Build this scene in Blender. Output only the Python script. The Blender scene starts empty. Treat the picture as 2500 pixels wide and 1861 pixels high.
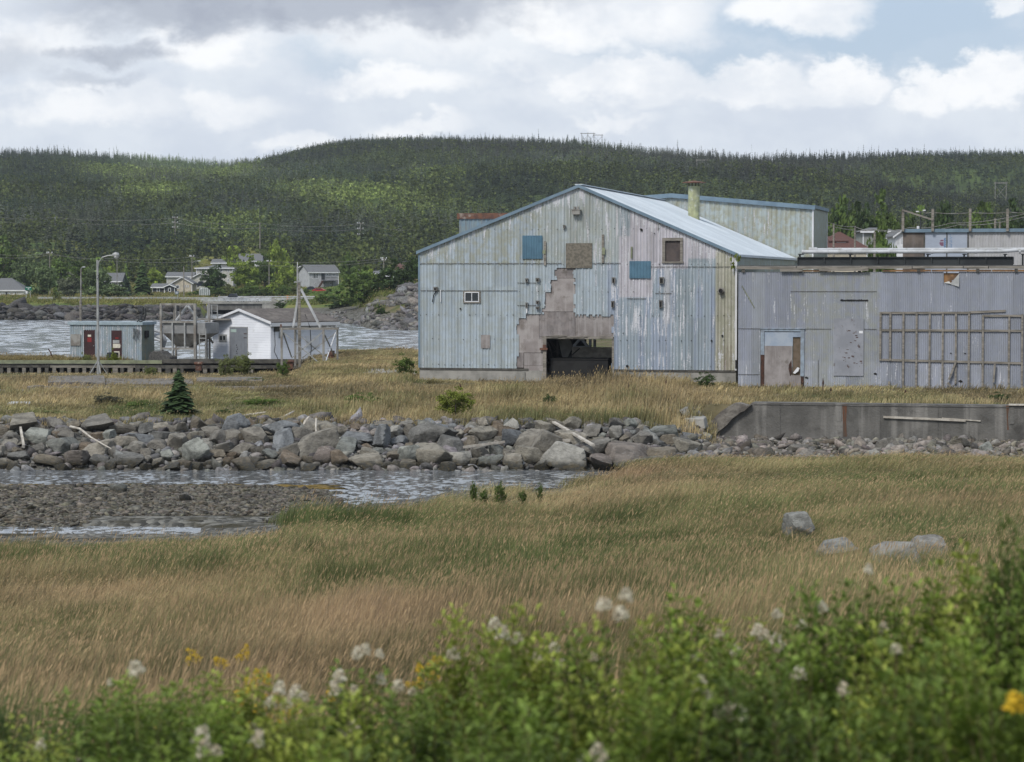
import bpy, bmesh, math, random
import numpy as np
from mathutils import Vector, Matrix
rad = math.radians
SC = bpy.context.scene
COL = SC.collection
# ------------------------------------------------------------------ camera, sky, sun, exposure
FPX = 5900.0                                   # focal length in photo pixels (photo 2500 px wide)
TILT = math.atan(250.5 / FPX)
CAMZ = 8.2
cam_d = bpy.data.cameras.new('camera')
cam_d.sensor_width = 36.0
cam_d.lens = 36.0 * FPX / 2500.0
cam_d.clip_start = 0.5
cam_d.clip_end = 20000
cam_d.dof.use_dof = True
cam_d.dof.focus_distance = 110
cam_d.dof.aperture_fstop = 5.0
cam = bpy.data.objects.new('camera', cam_d)
COL.objects.link(cam)
cam.location = (0, 0, CAMZ)
cam.rotation_euler = (math.pi / 2 - TILT, 0, 0)
SC.camera = cam
SC.view_settings.view_transform = 'Standard'
SC.view_settings.look = 'None'
SC.view_settings.exposure = 0.74
SC.view_settings.gamma = 1.0
SC.cycles.use_denoising = True
SC.cycles.max_bounces = 6
SC.cycles.diffuse_bounces = 3
SC.cycles.glossy_bounces = 3
SC.cycles.transparent_max_bounces = 8
SC.cycles.volume_bounces = 0
try:
    SC.cycles.denoiser = 'OPENIMAGEDENOISE'
    SC.cycles.denoising_input_passes = 'RGB_ALBEDO_NORMAL'
except Exception:
    pass

SUN_EL, SUN_AZ = rad(48), rad(-148)             # azimuth measured from +Y (view direction) towards +X
sun_d = bpy.data.lights.new('sun', 'SUN')
sun_d.energy = 1.7
sun_d.angle = rad(14)
sun_d.color = (1.0, 0.95, 0.87)
sun = bpy.data.objects.new('sun', sun_d)
COL.objects.link(sun)
sv = Vector((math.sin(SUN_AZ) * math.cos(SUN_EL), math.cos(SUN_AZ) * math.cos(SUN_EL), math.sin(SUN_EL)))
sun.rotation_euler = sv.to_track_quat('Z', 'Y').to_euler()


class NT:
    """tiny node-tree writer"""
    def __init__(s, tree):
        s.t = tree
    def n(s, typ, ins=None, **kw):
        o = s.t.nodes.new(typ)
        for k, v in kw.items():
            setattr(o, k, v)
        for k, v in (ins or {}).items():
            s.put(o, k, v)
        return o
    def put(s, o, k, v):
        sock = o.inputs[k]
        if isinstance(v, bpy.types.NodeSocket):
            s.t.links.new(v, sock)
        elif isinstance(v, bpy.types.Node):
            s.t.links.new(v.outputs[0], sock)
        else:
            if isinstance(v, (tuple, list)) and len(v) == 3 and sock.type == 'RGBA':
                v = (*v, 1)
            sock.default_value = v
    def m(s, op, a, b=0.0, c=0.0, clamp=False):
        o = s.n('ShaderNodeMath', operation=op, use_clamp=clamp)
        s.put(o, 0, a); s.put(o, 1, b)
        if op in ('MULTIPLY_ADD', 'SMOOTH_MIN', 'SMOOTH_MAX', 'COMPARE'):
            s.put(o, 2, c)
        return o.outputs[0]
    def ss(s, v, a, b, lo=0.0, hi=1.0):
        o = s.n('ShaderNodeMapRange', interpolation_type='SMOOTHSTEP')
        s.put(o, 0, v); s.put(o, 1, a); s.put(o, 2, b); s.put(o, 3, lo); s.put(o, 4, hi)
        return o.outputs[0]
    def mix(s, f, a, b, mode='MIX'):
        o = s.n('ShaderNodeMix', data_type='RGBA', blend_type=mode)
        s.put(o, 0, f); s.put(o, 6, a); s.put(o, 7, b)
        return o.outputs[2]
    def noise(s, vec, scale=1.0, detail=4.0, rough=0.55, dist=0.0):
        o = s.n('ShaderNodeTexNoise')
        if vec is not None:
            s.put(o, 'Vector', vec)
        s.put(o, 'Scale', scale); s.put(o, 'Detail', detail); s.put(o, 'Roughness', rough); s.put(o, 'Distortion', dist)
        return o.outputs[0]
    def scalev(s, vec, sc):
        o = s.n('ShaderNodeVectorMath', operation='MULTIPLY')
        s.put(o, 0, vec); s.put(o, 1, sc)
        return o.outputs[0]


# sky: Nishita blue with procedural clouds laid out by direction (not by picture position)
world = bpy.data.worlds.new('World')
SC.world = world
world.use_nodes = True
try:
    world.cycles.sampling_method = 'MANUAL'; world.cycles.sample_map_resolution = 512
except Exception:
    pass
wt = world.node_tree
wt.nodes.clear()
W = NT(wt)
sky = W.n('ShaderNodeTexSky', sky_type='NISHITA', sun_disc=False, sun_elevation=SUN_EL, sun_rotation=SUN_AZ)
sky.altitude = 10
sky.air_density = 1.0
sky.dust_density = 1.5
tc = W.n('ShaderNodeTexCoord')
dirv = tc.outputs['Generated']
sep = W.n('ShaderNodeSeparateXYZ', {0: dirv})
yy = W.m('MAXIMUM', sep.outputs[1], 0.12)
U = W.m('DIVIDE', W.m('MULTIPLY', sep.outputs[0], 5.9), yy)
V = W.m('DIVIDE', W.m('MULTIPLY', sep.outputs[2], 5.9), yy)
uv = W.n('ShaderNodeCombineXYZ', {0: U, 1: V, 2: W.m('MULTIPLY', sep.outputs[1], 2.0)}).outputs[0]
n1 = W.n('ShaderNodeTexNoise', {'Vector': W.scalev(uv, (1, 1.5, 1)), 'Scale': 4.2, 'Detail': 6, 'Roughness': 0.62})
wsep = W.n('ShaderNodeSeparateColor', {0: n1.outputs['Color']})
Uw = W.m('ADD', U, W.m('MULTIPLY', W.m('SUBTRACT', wsep.outputs[0], 0.5), 0.42))
Vw = W.m('ADD', V, W.m('MULTIPLY', W.m('SUBTRACT', wsep.outputs[1], 0.5), 0.22))
fine = n1.outputs[0]
def blob(px, py, rx, ry, soft=0.5):
    dx = W.m('DIVIDE', W.m('SUBTRACT', Uw, (px - 1250) / 1000), rx / 1000)
    dy = W.m('DIVIDE', W.m('SUBTRACT', Vw, (680 - py) / 1000), ry / 1000)
    r = W.m('SQRT', W.m('ADD', W.m('MULTIPLY', dx, dx), W.m('MULTIPLY', dy, dy)))
    return W.ss(r, 1 + soft * .55, 1 - soft, 0, 1)
def union(lst):
    acc = None
    for b in lst:
        q = W.m('MULTIPLY', blob(*b[:5]), b[5])
        acc = q if acc is None else W.m('MAXIMUM', acc, q)
    return acc
white = union([(1120, 60, 420, 95, .5, .6), (1500, 30, 260, 110, .45, 1.0), (1960, 25, 165, 60, .45, .95), (2460, 20, 60, 28, .5, .8),
               (540, 115, 150, 62, .5, 1.0), (230, 258, 250, 42, .6, .85), (560, 255, 130, 42, .5, .8), (980, 205, 220, 50, .4, 1.0),
               (1330, 150, 110, 60, .5, .65), (1520, 205, 190, 78, .3, 1.0), (1800, 200, 150, 62, .3, 1.0), (1960, 235, 130, 45, .4, .9),
               (2080, 185, 120, 60, .3, 1.0), (2290, 210, 90, 62, .35, .95), (2440, 205, 110, 66, .3, 1.0), (720, 360, 130, 26, .5, .9),
               (1050, 312, 110, 20, .6, .8), (1490, 310, 110, 20, .6, .8), (120, 90, 160, 60, .6, .7), (1350, 240, 160, 60, .7, .3)])
grey = union([(720, 8, 640, 82, .45, 1.0), (1120, 40, 200, 55, .6, .9), (300, 132, 150, 34, .6, .85), (60, 150, 140, 50, .8, .45),
              (230, 205, 110, 22, .7, .45), (950, 0, 420, 60, .5, .8)])
blue = union([(2150, 60, 480, 110, .5, 1.0), (1560, 130, 300, 60, .5, .75), (830, 135, 110, 45, .6, .55), (2350, 110, 250, 90, .5, .9), (1350, 95, 150, 40, .6, .3),
              (1750, 140, 260, 50, .6, .8)])
# clouds outside the photographed part of the sky
far_n = W.noise(W.scalev(dirv, (1, 1, 2.2)), 2.6, 3, 0.6)
away = W.m('MAXIMUM', W.ss(W.m('ABSOLUTE', U), 1.6, 2.6), W.ss(V, 0.8, 1.4))
away = W.m('MAXIMUM', away, W.ss(sep.outputs[1], 0.2, 0.1))
blue_all = W.mix(away, blue, W.ss(far_n, 0.62, 0.4, 0, .9))
bsep = W.n('ShaderNodeSeparateColor', {0: blue_all}).outputs[0]
nish = W.n('ShaderNodeVectorMath', {0: sky.outputs[0], 'Scale': 0.085}, operation='SCALE').outputs[0]
bluec = W.mix(0.72, nish, (0.43, 0.525, 0.66))
haze_c = W.mix(W.ss(fine, .35, .65), (0.555, 0.605, 0.68), (0.635, 0.68, 0.735))
c0 = W.mix(bsep, haze_c, bluec)
wamt = W.m('MULTIPLY', white, W.ss(fine, .2, .48, .6, 1.0))
wamt = W.m('MULTIPLY', wamt, W.m('SUBTRACT', 1.0, away))
c1 = W.mix(wamt, c0, W.mix(W.ss(fine, .38, .62), (.70, .73, .77), (.83, .84, .85)))
gamt = W.m('MULTIPLY', W.m('MULTIPLY', grey, W.m('SUBTRACT', 1.0, away)), W.ss(fine, .2, .5, .85, 1.0))
c2 = W.mix(gamt, c1, W.mix(W.ss(fine, .4, .6), (0.33, 0.362, 0.43), (.40, .435, .50)))
below = W.ss(sep.outputs[2], 0.0, -0.08)
c3 = W.mix(below, c2, (0.12, 0.12, 0.1))
bg = W.n('ShaderNodeBackground', {'Color': c3, 'Strength': 0.76})
wo = W.n('ShaderNodeOutputWorld', {'Surface': bg.outputs[0]})

# ------------------------------------------------------------------ pixel / world helpers
_ct, _st = math.cos(TILT), math.sin(TILT)
def ray(px, py):
    u = (px - 1250) / FPX; v = (930.5 - py) / FPX
    return Vector((u, _ct + v * _st, -_st + v * _ct))
def at(px, py, Y):
    d = ray(px, py)
    return Vector((0, 0, CAMZ)) + d * (Y / d.y)
def project(p):
    X, Y, Z = p[0], p[1], p[2] - CAMZ
    f = Y * _ct - Z * _st
    v = Y * _st + Z * _ct
    return 1250 + FPX * X / f, 930.5 - FPX * v / f

# ------------------------------------------------------------------ object helpers
def tag(o, label=None, cat=None, group=None, kind=None):
    if label: o['label'] = label
    if cat: o['category'] = cat
    if group: o['group'] = group
    if kind: o['kind'] = kind
    return o
def empty(name, loc=(0, 0, 0), rz=0.0, label=None, cat=None, group=None, parent=None):
    o = bpy.data.objects.new(name, None)
    COL.objects.link(o)
    o.location = loc
    o.rotation_euler = (0, 0, rz)
    o.empty_display_size = 0.2
    if parent: o.parent = parent
    return tag(o, label, cat, group)
def link_mesh(name, me, mat=None, parent=None, smooth=False):
    o = bpy.data.objects.new(name, me)
    COL.objects.link(o)
    if mat: me.materials.append(mat)
    if parent: o.parent = parent
    if smooth:
        me.polygons.foreach_set('use_smooth', [True] * len(me.polygons))
    return o
def np_mesh(name, verts, faces, mat=None, parent=None, smooth=False, attrs=None):
    """verts (N,3), faces (M,k) all of one size; attrs: {name: (N,3) colours}"""
    verts = np.asarray(verts, dtype=np.float32); faces = np.asarray(faces, dtype=np.int32)
    me = bpy.data.meshes.new(name)
    k = faces.shape[1]
    me.vertices.add(len(verts)); me.vertices.foreach_set('co', verts.ravel())
    me.loops.add(faces.size); me.loops.foreach_set('vertex_index', faces.ravel())
    me.polygons.add(len(faces))
    me.polygons.foreach_set('loop_start', np.arange(0, faces.size, k, dtype=np.int32))
    me.polygons.foreach_set('loop_total', np.full(len(faces), k, dtype=np.int32))
    for an, av in (attrs or {}).items():
        a = me.attributes.new(an, 'FLOAT_COLOR', 'POINT')
        buf = np.ones((len(verts), 4), dtype=np.float32); buf[:, :3] = av
        a.data.foreach_set('color', buf.ravel())
    me.update(calc_edges=True)
    if smooth:
        me.polygons.foreach_set('use_smooth', np.ones(len(faces), dtype=bool))
    return link_mesh(name, me, mat, parent)

class MB:
    def __init__(s):
        s.v = []; s.f = []
    def face(s, pts):
        b = len(s.v); s.v += [tuple(p) for p in pts]; s.f.append(tuple(range(b, b + len(pts))))
    def hexa(s, p):                            # 8 points: bottom 4 then top 4
        b = len(s.v); s.v += [tuple(q) for q in p]
        for f in ((3, 2, 1, 0), (4, 5, 6, 7), (0, 1, 5, 4), (1, 2, 6, 5), (2, 3, 7, 6), (3, 0, 4, 7)):
            s.f.append(tuple(b + i for i in f))
        return s
    def box(s, x0, x1, y0, y1, z0, z1):
        return s.hexa([(x0, y0, z0), (x1, y0, z0), (x1, y1, z0), (x0, y1, z0), (x0, y0, z1), (x1, y0, z1), (x1, y1, z1), (x0, y1, z1)])
    def beam(s, p, q, w, h=None, up=(0, 0, 1)):
        p, q = Vector(p), Vector(q); h = h or w
        d = (q - p).normalized(); u = Vector(up)
        if abs(d.dot(u)) > .95: u = Vector((0, 1, 0))
        a = d.cross(u).normalized() * w / 2; b = d.cross(a).normalized() * h / 2
        return s.hexa([p - a - b, p + a - b, p + a + b, p - a + b, q - a - b, q + a - b, q + a + b, q - a + b])
    def tube(s, pts, r, n=8, cap=True):
        pts = [Vector(p) for p in pts]
        rs = r if isinstance(r, (list, tuple)) else [r] * len(pts)
        rings = []
        for i, p in enumerate(pts):
            d = (pts[min(i + 1, len(pts) - 1)] - pts[max(i - 1, 0)]).normalized()
            u = Vector((0, 0, 1)) if abs(d.z) < .9 else Vector((0, 1, 0))
            a = d.cross(u).normalized(); b = d.cross(a).normalized()
            base = len(s.v)
            for k in range(n):
                t = 2 * math.pi * k / n
                s.v.append(tuple(p + (a * math.cos(t) + b * math.sin(t)) * rs[i]))
            rings.append(base)
        for i in range(len(rings) - 1):
            for k in range(n):
                s.f.append((rings[i] + k, rings[i] + (k + 1) % n, rings[i + 1] + (k + 1) % n, rings[i + 1] + k))
        if cap:
            s.f.append(tuple(rings[0] + k for k in reversed(range(n))))
            s.f.append(tuple(rings[-1] + k for k in range(n)))
        return s
    def prism(s, poly, y0, y1):                # polygon in (x,z) extruded along y
        b = len(s.v); n = len(poly)
        s.v += [(x, y0, z) for x, z in poly] + [(x, y1, z) for x, z in poly]
        s.f.append(tuple(b + i for i in range(n))); s.f.append(tuple(b + n + i for i in reversed(range(n))))
        for i in range(n):
            j = (i + 1) % n
            s.f.append((b + i, b + n + i, b + n + j, b + j))
        return s
    def build(s, name, mat, parent=None, smooth=False, bevel=0.0):
        me = bpy.data.meshes.new(name)
        me.from_pydata(s.v, [], s.f)
        if bevel or True:
            bm = bmesh.new(); bm.from_mesh(me)
            bmesh.ops.recalc_face_normals(bm, faces=bm.faces)
            if bevel:
                bmesh.ops.bevel(bm, geom=bm.edges[:] , offset=bevel, segments=1, affect='EDGES', clamp_overlap=True)
            bm.to_mesh(me); bm.free()
        me.update()
        return link_mesh(name, me, mat, parent, smooth)

# ------------------------------------------------------------------ materials
def mat(name, c1, c2=None, scale=4.0, rough=0.8, bump=0.0, bscale=None, streak=None, stain=None, metal=0.0, spec=0.3,
        stretch=(1, 1, 1), coord='Object', fine_c=None, detail=5.0, lo=.38, hi=.62, siding=None, emit=None, trans=None):
    m = bpy.data.materials.new(name)
    m.use_nodes = True
    m.node_tree.nodes.clear()
    N = NT(m.node_tree)
    tcn = N.n('ShaderNodeTexCoord').outputs[coord]
    if coord == 'Object':
        oi = N.n('ShaderNodeObjectInfo').outputs['Random']
        off = N.n('ShaderNodeVectorMath', {0: tcn}, operation='ADD')
        cx = N.n('ShaderNodeCombineXYZ', {0: N.m('MULTIPLY', oi, 37.0), 1: N.m('MULTIPLY', oi, 11.0), 2: 0.0})
        N.put(off, 1, cx.outputs[0])
        vec = off.outputs[0]
    else:
        vec = tcn
    vs = N.scalev(vec, stretch) if stretch != (1, 1, 1) else vec
    col = None
    nz = N.noise(vs, scale, detail)
    col = N.mix(N.ss(nz, lo, hi), c1, c2 if c2 else tuple(x * .82 for x in c1))
    if fine_c:
        col = N.mix(N.ss(N.noise(vec, scale * 6, 3), .5, .68), col, fine_c)
    if streak:                                  # vertical run-off marks
        sc, cc, amt = streak
        sn = N.noise(N.scalev(vec, (sc, sc, sc * .07)), 1.0, 5, .6)
        col = N.mix(N.m('MULTIPLY', N.ss(sn, .5, .68), amt), col, cc)
    if stain:
        sc, cc, a, b, amt = stain
        col = N.mix(N.m('MULTIPLY', N.ss(N.noise(vec, sc, 6, .65), a, b), amt), col, cc)
    bs = N.n('ShaderNodeBsdfPrincipled', {'Base Color': col, 'Roughness': rough, 'Metallic': metal, 'Specular IOR Level': spec})
    h = None
    if bump:
        h = N.m('MULTIPLY', N.noise(vec, bscale or scale * 4, 6, .6), bump)
    if siding:
        sz = N.n('ShaderNodeSeparateXYZ', {0: tcn}).outputs[2]
        saw = N.m('MULTIPLY', N.m('FRACT', N.m('DIVIDE', sz, siding)), -siding * .3)
        h = saw if h is None else N.m('ADD', h, saw)
    if h is not None:
        b = N.n('ShaderNodeBump', {'Height': h, 'Strength': 1.0, 'Distance': 1.0})
        N.put(bs, 'Normal', b.outputs[0])
    if emit:
        N.put(bs, 'Emission Color', emit[0]); N.put(bs, 'Emission Strength', emit[1])
    if trans:
        tr = N.n('ShaderNodeBsdfTranslucent', {'Color': col})
        ms = N.n('ShaderNodeMixShader', {0: trans, 1: bs.outputs[0], 2: tr.outputs[0]})
        N.n('ShaderNodeOutputMaterial', {'Surface': ms.outputs[0]})
    else:
        N.n('ShaderNodeOutputMaterial', {'Surface': bs.outputs[0]})
    return m
def tint_mat(name, attr='tint', rough=.85, trans=0.0, noise_amt=.25, nscale=3.0, spec=.15, bump=0.0, bscale=20):
    """colour comes from an attribute: own plant or paint, plus painted sun and shade in the hill forest, varied by noise"""
    m = bpy.data.materials.new(name); m.use_nodes = True; m.node_tree.nodes.clear()
    N = NT(m.node_tree)
    a = N.n('ShaderNodeAttribute', attribute_name=attr).outputs['Color']
    tcn = N.n('ShaderNodeTexCoord').outputs['Object']
    f = N.ss(N.noise(tcn, nscale, 4), .3, .7, 1 - noise_amt, 1 + noise_amt)
    vm = N.n('ShaderNodeVectorMath', {0: a, 'Scale': f}, operation='SCALE').outputs[0]
    bs = N.n('ShaderNodeBsdfPrincipled', {'Base Color': vm, 'Roughness': rough, 'Specular IOR Level': spec})
    if bump:
        b = N.n('ShaderNodeBump', {'Height': N.m('MULTIPLY', N.noise(tcn, bscale, 6, .65), bump), 'Distance': 1.0}); N.put(bs, 'Normal', b.outputs[0])
    out = bs.outputs[0]
    if trans:
        tr = N.n('ShaderNodeBsdfTranslucent', {'Color': vm})
        out = N.n('ShaderNodeMixShader', {0: trans, 1: bs.outputs[0], 2: tr.outputs[0]}).outputs[0]
    N.n('ShaderNodeOutputMaterial', {'Surface': out})
    return m
RNG = np.random.default_rng(7)
random.seed(11)
M = {}
M['conc'] = mat('concrete', (.30, .29, .27), (.22, .215, .20), 1.2, .9, .02, 12, streak=(3, (.38, .37, .34), .35), stain=(2.0, (.14, .14, .12), .55, .72, .6))
M['conc_dark'] = mat('old_concrete', (.135, .13, .122), (.09, .087, .082), .8, .9, .03, 9, streak=(1.6, (.26, .25, .235), .6), stain=(.9, (.055, .052, .048), .5, .7, .75))
M['conc_broken'] = mat('broken_concrete', (.20, .185, .165), (.11, .10, .09), 2.5, .95, .06, 9)
M['ply'] = mat('weathered_plywood', (.285, .262, .258), (.205, .185, .18), 1.3, .9, .008, 30, streak=(5, (.36, .34, .34), .5), stain=(2.2, (.13, .115, .10), .56, .74, .7))
M['osb'] = mat('chip_board', (.19, .17, .14), (.12, .11, .092), 7, .9, .01, 30, stain=(3, (.12, .11, .09), .55, .7, .5))
M['wood'] = mat('grey_timber', (.25, .23, .205), (.15, .138, .12), 3, .9, .01, 30, stretch=(.4, .4, 3))
M['drift'] = mat('driftwood', (.48, .45, .40), (.33, .30, .26), 3, .9, .01, 30)
M['wood_dark'] = mat('dark_timber', (.10, .095, .085), (.055, .052, .048), 2, .9, .02, 15)
M['wood_fresh'] = mat('exposed_timber', (.27, .155, .075), (.13, .08, .05), 2.5, .85, .01, 20)
M['wood_green'] = mat('mossy_timber', (.24, .26, .17), (.16, .17, .12), 1.5, .9, .01, 20)
M['blue_trim'] = mat('blue_flashing', (.165, .235, .30), (.13, .19, .25), 1.5, .55)
M['blue_sheet'] = mat('blue_sheet', (.085, .17, .24), (.07, .14, .20), 2, .6)
M['roof_metal'] = mat('roof_metal', (.56, .61, .66), (.47, .52, .57), .35, .42, streak=(1.2, (.5, .55, .6), .4))
M['rust'] = mat('rusty_steel', (.15, .075, .05), (.09, .05, .04), 3, .85, .02, 20, stain=(2, (.3, .26, .23), .55, .65, .7))
M['rust_dark'] = mat('dark_rust', (.075, .035, .025), (.04, .025, .02), 5, .85, .02, 20)
M['steel_dark'] = mat('dark_steel', (.035, .04, .042), (.02, .023, .026), .8, .6, stain=(.6, (.09, .09, .09), .6, .7, .6))
M['galv'] = mat('galvanised_steel', (.36, .37, .37), (.27, .275, .275), 2, .5, metal=.2)
M['galv_dirty'] = mat('dirty_galvanised_steel', (.27, .265, .25), (.17, .155, .14), 1.5, .6, stain=(2, (.12, .07, .05), .6, .75, .7))
M['white'] = mat('white_paint', (.68, .69, .72), (.60, .61, .64), 1, .6)
M['white_pipe'] = mat('white_pipe_jacket', (.47, .49, .52), (.34, .35, .36), 1.2, .6, stain=(3, (.2, .2, .17), .56, .7, .6))
M['glass'] = mat('dark_glass', (.02, .025, .03), (.03, .035, .04), 1, .12, spec=.6)
M['black'] = mat('black_paint', (.012, .012, .013), (.02, .02, .02), 1, .8)
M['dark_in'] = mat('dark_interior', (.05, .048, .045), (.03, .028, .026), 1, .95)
M['lime'] = mat('mossy_pipe_paint', (.40, .42, .24), (.27, .29, .20), 2.2, .85, stain=(3, (.5, .52, .47), .55, .65, .6), streak=(4, (.2, .2, .14), .5))
M['cream'] = mat('cream_siding', (.50, .45, .36), None, 1, .8, siding=.15)
M['grey_siding'] = mat('grey_siding', (.40, .41, .43), None, 1, .8, siding=.15)
M['pale_siding'] = mat('pale_siding', (.46, .455, .42), None, 1, .8, siding=.15)
M['dk_siding'] = mat('charcoal_siding', (.045, .05, .058), None, 1, .8, siding=.15)
M['green_siding'] = mat('grey_green_siding', (.24, .25, .235), None, 1, .8, siding=.15)
M['white_siding'] = mat('white_siding', (.66, .68, .73), (.58, .60, .65), .8, .65, siding=.20, stain=(1.2, (.42, .43, .42), .58, .75, .5))
M['shingle'] = mat('grey_shingles', (.15, .155, .16), (.11, .112, .118), 6, .9)
M['shingle_brown'] = mat('brown_shingles', (.115, .055, .045), (.08, .045, .04), 5, .9)
M['shingle_old'] = mat('worn_shingles', (.13, .115, .105), (.085, .075, .07), 4, .95, .02, 12, stain=(.9, (.20, .18, .16), .45, .7, .7))
M['red_car'] = mat('red_car_paint', (.42, .02, .03), None, 1, .25, spec=.6)
M['dark_car'] = mat('dark_car_paint', (.02, .025, .04), None, 1, .25, spec=.6)
M['asphalt'] = mat('asphalt', (.10, .10, .10), (.075, .075, .075), 2, .9)
M['gravel_road'] = mat('pale_road', (.30, .30, .29), (.24, .24, .23), 2, .9)
M['red'] = mat('red_paint', (.20, .02, .02), None, 1, .7)
M['paper'] = mat('paper_notice', (.6, .57, .48), (.5, .47, .4), 5, .8)
M['door_maroon'] = mat('maroon_door', (.048, .020, .022), (.034, .016, .017), 2, .7)
M['sign_green'] = mat('green_road_sign', (.01, .13, .09), None, 1, .5)
M['sign_blue'] = mat('blue_sign', (.10, .13, .19), None, 1, .5)
M['orange'] = mat('orange_marker', (.7, .22, .02), None, 1, .5)
M['bark'] = mat('bark', (.14, .12, .10), (.08, .07, .06), 8, .95)
M['net'] = mat('old_netting', (.10, .095, .09), (.05, .05, .05), 8, .95)
# ------------------------------------------------------------------ ground, hills, water
BA = rad(13.4)                                  # the plant buildings are turned this much to the view
WALL_X0, WALL_Y0 = 9.0, 118.0
def wall_y(X):
    return WALL_Y0 - (X - WALL_X0) * math.tan(BA)
NEAR_L = [(-40, 6.9), (4, 6.35), (8, 6.0), (12, 5.4), (20, 4.4), (30, 3.3), (40, 2.35), (60, 1.0), (70, .35), (76, .04)]
NEAR_M = [(-40, 6.9), (4, 6.35), (8, 6.0), (12, 5.45), (20, 4.5), (30, 3.55), (40, 2.75), (60, 1.3), (73, .62)]
NEAR_R = [(-40, 6.9), (4, 6.4), (8, 6.1), (12, 5.6), (20, 4.9), (30, 3.95), (40, 3.2), (60, 2.0), (80, 1.25), (100, .9)]
RIP = [(102.6, -.3), (104, .25), (107.5, 1.3), (109.5, 1.65), (126, 1.95)]
LEFT_FAR = [(148, 1.9), (151, 1.85), (158, .95), (188, .8), (196, .5), (199, -1.5), (217, -1.5)]
LAND_FAR = [(142, 2.15), (200, 2.0), (211, 1.9), (216, -1.5)]
SH_L = [(300, -3), (470, -2), (479, 0), (484, 2.2), (500, 3.0), (552, 3.0), (560, 3.05), (575, 3.0), (610, 3.1), (700, 4.6), (780, 6.0), (850, 13), (900, 21), (1100, 44)]
SH_GAP = [(300, -3), (470, -2), (540, -1.2), (558, -.3), (566, .8), (572, 2.2), (590, 2.6), (625, 2.8), (670, 3.4), (700, 5.2), (780, 7.5), (850, 15), (900, 22), (1100, 44)]
SH_B = [(300, -3), (430, -1.5), (455, 0), (470, 1.0), (500, 2.4), (552, 3.0), (575, 3.0), (640, 3.4), (760, 5.6), (800, 6.5), (850, 13), (900, 21), (1100, 44)]
SH_850 = [(300, -3), (425, -1.0), (438, 0), (450, .9), (480, 2.6), (540, 4.0), (620, 4.5), (760, 6.5), (850, 13), (900, 21), (1100, 44)]
SH_930 = [(300, -3), (380, -1), (386, 0), (396, .9), (408, 2.8), (420, 4.6), (435, 5.2), (520, 5.4), (640, 5.6), (760, 7), (850, 13), (900, 21), (1100, 44)]
SH_1025 = [(300, -3), (380, -1), (386, 0), (394, 1.6), (406, 4.4), (418, 6.6), (435, 7.0), (520, 7), (640, 7), (760, 8), (850, 13), (900, 21), (1100, 44)]
SH_LAND = [(300, 3), (600, 4.5), (760, 6.5), (850, 13), (900, 21), (1100, 44)]
LAND_R = [(142, 2.15), (216, 2.3)]
GRAV = [(76.6, .06), (77.6, -.04), (79.2, -.04), (80.2, .13), (93.5, .13), (96, -.35), (100, -.6)]
CHAN = [(100, -.6)]
COLS = [(-3000, NEAR_L + GRAV + RIP + LEFT_FAR + SH_L), (380, NEAR_L + GRAV + RIP + LEFT_FAR + SH_L),
        (475, NEAR_L + GRAV + RIP + LEFT_FAR + SH_L), (520, NEAR_L[:-1] + [(77, .14)] + GRAV[3:] + RIP + LEFT_FAR + SH_GAP),
        (660, NEAR_L[:-1] + [(77, .2)] + GRAV[3:] + RIP + LEFT_FAR + SH_GAP),
        (710, NEAR_M[:-1] + [(80, .25), (90, .15), (93.5, .05), (96, -.35), (100, -.6)] + RIP + LEFT_FAR + SH_B),
        (780, NEAR_M[:-1] + [(80, .35), (88, .15), (93, .0), (96, -.35), (100, -.6)] + RIP + LAND_FAR + SH_B),
        (860, NEAR_M + [(79, .3), (85, .1), (90, -.25), (95, -.5), (100, -.6)] + RIP + LAND_FAR + SH_850),
        (935, NEAR_M + [(82, .3), (87, .1), (91, -.25), (95, -.5), (100, -.6)] + RIP + LAND_FAR + SH_930),
        (1030, NEAR_M + [(84, .33), (89, .1), (93, -.25), (95, -.5), (100, -.6)] + RIP + LAND_FAR + SH_1025),
        (1120, NEAR_M + [(88, .42), (92, .15), (95, -.25), (96, -.5), (100, -.6)] + RIP + LAND_R + SH_LAND),
        (1350, NEAR_M + [(87, .45), (93, .15), (96.5, -.25), (98, -.5), (100, -.6)] + RIP + LAND_R + SH_LAND),
        (1480, NEAR_R[:-2] + [(80, .95), (92, .5), (97, .0), (101, -.25)] + RIP + LAND_R + SH_LAND),
        (1560, NEAR_R[:-2] + [(80, 1.1), (98, .7), (101, .35)] + RIP[1:] + LAND_R + SH_LAND),
        (1700, NEAR_R[:-1] + [(97, .85), (101, .5), (108, .45), (113, 1.2), (118.2, 2.0)] + LAND_R + SH_LAND),
        (2500, NEAR_R[:-1] + [(97, .95), (101, .55), (108, .6), (111, 2.0), (118.2, 2.05)] + LAND_R + SH_LAND),
        (6000, NEAR_R[:-1] + [(97, .95), (101, .55), (108, .6), (111, 2.0), (118.2, 2.05)] + LAND_R + SH_LAND)]
_cpx = np.array([c[0] for c in COLS], float)
RIDGE_PX = [-3000, 0, 150, 340, 450, 560, 650, 760, 850, 950, 1050, 1250, 1400, 1480, 1560, 1700, 1850, 2050, 2250, 2500, 5500]
RIDGE_PY = [400, 372, 373, 384, 392, 400, 390, 368, 350, 343, 341, 343, 350, 358, 368, 378, 387, 384, 380, 378, 400]
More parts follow.
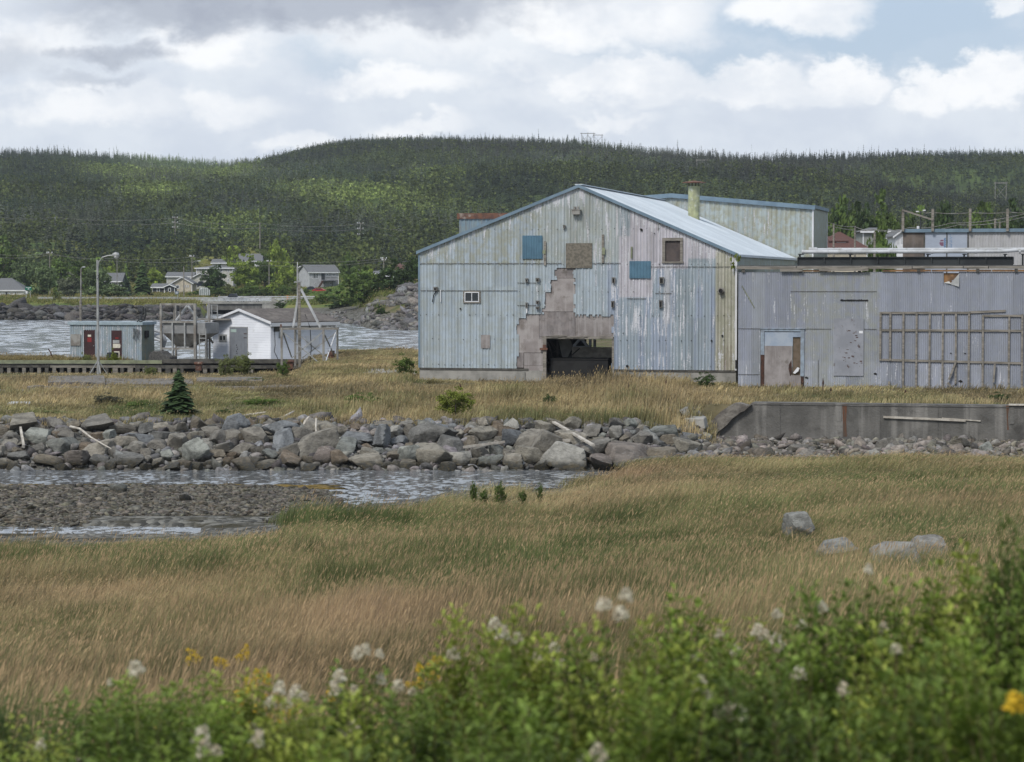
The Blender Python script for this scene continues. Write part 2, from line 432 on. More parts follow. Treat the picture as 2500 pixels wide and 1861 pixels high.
def hnoise(X, Y, s, seed=0):
    """smooth lattice noise, numpy only"""
    x = np.asarray(X) / s; y = np.asarray(Y) / s
    xi = np.floor(x).astype(np.int64); yi = np.floor(y).astype(np.int64)
    fx = x - xi; fy = y - yi
    fx = fx * fx * (3 - 2 * fx); fy = fy * fy * (3 - 2 * fy)
    def h(a, b):
        n = (a * 374761393 + b * 668265263 + seed * 974634777) & 0xFFFFFFFF
        n = ((n ^ (n >> 13)) * 1274126177) & 0xFFFFFFFF
        return ((n ^ (n >> 16)) & 0xFFFF) / 65535.0
    return (h(xi, yi) * (1 - fx) + h(xi + 1, yi) * fx) * (1 - fy) + (h(xi, yi + 1) * (1 - fx) + h(xi + 1, yi + 1) * fx) * fy
def ground_z(X, Y):
    X = np.atleast_1d(np.asarray(X, float)); Y = np.atleast_1d(np.asarray(Y, float))
    px = 1250 + FPX * X / np.maximum(Y, 14)
    wob = (hnoise(X, Y, 9, 3) - .5) * 1.6 * np.clip((Y - 60) / 20, 0, 1) * np.clip((101 - Y) / 6, 0, 1)
    Ye = Y + wob
    prof = []
    for _, pts in COLS:
        a = np.array(pts, float)
        prof.append(np.interp(Ye, a[:, 0], a[:, 1]))
    prof = np.array(prof)
    i = np.clip(np.searchsorted(_cpx, px) - 1, 0, len(_cpx) - 2)
    t = np.clip((px - _cpx[i]) / (_cpx[i + 1] - _cpx[i]), 0, 1); t = t * t * (3 - 2 * t)
    k = np.arange(len(X))
    z = prof[i, k] * (1 - t) + prof[i + 1, k] * t
    nl = np.interp(Y, *np.array(NEAR_L).T); nm = np.interp(Y, *np.array(NEAR_M).T); nr = np.interp(Y, *np.array(NEAR_R).T)
    a1 = np.clip((px + 100) / 1300, 0, 1); a1 = a1 * a1 * (3 - 2 * a1)
    a2 = np.clip((px - 1100) / 1100, 0, 1); a2 = a2 * a2 * (3 - 2 * a2)
    zn = nl * (1 - a1) + nm * a1; zn = zn * (1 - a2) + nr * a2
    wn = np.clip((76 - Y) / 14, 0, 1)
    z = z * (1 - wn) + zn * wn
    # retaining wall: low gravel in front of it, fill behind it
    wy = WALL_Y0 - (X - WALL_X0) * math.tan(BA)
    m = np.clip((px - 1705) / 40, 0, 1)
    front = np.where(Y < wy + .45, np.minimum(z, .45 + .5 * np.clip((100 - Y) / 30, 0, 1) + np.where(Y < 100, 99, 0)), np.where(Y < wy + 1.5, 2.05, z))
    sel = (Y > 101) & (Y < 140)
    z = np.where(sel & (m > 0), z * (1 - m) + front * m, z)
    # hills
    rz = np.interp(px, RIDGE_PX, RIDGE_PY)
    Yr = 1650 + 120 * np.sin(px / 420.0)
    zr = CAMZ + (680 - rz) / FPX * Yr - 2.4
    s = np.clip((Y - 1000) / (Yr - 1000), 0, 1)
    hill = np.interp(Y, [850, 900, 1000], [13, 21, 32.5])
    hill = 32.5 + (zr - 32.5) * (s ** 1.15)
    over = np.clip((Y - Yr) / 600, 0, 1)
    hill = hill - over ** 2 * 90
    hill = hill + (hnoise(X, Y, 120, 5) - .5) * 26 * np.clip((Y - 1000) / 150, 0, 1) * np.clip((Yr - Y) / 250, 0, 1)
    z = np.where(Y > 1000, hill, z)
    near = np.clip((60 - Y) / 20, 0, 1)
    amp = np.where(z > .3, 1.0, .15) * np.where(Y < 100, 1.0, .7)
    z = z + ((hnoise(X, Y, 3.1, 1) - .5) * .22 + (hnoise(X, Y, 1.1, 2) - .5) * .08) * amp * np.where((Y > 140) & (Y < 600), .4, 1)
    return z
def gz(X, Y):
    return float(ground_z([X], [Y])[0])
def grid_sheet(name, ys, us, material, kind='structure'):
    UU, YY = np.meshgrid(us, ys)
    XX = UU * np.maximum(YY, 14)
    ZZ = ground_z(XX.ravel(), YY.ravel())
    V = np.stack([XX.ravel(), YY.ravel(), ZZ], 1)
    ny, nx = XX.shape
    a = (np.arange(ny - 1)[:, None] * nx + np.arange(nx - 1)[None]).ravel()
    Fq = np.stack([a, a + 1, a + nx + 1, a + nx], 1)
    o = np_mesh(name, V, Fq, material, smooth=True)
    o['kind'] = kind
    return o
def ground_material():
    m = bpy.data.materials.new('ground_soil'); m.use_nodes = True; m.node_tree.nodes.clear()
    N = NT(m.node_tree)
    P = N.n('ShaderNodeNewGeometry').outputs['Position']
    s = N.n('ShaderNodeSeparateXYZ', {0: P})
    soil = N.mix(N.ss(N.noise(P, .5, 6), .4, .6), (.10, .088, .05), (.16, .135, .08))
    soil = N.mix(N.m('MULTIPLY', N.ss(N.noise(P, .12, 4), .5, .62), .8), soil, (.07, .085, .03))
    vor = N.n('ShaderNodeTexVoronoi', {'Vector': N.scalev(P, (1, .6, 1)), 'Scale': 5.0})
    vs = N.n('ShaderNodeSeparateColor', {0: vor.outputs['Color']}).outputs[0]
    grav = N.mix(vs, (.045, .044, .040), (.20, .195, .175))
    grav = N.mix(N.ss(N.noise(P, .5, 4), .5, .65), grav, (.05, .045, .03))
    # stones where the land is low and close to the water, and on the bank of the far shore
    low = N.ss(N.m('ADD', s.outputs[2], N.m('MULTIPLY', N.noise(P, .7, 4), .3)), .62, .42)
    shore = N.m('MULTIPLY', N.ss(s.outputs[1], 380, 386), N.ss(s.outputs[1], 500, 492))
    shore = N.m('MULTIPLY', shore, N.ss(N.m('ADD', s.outputs[2], N.m('MULTIPLY', N.noise(P, .15, 3), 2.0)), 4.2, 3.0))
    bank = N.m('MULTIPLY', N.ss(s.outputs[1], 101.5, 102.5), N.ss(s.outputs[1], 110.6, 109.6))
    bank = N.m('MULTIPLY', bank, N.ss(s.outputs[0], 12.5, 10.5))
    st = N.m('MAXIMUM', N.m('MAXIMUM', low, shore), bank)
    c = N.mix(st, soil, grav)
    farland = N.m('MULTIPLY', N.ss(s.outputs[1], 478, 500), N.ss(s.outputs[1], 1000, 900))
    gcol = N.mix(N.ss(N.noise(P, .04, 4), .42, .6), (.17, .17, .05), (.075, .12, .028))
    c = N.mix(N.m('MULTIPLY', farland, N.m('SUBTRACT', 1.0, N.m('MULTIPLY', st, .9))), c, gcol)
    hl = N.ss(s.outputs[1], 850, 950)
    c = N.mix(hl, c, N.mix(N.ss(N.noise(P, .012, 4), .4, .6), (.035, .05, .022), (.07, .10, .03)))
    bs = N.n('ShaderNodeBsdfPrincipled', {'Base Color': c, 'Roughness': .95, 'Specular IOR Level': .1})
    hgt = N.m('ADD', N.m('MULTIPLY', N.noise(P, 6, 5), .05), N.m('MULTIPLY', N.m('MULTIPLY', vor.outputs[0], st), -.12))
    b = N.n('ShaderNodeBump', {'Height': hgt, 'Distance': 1.0}); N.put(bs, 'Normal', b.outputs[0])
    N.n('ShaderNodeOutputMaterial', {'Surface': bs.outputs[0]})
    return m
M['ground'] = ground_material()
ys = np.concatenate([np.linspace(-40, 0, 12), np.linspace(1, 30, 50), np.linspace(30.6, 76, 80), np.linspace(76.4, 145, 190), np.linspace(146, 240, 80), np.linspace(243, 520, 110), np.linspace(526, 900, 60)])
us = np.concatenate([np.linspace(-3, -.45, 22), np.linspace(-.43, .43, 330), np.linspace(.45, 3, 22)])
ground = grid_sheet('ground', ys, us, M['ground'])
ys2 = np.concatenate([np.linspace(900, 1850, 75), np.linspace(1880, 4000, 12)])
us2 = np.concatenate([np.linspace(-2, -.36, 16), np.linspace(-.34, .34, 120), np.linspace(.36, 2, 16)])
hills = grid_sheet('hills', ys2, us2, M['ground'])

def water_material():
    m = bpy.data.materials.new('water'); m.use_nodes = True; m.node_tree.nodes.clear()
    N = NT(m.node_tree)
    P = N.n('ShaderNodeNewGeometry').outputs['Position']
    Y = N.n('ShaderNodeSeparateXYZ', {0: P}).outputs[1]
    far = N.ss(Y, 120, 260)
    def nc(sc, det):
        o = N.n('ShaderNodeTexNoise', {'Vector': N.scalev(P, sc), 'Scale': 1.0, 'Detail': det, 'Roughness': .6}); return N.n('ShaderNodeVectorMath', {0: o.outputs['Color'], 1: (.5, .5, .5)}, operation='SUBTRACT').outputs[0]
    n1_, n2_ = nc((3.2, 1.7, 1), 3), nc((.5, .2, 1), 4)
    near = N.n('ShaderNodeVectorMath', {0: n1_, 'Scale': .9}, operation='SCALE').outputs[0]
    nearb = N.n('ShaderNodeVectorMath', {0: nc((.9, .5, 1), 2), 'Scale': .35}, operation='SCALE').outputs[0]
    near = N.n('ShaderNodeVectorMath', {0: near, 1: nearb}, operation='ADD').outputs[0]
    farv = N.n('ShaderNodeVectorMath', {0: n2_, 'Scale': .95}, operation='SCALE').outputs[0]
    mx = N.n('ShaderNodeMix', data_type='VECTOR'); N.put(mx, 0, far); N.put(mx, 4, near); N.put(mx, 5, farv)
    v0 = N.n('ShaderNodeVectorMath', {0: mx.outputs[1], 1: (1, 1, 0)}, operation='MULTIPLY').outputs[0]
    v1 = N.n('ShaderNodeVectorMath', {0: v0, 1: (0, 0, 1)}, operation='ADD').outputs[0]
    nn = N.n('ShaderNodeVectorMath', {0: v1}, operation='NORMALIZE').outputs[0]
    bs = N.n('ShaderNodeBsdfPrincipled', {'Base Color': N.mix(far, (.17, .18, .19), (.24, .26, .28)), 'Roughness': N.ss(far, 0, 1, .08, .12), 'Specular IOR Level': .8, 'IOR': 1.33, 'Normal': nn})
    N.n('ShaderNodeOutputMaterial', {'Surface': bs.outputs[0]})
    return m
M['water'] = water_material()
w = MB(); w.face([(-900, 60, 0), (900, 60, 0), (900, 700, 0), (-900, 700, 0)])
water = w.build('water', M['water']); water['kind'] = 'structure'
# ------------------------------------------------------------------ the derelict plant
def local_frame(px, py, Y, a=BA):
    """origin on the ray through the pixel at depth Y; returns origin and functions pixel -> local (x, z) on the plane local y = ly"""
    O = at(px, py, Y)
    e1 = Vector((math.cos(a), -math.sin(a), 0)); e2 = Vector((math.sin(a), math.cos(a), 0))
    def fl(px, py, ly=0.0):
        d = ray(px, py); C = Vector((0, 0, CAMZ)) - O
        t = (ly - C.dot(e2)) / d.dot(e2)
        p = C + d * t
        return p.dot(e1), p.z
    def w2l(p):
        q = Vector(p) - O
        return q.dot(e1), q.dot(e2), q.z
    def l2w(x, y, z):
        return O + e1 * x + e2 * y + Vector((0, 0, z))
    return O, fl, w2l, l2w

# sheet of profiled metal, a grid whose faces can be left out where sheets are missing
def sheet_grid(name, xs, prof, zs, material, parent, keep, tintf, pf, y0=0.0, clip=None):
    XX, ZZ = np.meshgrid(xs, zs)
    ny, nx = XX.shape
    if clip is not None:
        ZZ = np.minimum(ZZ, clip(XX))
    YY = y0 + np.broadcast_to(prof, XX.shape)
    V = np.stack([XX.ravel(), YY.ravel(), ZZ.ravel()], 1)
    a = (np.arange(ny - 1)[:, None] * nx + np.arange(nx - 1)[None]).ravel()
    Fq = np.stack([a, a + 1, a + nx + 1, a + nx], 1)
    cx = V[Fq, 0].mean(1); cz = V[Fq, 2].mean(1); hz = V[Fq[:, 2], 2] - V[Fq[:, 0], 2] + V[Fq[:, 3], 2] - V[Fq[:, 1], 2]
    k = keep(cx, cz) & (hz > 1e-4)
    Fq = Fq[k]
    used = np.unique(Fq); remap = np.full(len(V), -1); remap[used] = np.arange(len(used))
    V = V[used]; Fq = remap[Fq]
    t = tintf(V[:, 0], V[:, 2])
    m2 = pf(V[:, 0], V[:, 2])
    return np_mesh(name, V, Fq, material, parent, attrs={'tint': t, 'wear': m2})

def metal_material(name, rough=.5, sheet=.37, seam_bump=True):
    m = bpy.data.materials.new(name); m.use_nodes = True; m.node_tree.nodes.clear()
    N = NT(m.node_tree)
    P = N.n('ShaderNodeTexCoord').outputs['Object']
    tint = N.n('ShaderNodeAttribute', attribute_name='tint').outputs['Color']
    wr = N.n('ShaderNodeSeparateColor', {0: N.n('ShaderNodeAttribute', attribute_name='wear').outputs['Color']})
    peel, alg, rust = wr.outputs[0], wr.outputs[1], wr.outputs[2]
    streak = N.noise(N.scalev(P, (7, 7, .55)), 1.0, 6, .62)
    streak2 = N.noise(N.scalev(P, (2.7, 2.7, .35)), 1.0, 5, .6)
    blot = N.noise(P, 2.3, 6, .62)
    speck = N.noise(P, 14, 4, .6)
    c = N.mix(N.ss(streak2, .35, .65, 0, .55), tint, N.n('ShaderNodeVectorMath', {0: tint, 'Scale': .78}, operation='SCALE').outputs[0])
    c = N.mix(N.m('MULTIPLY', alg, N.ss(N.m('ADD', blot, N.m('MULTIPLY', streak2, .5)), .62, .88)), c, (.29, .295, .225))
    c = N.mix(N.m('MULTIPLY', N.m('MULTIPLY', alg, .5), N.ss(streak, .55, .7)), c, (.25, .22, .17))
    pe = N.ss(N.m('ADD', N.m('ADD', N.m('MULTIPLY', streak, .75), N.m('MULTIPLY', speck, .25)), N.m('MULTIPLY', peel, .32)), .66, .70)
    c = N.mix(N.m('MULTIPLY', pe, N.ss(peel, .02, .15)), c, (.55, .56, .60))
    c = N.mix(N.ss(N.m('ADD', N.m('MULTIPLY', streak, .7), N.m('MULTIPLY', speck, .3)), .63, .70, 0, .45), c, (.50, .52, .55))
    c = N.mix(N.m('MULTIPLY', rust, N.ss(streak, .45, .6)), c, (.15, .085, .05))
    c = N.mix(N.ss(speck, .70, .76, 0, .5), c, (.10, .10, .10))
    bs = N.n('ShaderNodeBsdfPrincipled', {'Base Color': c, 'Roughness': rough, 'Specular IOR Level': .3})
    b = N.n('ShaderNodeBump', {'Height': N.m('MULTIPLY', N.noise(P, 1.7, 4), .035), 'Distance': 1.0}); N.put(bs, 'Normal', b.outputs[0])
    N.n('ShaderNodeOutputMaterial', {'Surface': bs.outputs[0]})
    return m
M['clad'] = metal_material('painted_metal_cladding')
M['clad2'] = metal_material('corrugated_galvanised_cladding', .55)

OA, fA, w2A, l2A = local_frame(1025, 897, 143.0)
MAINL, MAINW = 28.5, fA(1797, 900)[0]
plant = empty('fish_plant_shed', OA, -BA, 'large derelict blue and white metal clad gable building with torn plywood patch and open doorway', 'industrial building')
ridge = fA(1414, 453); eL = fA(1025, 615); eR = fA(1799, 620)
z_base = fA(1400, 901)[1]
def gable(x):
    x = np.asarray(x, float)
    return np.where(x < ridge[0], eL[1] + (ridge[1] - eL[1]) * x / ridge[0], ridge[1] + (eR[1] - ridge[1]) * (x - ridge[0]) / (MAINW - ridge[0]))
def px2x(px, py=780): return fA(px, py)[0]
def px2z(py, px=1400): return fA(px, py)[1]
NST = 50; SW = MAINW / NST
off = np.array([0, .06, .10, .16, .22, .50, .55, .62, .67]) * SW
xs = (np.arange(NST)[:, None] * SW + off[None]).ravel(); xs = np.append(xs, MAINW)
pr1 = np.array([0, -.005, -.055, -.055, 0, 0, -.018, -.018, 0])
prof = np.append(np.tile(pr1, NST), 0)
zs = np.linspace(z_base, ridge[1] + .05, 92)
XT = {k: px2x(k) for k in (1264, 1282, 1326, 1331, 1336, 1344, 1347, 1357, 1372, 1382, 1402, 1445, 1497, 1500, 1515, 1530, 1545, 1640, 1640, 1752, 1790)}
Z = px2z
def keep_main(cx, cz):
    k = np.ones(len(cx), bool)
    jag = (hnoise(cx * 40, cz * 2, 3.0, 9) - .5) * .15
    cx0 = cx; cx = cx + (hnoise(cz * 5, cz * 0 + 2, 1.0, 19) - .5) * .17
    low = (cx > XT[1264]) & (cx < XT[1497]) & (cz < Z(770) + jag)
    low |= (cx > XT[1282]) & (cx < XT[1326]) & (cz < Z(767) + jag)
    low &= ~((cx < XT[1282]) & (cz > Z(780)))
    mid = (cx < XT[1402]) & (cz < Z(652))
    mid &= ((cx > XT[1326]) & (cz < Z(750))) | ((cx > XT[1331]) & (cz < Z(713))) | ((cx > XT[1344]) & (cz < Z(682))) | ((cx > XT[1357]) & (cz < Z(648)))
    cx = cx0
    osb = (cx > XT[1382]) & (cx < XT[1445]) & (cz < Z(600)) & (cz > Z(648))
    bw = (cx > px2x(1622)) & (cx < px2x(1661)) & (cz < Z(590)) & (cz > Z(637))
    sw = (cx > px2x(1134)) & (cx < px2x(1171)) & (cz < Z(714)) & (cz > Z(738))
    return k & ~low & ~mid & ~osb & ~bw & ~sw
stripr = np.random.default_rng(3).random((NST + 2, 6))
def tint_main(x, z):
    si = np.clip((x / SW).astype(int), 0, NST)
    band = np.digitize(z, [Z(776), Z(700), Z(643), Z(560)])
    r = stripr[si, band]
    base = np.stack([.415 + 0 * x, .485 + 0 * x, .55 + 0 * x], 1)
    blue = np.array([.335, .395, .515]); teal = np.array([.32, .38, .425]); pink = np.array([.52, .505, .56]); cream = np.array([.47, .46, .39]); grn = np.array([.42, .46, .46])
    ppx = 1025 + x / MAINW * 775
    ppy = 643 + (Z(643) - z) / (Z(643) - Z(901)) * 258
    def put(msk, c, a=1.0):
        base[msk] = base[msk] * (1 - a) + c * a
    put((ppx > 1490) & (ppy > 643), blue, .85)
    put((ppx > 1490) & (ppy > 643) & (r > .55), teal, .7)
    put((ppx > 1516) & (ppy < 655) & (ppy > 560), pink)
    put((ppx > 1545) & (ppy < 560), pink)
    put((ppx > 1516) & (ppx < 1546) & (ppy < 580), teal, .7)
    put((ppx > 1520) & (ppx < 1600) & (ppy > 655) & (ppy < 728), pink)
    put((ppx > 1685) & (ppx < 1752) & (ppy > 632) & (ppy < 655), teal)
    put((ppx > 1628) & (ppx < 1645) & (ppy > 645) & (ppy < 790), np.array([.5, .5, .53]), .7)
    put((ppx > 1655) & (ppx < 1700) & (ppy > 655), teal, .8)
    put(ppx > 1752, cream)
    put((ppx > 1320) & (ppx < 1400) & (ppy < 640), grn, .6)
    put((ppx > 1400) & (ppx < 1516) & (ppy < 640), grn, .75)
    fr_ = (x / SW) % 1.0
    line = np.where((fr_ > .155) & (fr_ < .24), .90, 1.0) * np.where((fr_ > .6) & (fr_ < .7), .88, 1.0)
    return base * (0.78 + .22 * r)[:, None] * line[:, None]
def wear_main(x, z):
    ppx = 1025 + x / MAINW * 775
    ppy = 643 + (Z(643) - z) / (Z(643) - Z(901)) * 258
    g = gable(x) - z
    peel = np.where(ppx > 1300, .24, .06) + np.clip(1 - g / 1.2, 0, 1) * .45
    peel = np.where((ppx > 1500) & (ppx < 1680) & (ppy > 640) & (ppy < 820), .42, peel)
    peel = np.where((ppx > 1440) & (ppx < 1545) & (ppy < 660), .38, peel)
    peel = np.where((ppx > 1490) & (ppy > 820), .24, peel)
    peel = np.where((ppy > 860), peel + .12, peel)
    alg = np.where(ppy < 645, .75, .32) * np.where(ppx < 1330, 1.0, .55)
    alg = np.where(ppx > 1752, .7, alg)
    alg = np.where((ppx > 1500) & (ppx < 1752), .12, alg)
    rust = np.where((np.abs((x / SW * 2) % 1) < .12), .25, 0.0) * (ppx > 1400) * (ppy < 640)
    rust = rust + np.where((ppx > 1770) & (ppx < 1790) & (ppy > 840), .5, 0)
    return np.stack([peel, alg, rust], 1)
wall = sheet_grid('wall_cladding', xs, prof - .0, zs, M['clad'], plant, keep_main, tint_main, wear_main, -.02, clip=lambda X: gable(X) - .02)
# lap seams and fixing dots of the sheets
sm = MB()
for py, a, b in ((643, 1026, 1372), (643, 1446, 1516), (652, 1545, 1796), (691, 1264, 1310), (710, 1026, 1264), (729, 1530, 1578), (746, 1264, 1310), (716, 1600, 1640)):
    z = Z(py)
    sm.box(px2x(a), px2x(b), -.072, -.066, z - .02, z + .012)
rr = random.Random(5)
for i in range(NST):
    x = (i + .13) * SW
    for py in (560, 646, 712, 770, 830, 893):
        z = Z(py) + rr.uniform(-.03, .03)
        if z < float(gable(x)) - .3 and bool(keep_main(np.array([x]), np.array([z]))[0]) and rr.random() < .8:
            s_ = rr.uniform(.016, .032)
            sm.box(x - s_, x + s_, -.075, -.066, z - s_, z + s_)
sm.build('sheet_fixings', M['net'], plant)
# plywood sheathing behind the missing cladding
op = (px2x(1336), px2x(1494), fA(1400, 929)[1], Z(827))        # door opening
fl_z = fA(1400, 930)[1]
PLYM = [M['ply'], mat('weathered_plywood_light', (.33, .305, .30), (.24, .215, .21), 1.1, .9, .01, 30, streak=(4, (.40, .38, .37), .5), stain=(1.6, (.15, .13, .115), .52, .7, .7)), mat('weathered_plywood_dark', (.235, .21, .205), (.165, .15, .15), 1.6, .9, .01, 30, streak=(5, (.31, .29, .29), .5), stain=(2.6, (.10, .09, .08), .52, .7, .7))]
def pw(a, b, c, d, y=.03, t=.02):
    plyb = MB(); plyb.box(a, b, y, y + t, c, d); PLYN[0] += 1; plyb.build('plywood_sheet', PLYM[PLYN[0] % 3], plant)
PLYN = [0]
def ply(px0, px1, py0, py1, y=.03):
    pw(px2x(px0), px2x(px1), Z(py1), Z(py0), y)
for r_ in ((1262, 1316, 766, 862, .030), (1316.6, 1404, 762, 822, .033), (1404.6, 1500, 764, 822, .031), (1278, 1331, 829, 862, .027), (1262, 1278, 862, 899, .032), (1279, 1327, 863, 893, .026),
           (1320, 1404, 680, 761, .035), (1340, 1404, 640, 679.4, .031), (1316.6, 1335, 822.6, 862, .034), (1279, 1331, 893.5, 908, .029)):
    ply(*r_)
osb = MB(); osb.box(px2x(1382), px2x(1446), -.085, -.055, Z(655), Z(594)); osb.build('chipboard_panel', M['osb'], plant, bevel=.005)
b2 = MB(); b2.box(px2x(1175), px2x(1197), -.085, -.06, Z(852), Z(819)); b2.build('chipboard_panel', M['ply'], plant)
def ribbed_sheet(name, x0, x1, z0, z1, material, parent, y=-.09, n=8):
    w_ = MB()
    st = (x1 - x0) / n
    for i in range(n):
        a = x0 + i * st
        p = [(a, y), (a + st * .3, y - .022), (a + st * .5, y - .022), (a + st * .8, y)]
        if i == n - 1: p.append((x1, y))
        for k in range(len(p) - 1):
            w_.face([(p[k][0], p[k][1], z0), (p[k + 1][0], p[k + 1][1], z0), (p[k + 1][0], p[k + 1][1], z1), (p[k][0], p[k][1], z1)])
        if i < n - 1:
            w_.face([(a + st * .8, y, z0), (a + st, y, z0), (a + st, y, z1), (a + st * .8, y, z1)])
    w_.box(x0, x1, y + .002, y + .02, z0, z1)
    return w_.build(name, material, parent)
o = ribbed_sheet('patch_sheet', px2x(1276), px2x(1325), Z(632), Z(575), M['blue_sheet'], plant); o['label'] = 'teal blue ribbed sheet patch'
o = ribbed_sheet('patch_sheet', px2x(1537), px2x(1589), Z(680), Z(638), M['blue_sheet'], plant, n=7); o['label'] = 'teal blue ribbed sheet patch'
# concrete plinth, with the doorway left open
pl = MB()
gz_l = -1.6
pl.box(-.02, px2x(1332), .02, .35, gz_l, z_base - .12); pl.build('plinth', M['conc'], plant); pl = MB(); pl.box(px2x(1276), px2x(1282), -.06, .018, gz_l, z_base - .2); pl.build('buttress', M['conc'], plant); pl = MB(); pl.box(px2x(1498), MAINW, .02, .35, gz_l, z_base - .12)
pl.build('plinth', M['conc'], plant)
sl = MB(); sl.box(-.02, px2x(1290), -.02, .3, z_base - .117, z_base - .002); sl.box(px2x(1500), MAINW, -.02, .3, z_base - .117, z_base - .002)
sl.build('sill_beam', M['wood_dark'], plant)
# door frame
df = MB()
df.box(px2x(1326), px2x(1334), -.06, .1, fl_z - .3, Z(828)); df.box(px2x(1494.5), px2x(1500), -.05, .1, fl_z - .3, Z(828)); df.box(px2x(1324), px2x(1498), -.075, .1, Z(828) + .002, Z(821.5))
fr_d = df.build('door_frame', M['wood'], plant)
hb = MB(); hb.box(px2x(1319), px2x(1338), -.16, -.061, Z(855), Z(850)); hb.box(px2x(1326), px2x(1334), -.1, -.062, Z(850) + .01, Z(842)); hb.build('hinge_bracket', M['rust'], fr_d)
rr = random.Random(12)
for i in range(16):                                         # splintered lath along the lintel
    q_ = MB(); x0_ = px2x(rr.uniform(1330, 1480)); l_ = rr.uniform(.2, .9); z_ = Z(rr.uniform(818, 826)); q_.beam((x0_, -.1, z_), (x0_ + l_, -.11, z_ + rr.uniform(-.05, .05)), rr.uniform(.02, .045)); q_.build('splinter', M['wood'], fr_d)
# roof: two slopes, ridge cap, rake flashing, side wall under the right eave
rf = MB(); T = .12
for (x0, z0, x1, z1) in ((-.15, float(gable(0)) - .02, ridge[0], ridge[1]), (ridge[0], ridge[1], MAINW + .12, eR[1] - .05)):
    rf.hexa([(x0, -.12, z0 - T), (x1, -.12, z1 - T), (x1, MAINL, z1 - T), (x0, MAINL, z0 - T), (x0, -.12, z0 + .02), (x1, -.12, z1 + .02), (x1, MAINL, z1 + .02), (x0, MAINL, z0 + .02)])
roof = rf.build('roof', M['roof_metal'], plant)
rbs = MB()                                                  # standing seams running down the right slope
nb = 40
for i in range(nb):
    y = .3 + i * (MAINL - .4) / nb
    dz = (eR[1] - ridge[1]) / (MAINW - ridge[0])
    rbs.beam((ridge[0] + .1, y, ridge[1] + .035 + dz * .1), (MAINW + .1, y, ridge[1] + .035 + dz * (MAINW + .1 - ridge[0])), .05, .03)
rbs.build('roof_seams', M['roof_metal'], roof)
rk = MB()
for (x0, z0, x1, z1) in ((-.17, float(gable(0)) - .02, ridge[0], ridge[1]), (ridge[0], ridge[1], MAINW + .14, eR[1] - .05)):
    rk.hexa([(x0, -.2, z0 - .13), (x1, -.2, z1 - .13), (x1, -.122, z1 - .13), (x0, -.122, z0 - .13), (x0, -.2, z0 + .055), (x1, -.2, z1 + .055), (x1, -.122, z1 + .055), (x0, -.122, z0 + .055)])
rk.build('rake_flashing', M['blue_trim'], roof)
rc = MB(); rc.beam((ridge[0], -.18, ridge[1] + .05), (ridge[0], MAINL, ridge[1] + .05), .45, .05); rc.build('ridge_cap', M['roof_metal'], roof)
def side_wall(name, x, y0, y1, z0, z1f, parent, tint=(.33, .38, .36), mirror=1):
    n = int((y1 - y0) / .19); ys_ = np.linspace(y0, y1, n * 4 + 1)
    pf_ = np.tile([0, .03, .03, 0], n); pf_ = np.append(pf_, 0)
    zz = np.linspace(0, 1, 10)
    V = []; 
    for t in zz:
        for yv, q in zip(ys_, pf_): V.append((x + q * mirror, yv, z0 + (z1f(yv) - z0) * t))
    V = np.array(V); nx = len(ys_)
    a = (np.arange(len(zz) - 1)[:, None] * nx + np.arange(nx - 1)[None]).ravel()
    Fq = np.stack([a, a + 1, a + nx + 1, a + nx], 1)
    return np_mesh(name, V, Fq, M['clad'], parent, attrs={'tint': np.tile(np.array(tint), (len(V), 1)), 'wear': np.tile(np.array([.15, .8, .05]), (len(V), 1))})
ws = side_wall('side_wall', MAINW - .02, 0, MAINL, -1.5, lambda y: eR[1] - .15, plant)
ct = MB(); ct.box(MAINW - .06, MAINW + .05, -.085, .02, z_base, eR[1] - .15); ct.build('corner_trim', M['white'], plant)
wl = side_wall('side_wall', .02, 9.5, MAINL, -1.5, lambda y: eL[1] - .15, plant, mirror=-1)  # front stretch left out: unseen gap added to let light into the interior
ct = MB(); ct.box(-.07, .03, -.085, .02, z_base, eL[1] - .15); ct.build('corner_trim', M['clad'] if 0 else M['blue_trim'], plant)
# rear wall with two broken openings, floor, inside things
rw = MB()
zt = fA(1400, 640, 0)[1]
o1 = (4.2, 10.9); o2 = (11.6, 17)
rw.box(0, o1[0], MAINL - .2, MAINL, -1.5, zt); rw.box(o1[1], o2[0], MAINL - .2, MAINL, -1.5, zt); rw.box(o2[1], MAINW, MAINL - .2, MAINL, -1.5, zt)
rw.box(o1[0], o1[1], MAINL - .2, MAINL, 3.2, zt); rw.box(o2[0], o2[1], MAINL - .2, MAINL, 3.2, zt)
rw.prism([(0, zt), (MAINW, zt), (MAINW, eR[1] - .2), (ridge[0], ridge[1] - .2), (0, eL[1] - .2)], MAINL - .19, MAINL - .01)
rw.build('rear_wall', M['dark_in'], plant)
fl = MB(); fl.box(.1, MAINW - .1, .4, MAINL, -1.3, fl_z - .05); fl.build('floor_slab', M['conc_dark'], plant)
